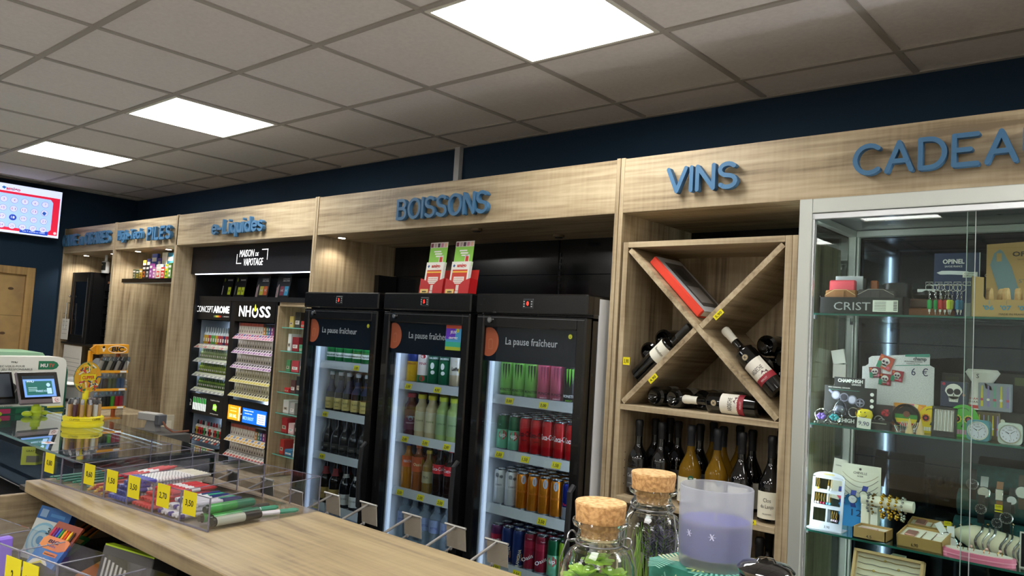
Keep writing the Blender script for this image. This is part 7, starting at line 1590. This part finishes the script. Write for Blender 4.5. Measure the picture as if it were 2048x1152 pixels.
# responsible gaming carton
BZ = 1.1305; BR = math.radians(104)
dx = Vector((math.cos(BR), math.sin(BR), 0)); 
p = at(124, 828, 'x', -4.62); r = E('terminal_box', 'white and green betting terminal box with rounded corner, lettered MU', 'terminal', (p.x, p.y, BZ), rz=BR)
PW_ = K('e6e6dc', .5); GRN = K('1d5a44', .5)
m = MB(); m.prism([(-.60, .02), (0, .02), (0, .24), (-.006, .262), (-.02, .276), (-.045, .282), (-.60, .282)], 0, .10, PW_); m.box(-.60, -.004, .012, .0, 0, .020, K('d8c83a', .5)); m.box(-.60, .002, 0, .002, .10, .02, GRN); m.prism([(0, 0), (.012, 0), (.012, .20), (0, .24)], .002, .1, GRN); B('housing', m, r)
m = MB(); m.prism([(-.155, .215), (-.075, .215), (-.055, .222), (-.045, .237), (-.055, .252), (-.075, .26), (-.155, .26)], -.0008, 0, K('2f7a58', .5)); m.text('MU', -.125, -.001, .228, .018, WHITE, w=.04, bold=.03); m.text('TV', -.085, -.001, .228, .018, K('d05a4a', .5), w=.03, bold=.03)
m.text('AVEC VOUS POUR', -.30, -.0006, .228, .010, K('6a6c68', .6), w=.15); m.text('UN JEU RESPONSABLE', -.28, -.0006, .212, .010, K('6a6c68', .6), w=.19); m.text('PMU', -.28, -.0006, .25, .008, K('4a4c48', .6), w=.03); m.text('PMU.FR', -.32, -.0006, .18, .010, K('b5b5a8', .6), w=.07)
m.prism([(-.37, .04), (-.24, .04), (-.24, .12), (-.28, .15), (-.35, .15), (-.375, .12)], -.0008, 0, K('3a3a38', .5)); m.tube([(-.34, -.001, .14), (-.31, -.001, .09), (-.29, -.001, .13), (-.27, -.001, .09), (-.25, -.001, .13)], .004, K('8a8880', .5), 5); m.box(-.32, -.0014, .045, -.27, -.0006, .075, GRN); m.text('18 interdit aux mineurs', -.33, -.0012, .026, .008, K('4a4c48', .6), w=.12); B('artwork', m, r)
r = E('game_rack', 'green and yellow game card holder below the betting terminal box', 'rack', (p.x+.12, p.y-.10, BZ), rz=BR)
m = MB(); m.box(-.55, 0, 0, -.02, .05, .032, GRN)
for k, c in enumerate(('5a8a5a', '3a3a34', 'b8c85a', 'c83a6a', '2f7a58', 'b0b03a')): m.box(-.52+.085*k, -.0006, .005, -.46+.085*k, 0, .028, K(c, .5))
B('holder', m, r)
LIME = K('b4cc2a', .35)
def tablet(px, py, L_, label, full=True, dxp=0):
    q = at(px, py, 'x', -4.32); e = E('payment_tablet', label, 'tablet', (q.x, q.y, BZ), rz=BR+.05)
    m = MB(); m.cyl(0, .03, 0, .05, .022, LIME, 16); m.sphere(0, .03, .02, .026, LIME, 12, 8, sz=.7); m.sphere(-.045, .03, .014, .024, LIME, 12, 8, sz=.6); m.sphere(.042, .03, .014, .020, LIME, 12, 8, sz=.6); m.cyl(0, .03, .05, .075, .014, LIME, 12); B('base', m, e)
    m = MB(); m.M = T(0, 0, .062, rx=-.38); m.bbox(-.108, -.01, 0, .108, .008, .165, K('6f6468' if full else '25262a', .4), .006); m.bbox(-.104, -.012, .024, .104, -.009, .161, K('08080a', .25), .003); B('frame', m, e)
    m = MB(); m.M = T(0, 0, .062, rx=-.38); 
    if full:
        m.box(-.082, -.0128, .034, .082, -.0122, .142, K('6f9ae0', .4, em=.55)); m.box(-.082, -.0132, .125, .082, -.0126, .142, K('23303a', .4, em=.3)); m.box(-.07, -.0134, .044, .066, -.0128, .115, K('2a6a64', .4, em=.35))
        m.text('PMU', -.045, -.0138, .108, .010, K('d8e8ff', .4, em=.6), w=.035); m.text('PARIEZ ICI', .005, -.0138, .058, .010, K('b8d8f0', .4, em=.6), w=.055); m.disc(.045, -.0136, .094, .010, K('a8ccf0', .4, em=.6), 14); m.box(.035, -.014, .048, .06, -.0134, .078, K('a8ccf0', .4, em=.6))
        for k in range(3): m.box(-.06, -.0138, .08-.008*k, -.015, -.0132, .083-.008*k, K('a8ccd0', .4, em=.5))
        B('screen', m, e)
        m = MB(); m.M = T(0, 0, .062, rx=-.38); m.box(.056, -.0135, .0, .10, -.0125, .030, K('e8e0e0', .5)); m.disc(.078, -.014, .015, .011, K('c03a44', .5), 18); m.disc(.078, -.0152, .015, .009, K('e8e0e0', .5), 18); m.text('18', .078, -.0164, .011, .008, K('8a2a34', .5)); B('age_sticker', m, e)
    else:
        m.box(-.09, -.0128, .034, .09, -.0122, .15, K('3a4048', .3, em=.1)); B('screen', m, e)
    return e
tablet(78, 842, 1, 'tilted payment tablet with blue screen and 18 sticker on lime green base')
tablet(-16, 838, 1, 'dark tablet cut by the left frame edge, on lime green base', False)
# green machine far left
p = at(60, 735, 'x', -6.3)
r = E('lottery_machine', 'dark green machine with pale green top edge at the far left', 'machine', (-6.3, p.y-.30, .98))
m = MB(); m.prismx([(-.5, 0), (.27, 0), (.31, .36), (-.5, .36)], -.2, .25, K('0f4a34', .4)); B('body', m, r)
m = MB(); m.prismx([(-.5, .36), (.31, .36), (.29, .385), (-.5, .385)], -.2, .255, K('9cc8a4', .4)); B('top_edge', m, r)
m = MB(); m.bbox(-.3, -.5, 0, .3, .32, .98, K('4a4644', .6), .003); B('machine_stand', m, None, (-6.3, p.y-.30, 0), label='grey cabinet under the green machine', cat='cabinet')
# lighters
def mk_lighter(body, cap='c8c8ca', s=1):
    def f():
        m = MB(); m.lathe([(.0, 0), (.0085, 0), (.0092, .003), (.0092, .052), (.0085, .056), (0, .056)], n=12, m=K(body, .3)); m.v = [(a*1.25, b, c) for a, b, c in m.v]; o = B('lighter', m, cat='lighter')
        m = MB(); m.box(-.010, -.006, .055, .010, .006, .064, K(cap, .2, 1)); m.prism([(-.010, .064), (.006, .064), (.004, .078), (-.008, .078)], -.006, .006, K(cap, .2, 1)); m.cyl(0, 0, .06, .074, .005, STEEL, 8); B('metal_top', m, o); return o
    return Kind(f)
LC = {'black': mk_lighter('1c1c20'), 'grey': mk_lighter('6a6a6c'), 'green': mk_lighter('5ac83a'), 'red': mk_lighter('c8304a'), 'blue': mk_lighter('4a6a9a'), 'olive': mk_lighter('6a7a5a'), 'dark': mk_lighter('4a2a34'), 'gold': mk_lighter('b08a5a'), 'white': mk_lighter('b9b9b4')}
ob = Vector((-4.13, 1.66, BZ)); RB = BR-.05
r = E('lighter_stand', 'orange-yellow tiered lighter stand with BIC header on the glass counter', 'display stand', tuple(ob), rz=RB)
YO = K('e8a012', .45); YO2 = K('c98a10', .5)
m = MB(); m.prism([(-.075, .325), (.085, .335), (.085, .378), (-.075, .372)], -.03, .02, YO); m.prismx([(-.03, .325), (.02, .325), (.02, .372), (-.03, .372)], -.076, -.073, YO); m.prism([(-.105, .35), (-.075, .325), (-.075, .372)], -.01, .0, YO2); B('header', m, r)
m = MB(); m.text('BIC', .025, -.0307, .342, .022, INK, w=.065, bold=.04, shear=.12)
m.tube([(.025+.050*math.cos(PI*k/12), -.0305, .352+.0175*math.sin(PI*k/12)) for k in range(24)], .0012, WHITE, 4, True); m.disc(-.05, -.0305, .362, .006, INK, 12); m.prism([(-.056, .356), (-.044, .356), (-.046, .340), (-.054, .340)], -.0315, -.0303, K('f0e8d8', .5)); m.tube([(-.062, -.031, .360), (-.054, -.031, .350), (-.046, -.031, .350), (-.040, -.031, .356)], .0012, K('f0e8d8', .5), 4); B('lettering', m, r)
m = MB(); m.box(-.085, .02, .05, -.07, .04, .34, YO); m.box(.065, .025, 0, .08, .04, .335, K('a8561c', .5)); m.box(-.085, -.02, 0, .08, .04, .006, YO2); B('posts', m, r)
m = MB(); m.box(-.07, -.032, .05, .082, -.031, .33, CLIP); m.box(.084, -.03, .0, .085, .03, .33, CLIP); B('clear_cover', m, r)
for j, z in enumerate((.235, .145, .055)):
    m = MB(); m.box(-.075, -.034, z, .088, .03, z+.005, YO); m.box(-.075, -.036, z, .088, -.034, z+.012, YO); m.box(.045, -.0366, z+.001, .08, -.0361, z+.010, WHITE); B('tier', m, r)
MR = r.matrix_basis if False else Matrix.Translation(ob) @ Matrix.Rotation(RB, 4, 'Z')
for j, (z, cs) in enumerate(((.240, ['white', 'black', 'white', 'black', 'white', 'black', 'white']), (.150, ['grey', 'dark', 'dark', 'olive', 'olive', 'blue', 'blue']), (.060, ['grey', 'grey', 'black', 'black', 'green', 'red', 'red']))):
    for i, c in enumerate(cs):
        q = MR @ Vector((-.058+.0225*i, -.012, z)); LC[c](tuple(q), '%s lighter on the %s tier of the BIC stand, %s' % (c, ('top', 'middle', 'bottom')[j], nth(i)), 'lighters on the BIC stand', rot=(0, .35 if j == 0 else 0, RB))
oc = at(168, 848, 'z', BZ); oc = Vector((-3.915, 1.485, BZ))
r = E('round_lighter_display', 'round yellow lighter carousel with patterned disc sign on the glass counter', 'display stand', tuple(oc), rz=BR+.1)
YC = K('e8d81c', .4)
m = MB(); m.lathe([(0, 0), (.085, 0), (.088, .006), (.088, .018), (.082, .022), (.082, .028), (.086, .030), (.086, .044), (.080, .048), (0, .048)], n=36, m=YC); B('base', m, r)
m = MB(); m.text('CLIPPER', 0, 0, .033, .009, K('5a3a1a', .5), w=.045, cyl=.0866); m.text('CLIPPER', 0, 0, .033, .009, K('8a7a1a', .5), w=.045, M=Matrix.Rotation(-1.1, 4, 'Z') @ T(0, -.0868, 0)); B('lettering', m, r)
m = MB(); m.cyl(0, .0, .048, .165, .013, YC, 16); B('post', m, r)
m = MB(); m.disc(0, -.002, .225, .072, K('d8a62a', .5), 36, h=.004)
random.seed(3)
for k in range(60):
    a, q = random.uniform(0, 2*PI), .070*math.sqrt(random.uniform(.1, 1))
    cx_, cz_, w1, l1, an = q*math.cos(a)*.93, .225+q*math.sin(a)*.93, .003, random.uniform(.006, .014), random.uniform(0, PI)
    co, si = math.cos(an), math.sin(an); m.prism([(cx_-co*l1-si*w1, cz_-si*l1+co*w1), (cx_-co*l1+si*w1, cz_-si*l1-co*w1), (cx_+co*l1+si*w1, cz_+si*l1-co*w1), (cx_+co*l1-si*w1, cz_+si*l1+co*w1)], -.0068-.00003*k, -.006, K(('e0c83a', '3a7a4a', 'c83a3a', 'e8e0c8', '3a4a6a', 'e89a2a')[k % 6], .5))
m.box(-.04, -.0095, .212, .04, -.0088, .240, K('e8d81c', .5)); m.text('CLIPPER', 0, -.0097, .218, .015, K('c8402a', .5), w=.066, bold=.03)
m.tube([(.072*math.cos(2*PI*k/30), -.004, .225+.072*math.sin(2*PI*k/30)) for k in range(30)], .002, K('3a6a4a', .5), 5, True); B('disc_sign', m, r)
MR = Matrix.Translation(oc)
n_ = 0
for R_, cnt, a0 in ((.062, 13, 0), (.035, 8, .2)):
    for i in range(cnt):
        a = a0+2*PI*i/cnt; LC[('gold', 'white', 'gold', 'dark')[i % 4] if R_ > .05 else 'gold'](tuple(oc + Vector((R_*math.cos(a), R_*math.sin(a), .048))), '%s patterned lighter, %s ring of the round carousel, position %s' % ('upright', 'outer' if R_ > .05 else 'inner', ORD[i]), 'lighters in the round carousel', rz=a)

# ================================================================== jars and candle in the foreground
PZ = 1.312
m = MB(); m.bbox(-.58, .69, CT+.001, .25, 1.02, PZ, WOODX, .003); B('display_riser', m, None, label='oak display riser on the counter under the jars and candle', cat='riser')
CORK = mottled('cork', 'a87a48', 'd2a26a', 220, .85, .4, 5, .38, .62); CORKT = mottled('cork_top', 'c09058', 'e4c08a', 160, .85, .4, 5, .36, .60)
JG = D.materials.new('jar_glass'); JG.use_nodes = True
_b = JG.node_tree.nodes['Principled BSDF']; _b.inputs['Base Color'].default_value = (.93, .97, .96, 1); _b.inputs['Roughness'].default_value = .02; _b.inputs['Transmission Weight'].default_value = 1; _b.inputs['IOR'].default_value = 1.12; _b.inputs['Specular IOR Level'].default_value = 1.0; _b.inputs['Coat Weight'].default_value = .6
WIRE = K('8a8a8c', .3, .9)
def jar(x, y, s, label, rz):
    """cork-stoppered wired glass jar; s scales it"""
    r = E('cork_jar', label, 'jar', (x, y, PZ+.0005), rz=rz)
    o = [(.036, 0), (.042, .004), (.045, .02), (.045, .085), (.043, .100), (.036, .114), (.029, .119), (.027, .122), (.027, .128), (.029, .131), (.0265, .134), (.026, .142), (.032, .145), (.034, .149), (.033, .152)]
    m = MB(); pr = [(0, .001)] + o + [(.028, .151)] + [(max(a-.0028, 0), b+.002) for a, b in reversed(o[:-3])] + [(0, .004)]
    m.lathe([(a*s, b*s) for a, b in pr], n=40, m=JG); m.tube([(.0265*s*math.cos(a), .0265*s*math.sin(a), .150*s) for a in [0, .1]], .0005, JG, 3); B('glass', m, r)
    m = MB(); m.lathe([(.0215*s, .132*s, CORK), (.0245*s, .148*s), (.0295*s, .1505*s), (.0315*s, .172*s, CORKT), (.0305*s, .174*s), (0, .174*s)], n=36); B('cork', m, r)
    m = MB(); m.tube([(.0282*s*math.cos(2*PI*k/28), .0282*s*math.sin(2*PI*k/28), .1245*s) for k in range(28)], .0011, WIRE, 6, True)
    for sg in (-1, 1):
        m.tube([(sg*(.033*s+.006*math.cos(2*PI*k/14)), .004*math.sin(4*PI*k/14), .128*s+.006*math.sin(2*PI*k/14)) for k in range(14)], .001, WIRE, 6, True)
        m.tube([(sg*.029*s, 0, .125*s), (sg*.040*s, 0, .122*s), (sg*.0468*s, -.002, .100*s), (sg*.0475*s, -.004, .05*s), (sg*.0472*s, -.004, .02*s)], .001, WIRE, 6)
    B('wire_handle', m, r)
    m = MB(); m.sphere(-.006*s, -.0292*s, .1225*s, .0022, INK, 8, 5); m.tube([(-.006*s, -.0292*s, .122*s), (-.008*s, -.034*s, .110*s)], .0006, INK, 4); B('cord', m, r)
    return r
LEAFM = mottled('succulent_leaf', '8cba30', 'b4da58', 40, .45); LEAFD = mottled('moss_leaf', '4f7a2a', '86a83a', 60, .6)
j1 = jar(-.507, .752, .93, 'cork-stoppered wired glass jar with bright green succulent, nearest', .35)
random.seed(11)
m = MB()
def rosette(m, cx, cy, cz, R_, mat, tiers=3):
    for t in range(tiers):
        nn = 7 - t
        for k in range(nn):
            a = 2*PI*k/nn + t*.45 + random.uniform(-.15, .15); L_ = R_*(1-.25*t); el = .25 + .42*t
            d = Vector((math.cos(a)*math.cos(el), math.sin(a)*math.cos(el), math.sin(el))); sd = Vector((-math.sin(a), math.cos(a), 0)); up = d.cross(sd)*-1
            vs = []; c0 = Vector((cx, cy, cz+.002*t))
            for u, wd in ((0, .12), (.35, .30), (.7, .38), (.9, .28), (1.0, .05)):
                for q in range(6): an = 2*PI*q/6; vs.append(tuple(c0 + d*(L_*u) + sd*(L_*wd*math.cos(an)) + up*(L_*.10*math.sin(an)*(1-u*.5) + L_*.12*u*u)))
            fs = [(i*6+q, i*6+(q+1) % 6, (i+1)*6+(q+1) % 6, (i+1)*6+q) for i in range(4) for q in range(6)] + [tuple(range(24, 30))]
            m.add(vs, fs, mat, True)
for (cx_, cy_, cz_, R_) in ((-.012, -.012, .072, .017), (.010, -.018, .062, .018), (-.004, .006, .088, .013), (.018, .006, .074, .015), (-.022, .004, .056, .015), (-.022, -.012, .046, .014), (.0, -.022, .046, .017), (.02, -.012, .042, .014), (.012, .016, .060, .015), (-.010, .018, .060, .014)):
    rosette(m, cx_, cy_, cz_, R_*1.5, LEAFM, 2); m.tube([(cx_*.3, cy_*.3, .01), (cx_, cy_, cz_)], .0018, LEAFD, 5)
B('succulent', m, None, (-.507, .752, PZ+.004), label='bright green artificial succulent inside the nearest cork jar', cat='plant')
j2 = jar(-.560, .955, .97, 'second cork-stoppered wired glass jar holding lavender and grasses', -.2)
random.seed(5)
m = MB(); GRS = K('6f9a2a', .6); GR2 = K('8fb03a', .6)
for k in range(40):
    a, q = random.uniform(0, 2*PI), random.uniform(.0, .022); h = random.uniform(.05, .092); b = random.uniform(-.01, .01); c = random.uniform(-.008, .008)
    m.tube([(q*math.cos(a), q*math.sin(a), .006), (q*math.cos(a)*1.2+b*.4, q*math.sin(a)*1.2, h*.6), (q*math.cos(a)*1.3+b, q*math.sin(a)*1.2+c, h)], [.0009, .0008, .0003], GRS if k % 2 else GR2, 4)
B('grass_tuft', m, None, (-.572, .950, PZ+.006), label='green grass tuft inside the second cork jar', cat='plant', kind='stuff')
m = MB(); LAV = K('4a4058', .7); LV2 = K('645a78', .7)
for k in range(26):
    x, y = random.uniform(-.016, .016), random.uniform(-.014, .014); tx, ty = x+random.uniform(-.008, .014), y+random.uniform(-.008, .008); h = random.uniform(.07, .11)
    m.tube([(x, y, .01), (tx, ty, h)], .0007, K('5a6a3a', .7), 4)
    for q in range(18):
        t = .5+.5*q/18; an = q*2.4; cx_, cy_, cz_ = x+(tx-x)*t, y+(ty-y)*t, .01+(h-.01)*t
        m.tube([(cx_, cy_, cz_), (cx_+.007*math.cos(an), cy_+.007*math.sin(an), cz_+.005)], [.0009, .0004], LAV if q % 2 else LV2, 3)
B('lavender_sprigs', m, None, (-.546, .958, PZ+.006), label='dark purple lavender sprigs inside the second cork jar', cat='plant', kind='stuff')
# leaf-patterned box with candle
LB = mottled('leaf_box_green', '2f7a6a', '3f9080', 30, .5)
bz = 1.402
r = E('leaf_pattern_box', 'green leaf-patterned gift box under the violet candle', 'box', (-.425, .87, PZ), rz=-.15)
bh = bz-PZ
m = MB(); m.bbox(-.060, -.045, 0, .062, .065, bh, LB, .002); B('box', m, r)
m = MB(); LW = K('d8dcb8', .5); LT = K('7fc0b0', .5); LO = K('b8c87a', .5)
random.seed(8)
def frond(m, M_, c):
    for s in (-1, 1):
        for k in range(7):
            z = .006*k; l = .016*(1-.09*k); m.add([tuple(M_ @ Vector(v)) for v in ((0, 0, z), (s*l, -.0001, z+.008), (s*l*.9, -.0001, z+.0105), (0, 0, z+.003))], [(0, 1, 2, 3)], c)
for k in range(12): frond(m, T(-.055+.010*k, -.0458-.0001*k, .0+.035*(k % 2), ry=.5*math.sin(k*2.3)), (LW, LT, LO)[k % 3])
for k in range(10): frond(m, T(.0625+.0001*k, -.04+.011*k, .035*(k % 2), rz=PI/2, rx=0, ry=.5*math.sin(k*1.7)), (LT, LW, LO)[k % 3])
for k in range(14):
    a = k*.9; frond(m, T(-.045+.095*((k*7) % 10)/10, -.035+.09*((k*3) % 10)/10, bh+.0006+.0001*k) @ Matrix.Rotation(-PI/2, 4, 'X') @ Matrix.Rotation(a, 4, 'Y'), (LW, LT, LO)[k % 3])
B('leaf_pattern', m, r)
cr = .0415
fg = D.materials.new('frosted_glass'); fg.use_nodes = True; _n = fg.node_tree; _n.nodes.clear()
_o = _n.nodes.new('ShaderNodeOutputMaterial'); _m1 = _n.nodes.new('ShaderNodeMixShader'); _m2 = _n.nodes.new('ShaderNodeMixShader'); _t = _n.nodes.new('ShaderNodeBsdfTransparent'); _d = _n.nodes.new('ShaderNodeBsdfDiffuse'); _s = _n.nodes.new('ShaderNodeBsdfTranslucent')
_d.inputs[0].default_value = (.62, .64, .67, 1); _s.inputs[0].default_value = (.75, .77, .8, 1); _t.inputs[0].default_value = (.9, .91, .94, 1)
_m1.inputs[0].default_value = .5; _m2.inputs[0].default_value = .36
for a_, b_ in ((_d.outputs[0], _m1.inputs[1]), (_s.outputs[0], _m1.inputs[2]), (_t.outputs[0], _m2.inputs[1]), (_m1.outputs[0], _m2.inputs[2]), (_m2.outputs[0], _o.inputs[0])): _n.links.new(a_, b_)
r = E('candle', 'violet candle in frosted glass tumbler on the leaf-patterned box', 'candle', (-.424, .868, bz+.0008))
m = MB(); m.lathe([(0, 0), (cr*.93, 0), (cr*.97, .004), (cr, .03), (cr*1.02, .090), (cr*1.0, .091), (cr*.97, .090), (cr*.95, .012), (0, .010)], n=48, m=fg); B('glass', m, r)
m = MB(); m.lathe([(0, .0115), (cr*.925, .0125), (cr*.94, .050), (cr*.94, .052), (cr*.90, .0505), (0, .050)], n=40, m=K('4038b0', .5)); m.lathe([(cr*.942, .046), (cr*.943, .0525)], n=40, m=K('6f68b8', .4)); B('wax', m, r)
m = MB(); m.tube([(0, 0, .05), (.001, 0, .06)], .001, K('e8e4d8', .8), 5); B('wick', m, r)
m = MB()
for x in (-.012, .016):
    for k in range(3): a = k*PI/3; m.M = T(0, 0, 0); wrap_poly(m, [(x+.004*math.cos(a)-.0006, .040+.004*math.sin(a)), (x-.004*math.cos(a)-.0006, .040-.004*math.sin(a)), (x-.004*math.cos(a)+.0006, .0405-.004*math.sin(a)), (x+.004*math.cos(a)+.0006, .0405+.004*math.sin(a))], cr*1.005, 0, K('d8d8ea', .5))
B('star_motifs', m, r)
DG = pane('smoked_jar_glass', '5a5c62', .14)
r = E('smoked_jar', 'smoked glass jar with round lid at the bottom frame edge', 'jar', (-.333, .80, PZ))
m = MB(); m.lathe([(0, .0), (.032, 0), (.034, .01), (.034, .09), (.026, .104), (.026, .112), (.024, .112), (.024, .1), (.031, .088), (.031, .005), (0, .004)], n=32, m=DG); m.lathe([(0, .005), (.030, .005), (.030, .08), (0, .08)], n=24, m=K('1c1c20', .5)); B('body', m, r)
m = MB(); m.lathe([(.0, .112), (.024, .112), (.027, .115), (.029, .119), (.024, .124), (.010, .127), (.008, .130), (0, .131)], n=32, m=DG); m.lathe([(.020, .1135), (.028, .117), (.020, .1205)], n=32, m=K('6a6c72', .15, coat=.5)); B('lid', m, r)

# ================================================================== small spot lights in the bays
def bay_spot(x, y, z, p, col=(1, .92, .8), name='bay_spotlight'):
    light(name, 'POINT', (x, y, z), p, col, size=.03)
for i, (x, y, bay, pw_) in enumerate(((-3.66, 2.68, 'drinks unit, left end', 1.2), (-7.44, 2.72, 'cigar unit, left end', 2.2), (-6.86, 2.72, 'cigar unit, right end', 1.0), (-6.30, 2.68, 'batteries unit, left end', 2.0), (-5.78, 2.68, 'batteries unit, right end', 2.4))):
    m = MB(); m.cyl(0, 0, 0, .006, .028, CHROME, 20); m.cyl(0, 0, -.002, .0, .02, K('ffffff', .5, em=12, emc='fff0d8'), 16)
    B('downlight', m, None, (x, y, ZB-.007), label='small round downlight under the %s' % bay, cat='downlight')
    light('downlight_glow', 'SPOT', (x, y, ZB-.012), pw_*3.5, (1, .93, .82), rot=(0, 0, 0), size=.02, spot=2.4)
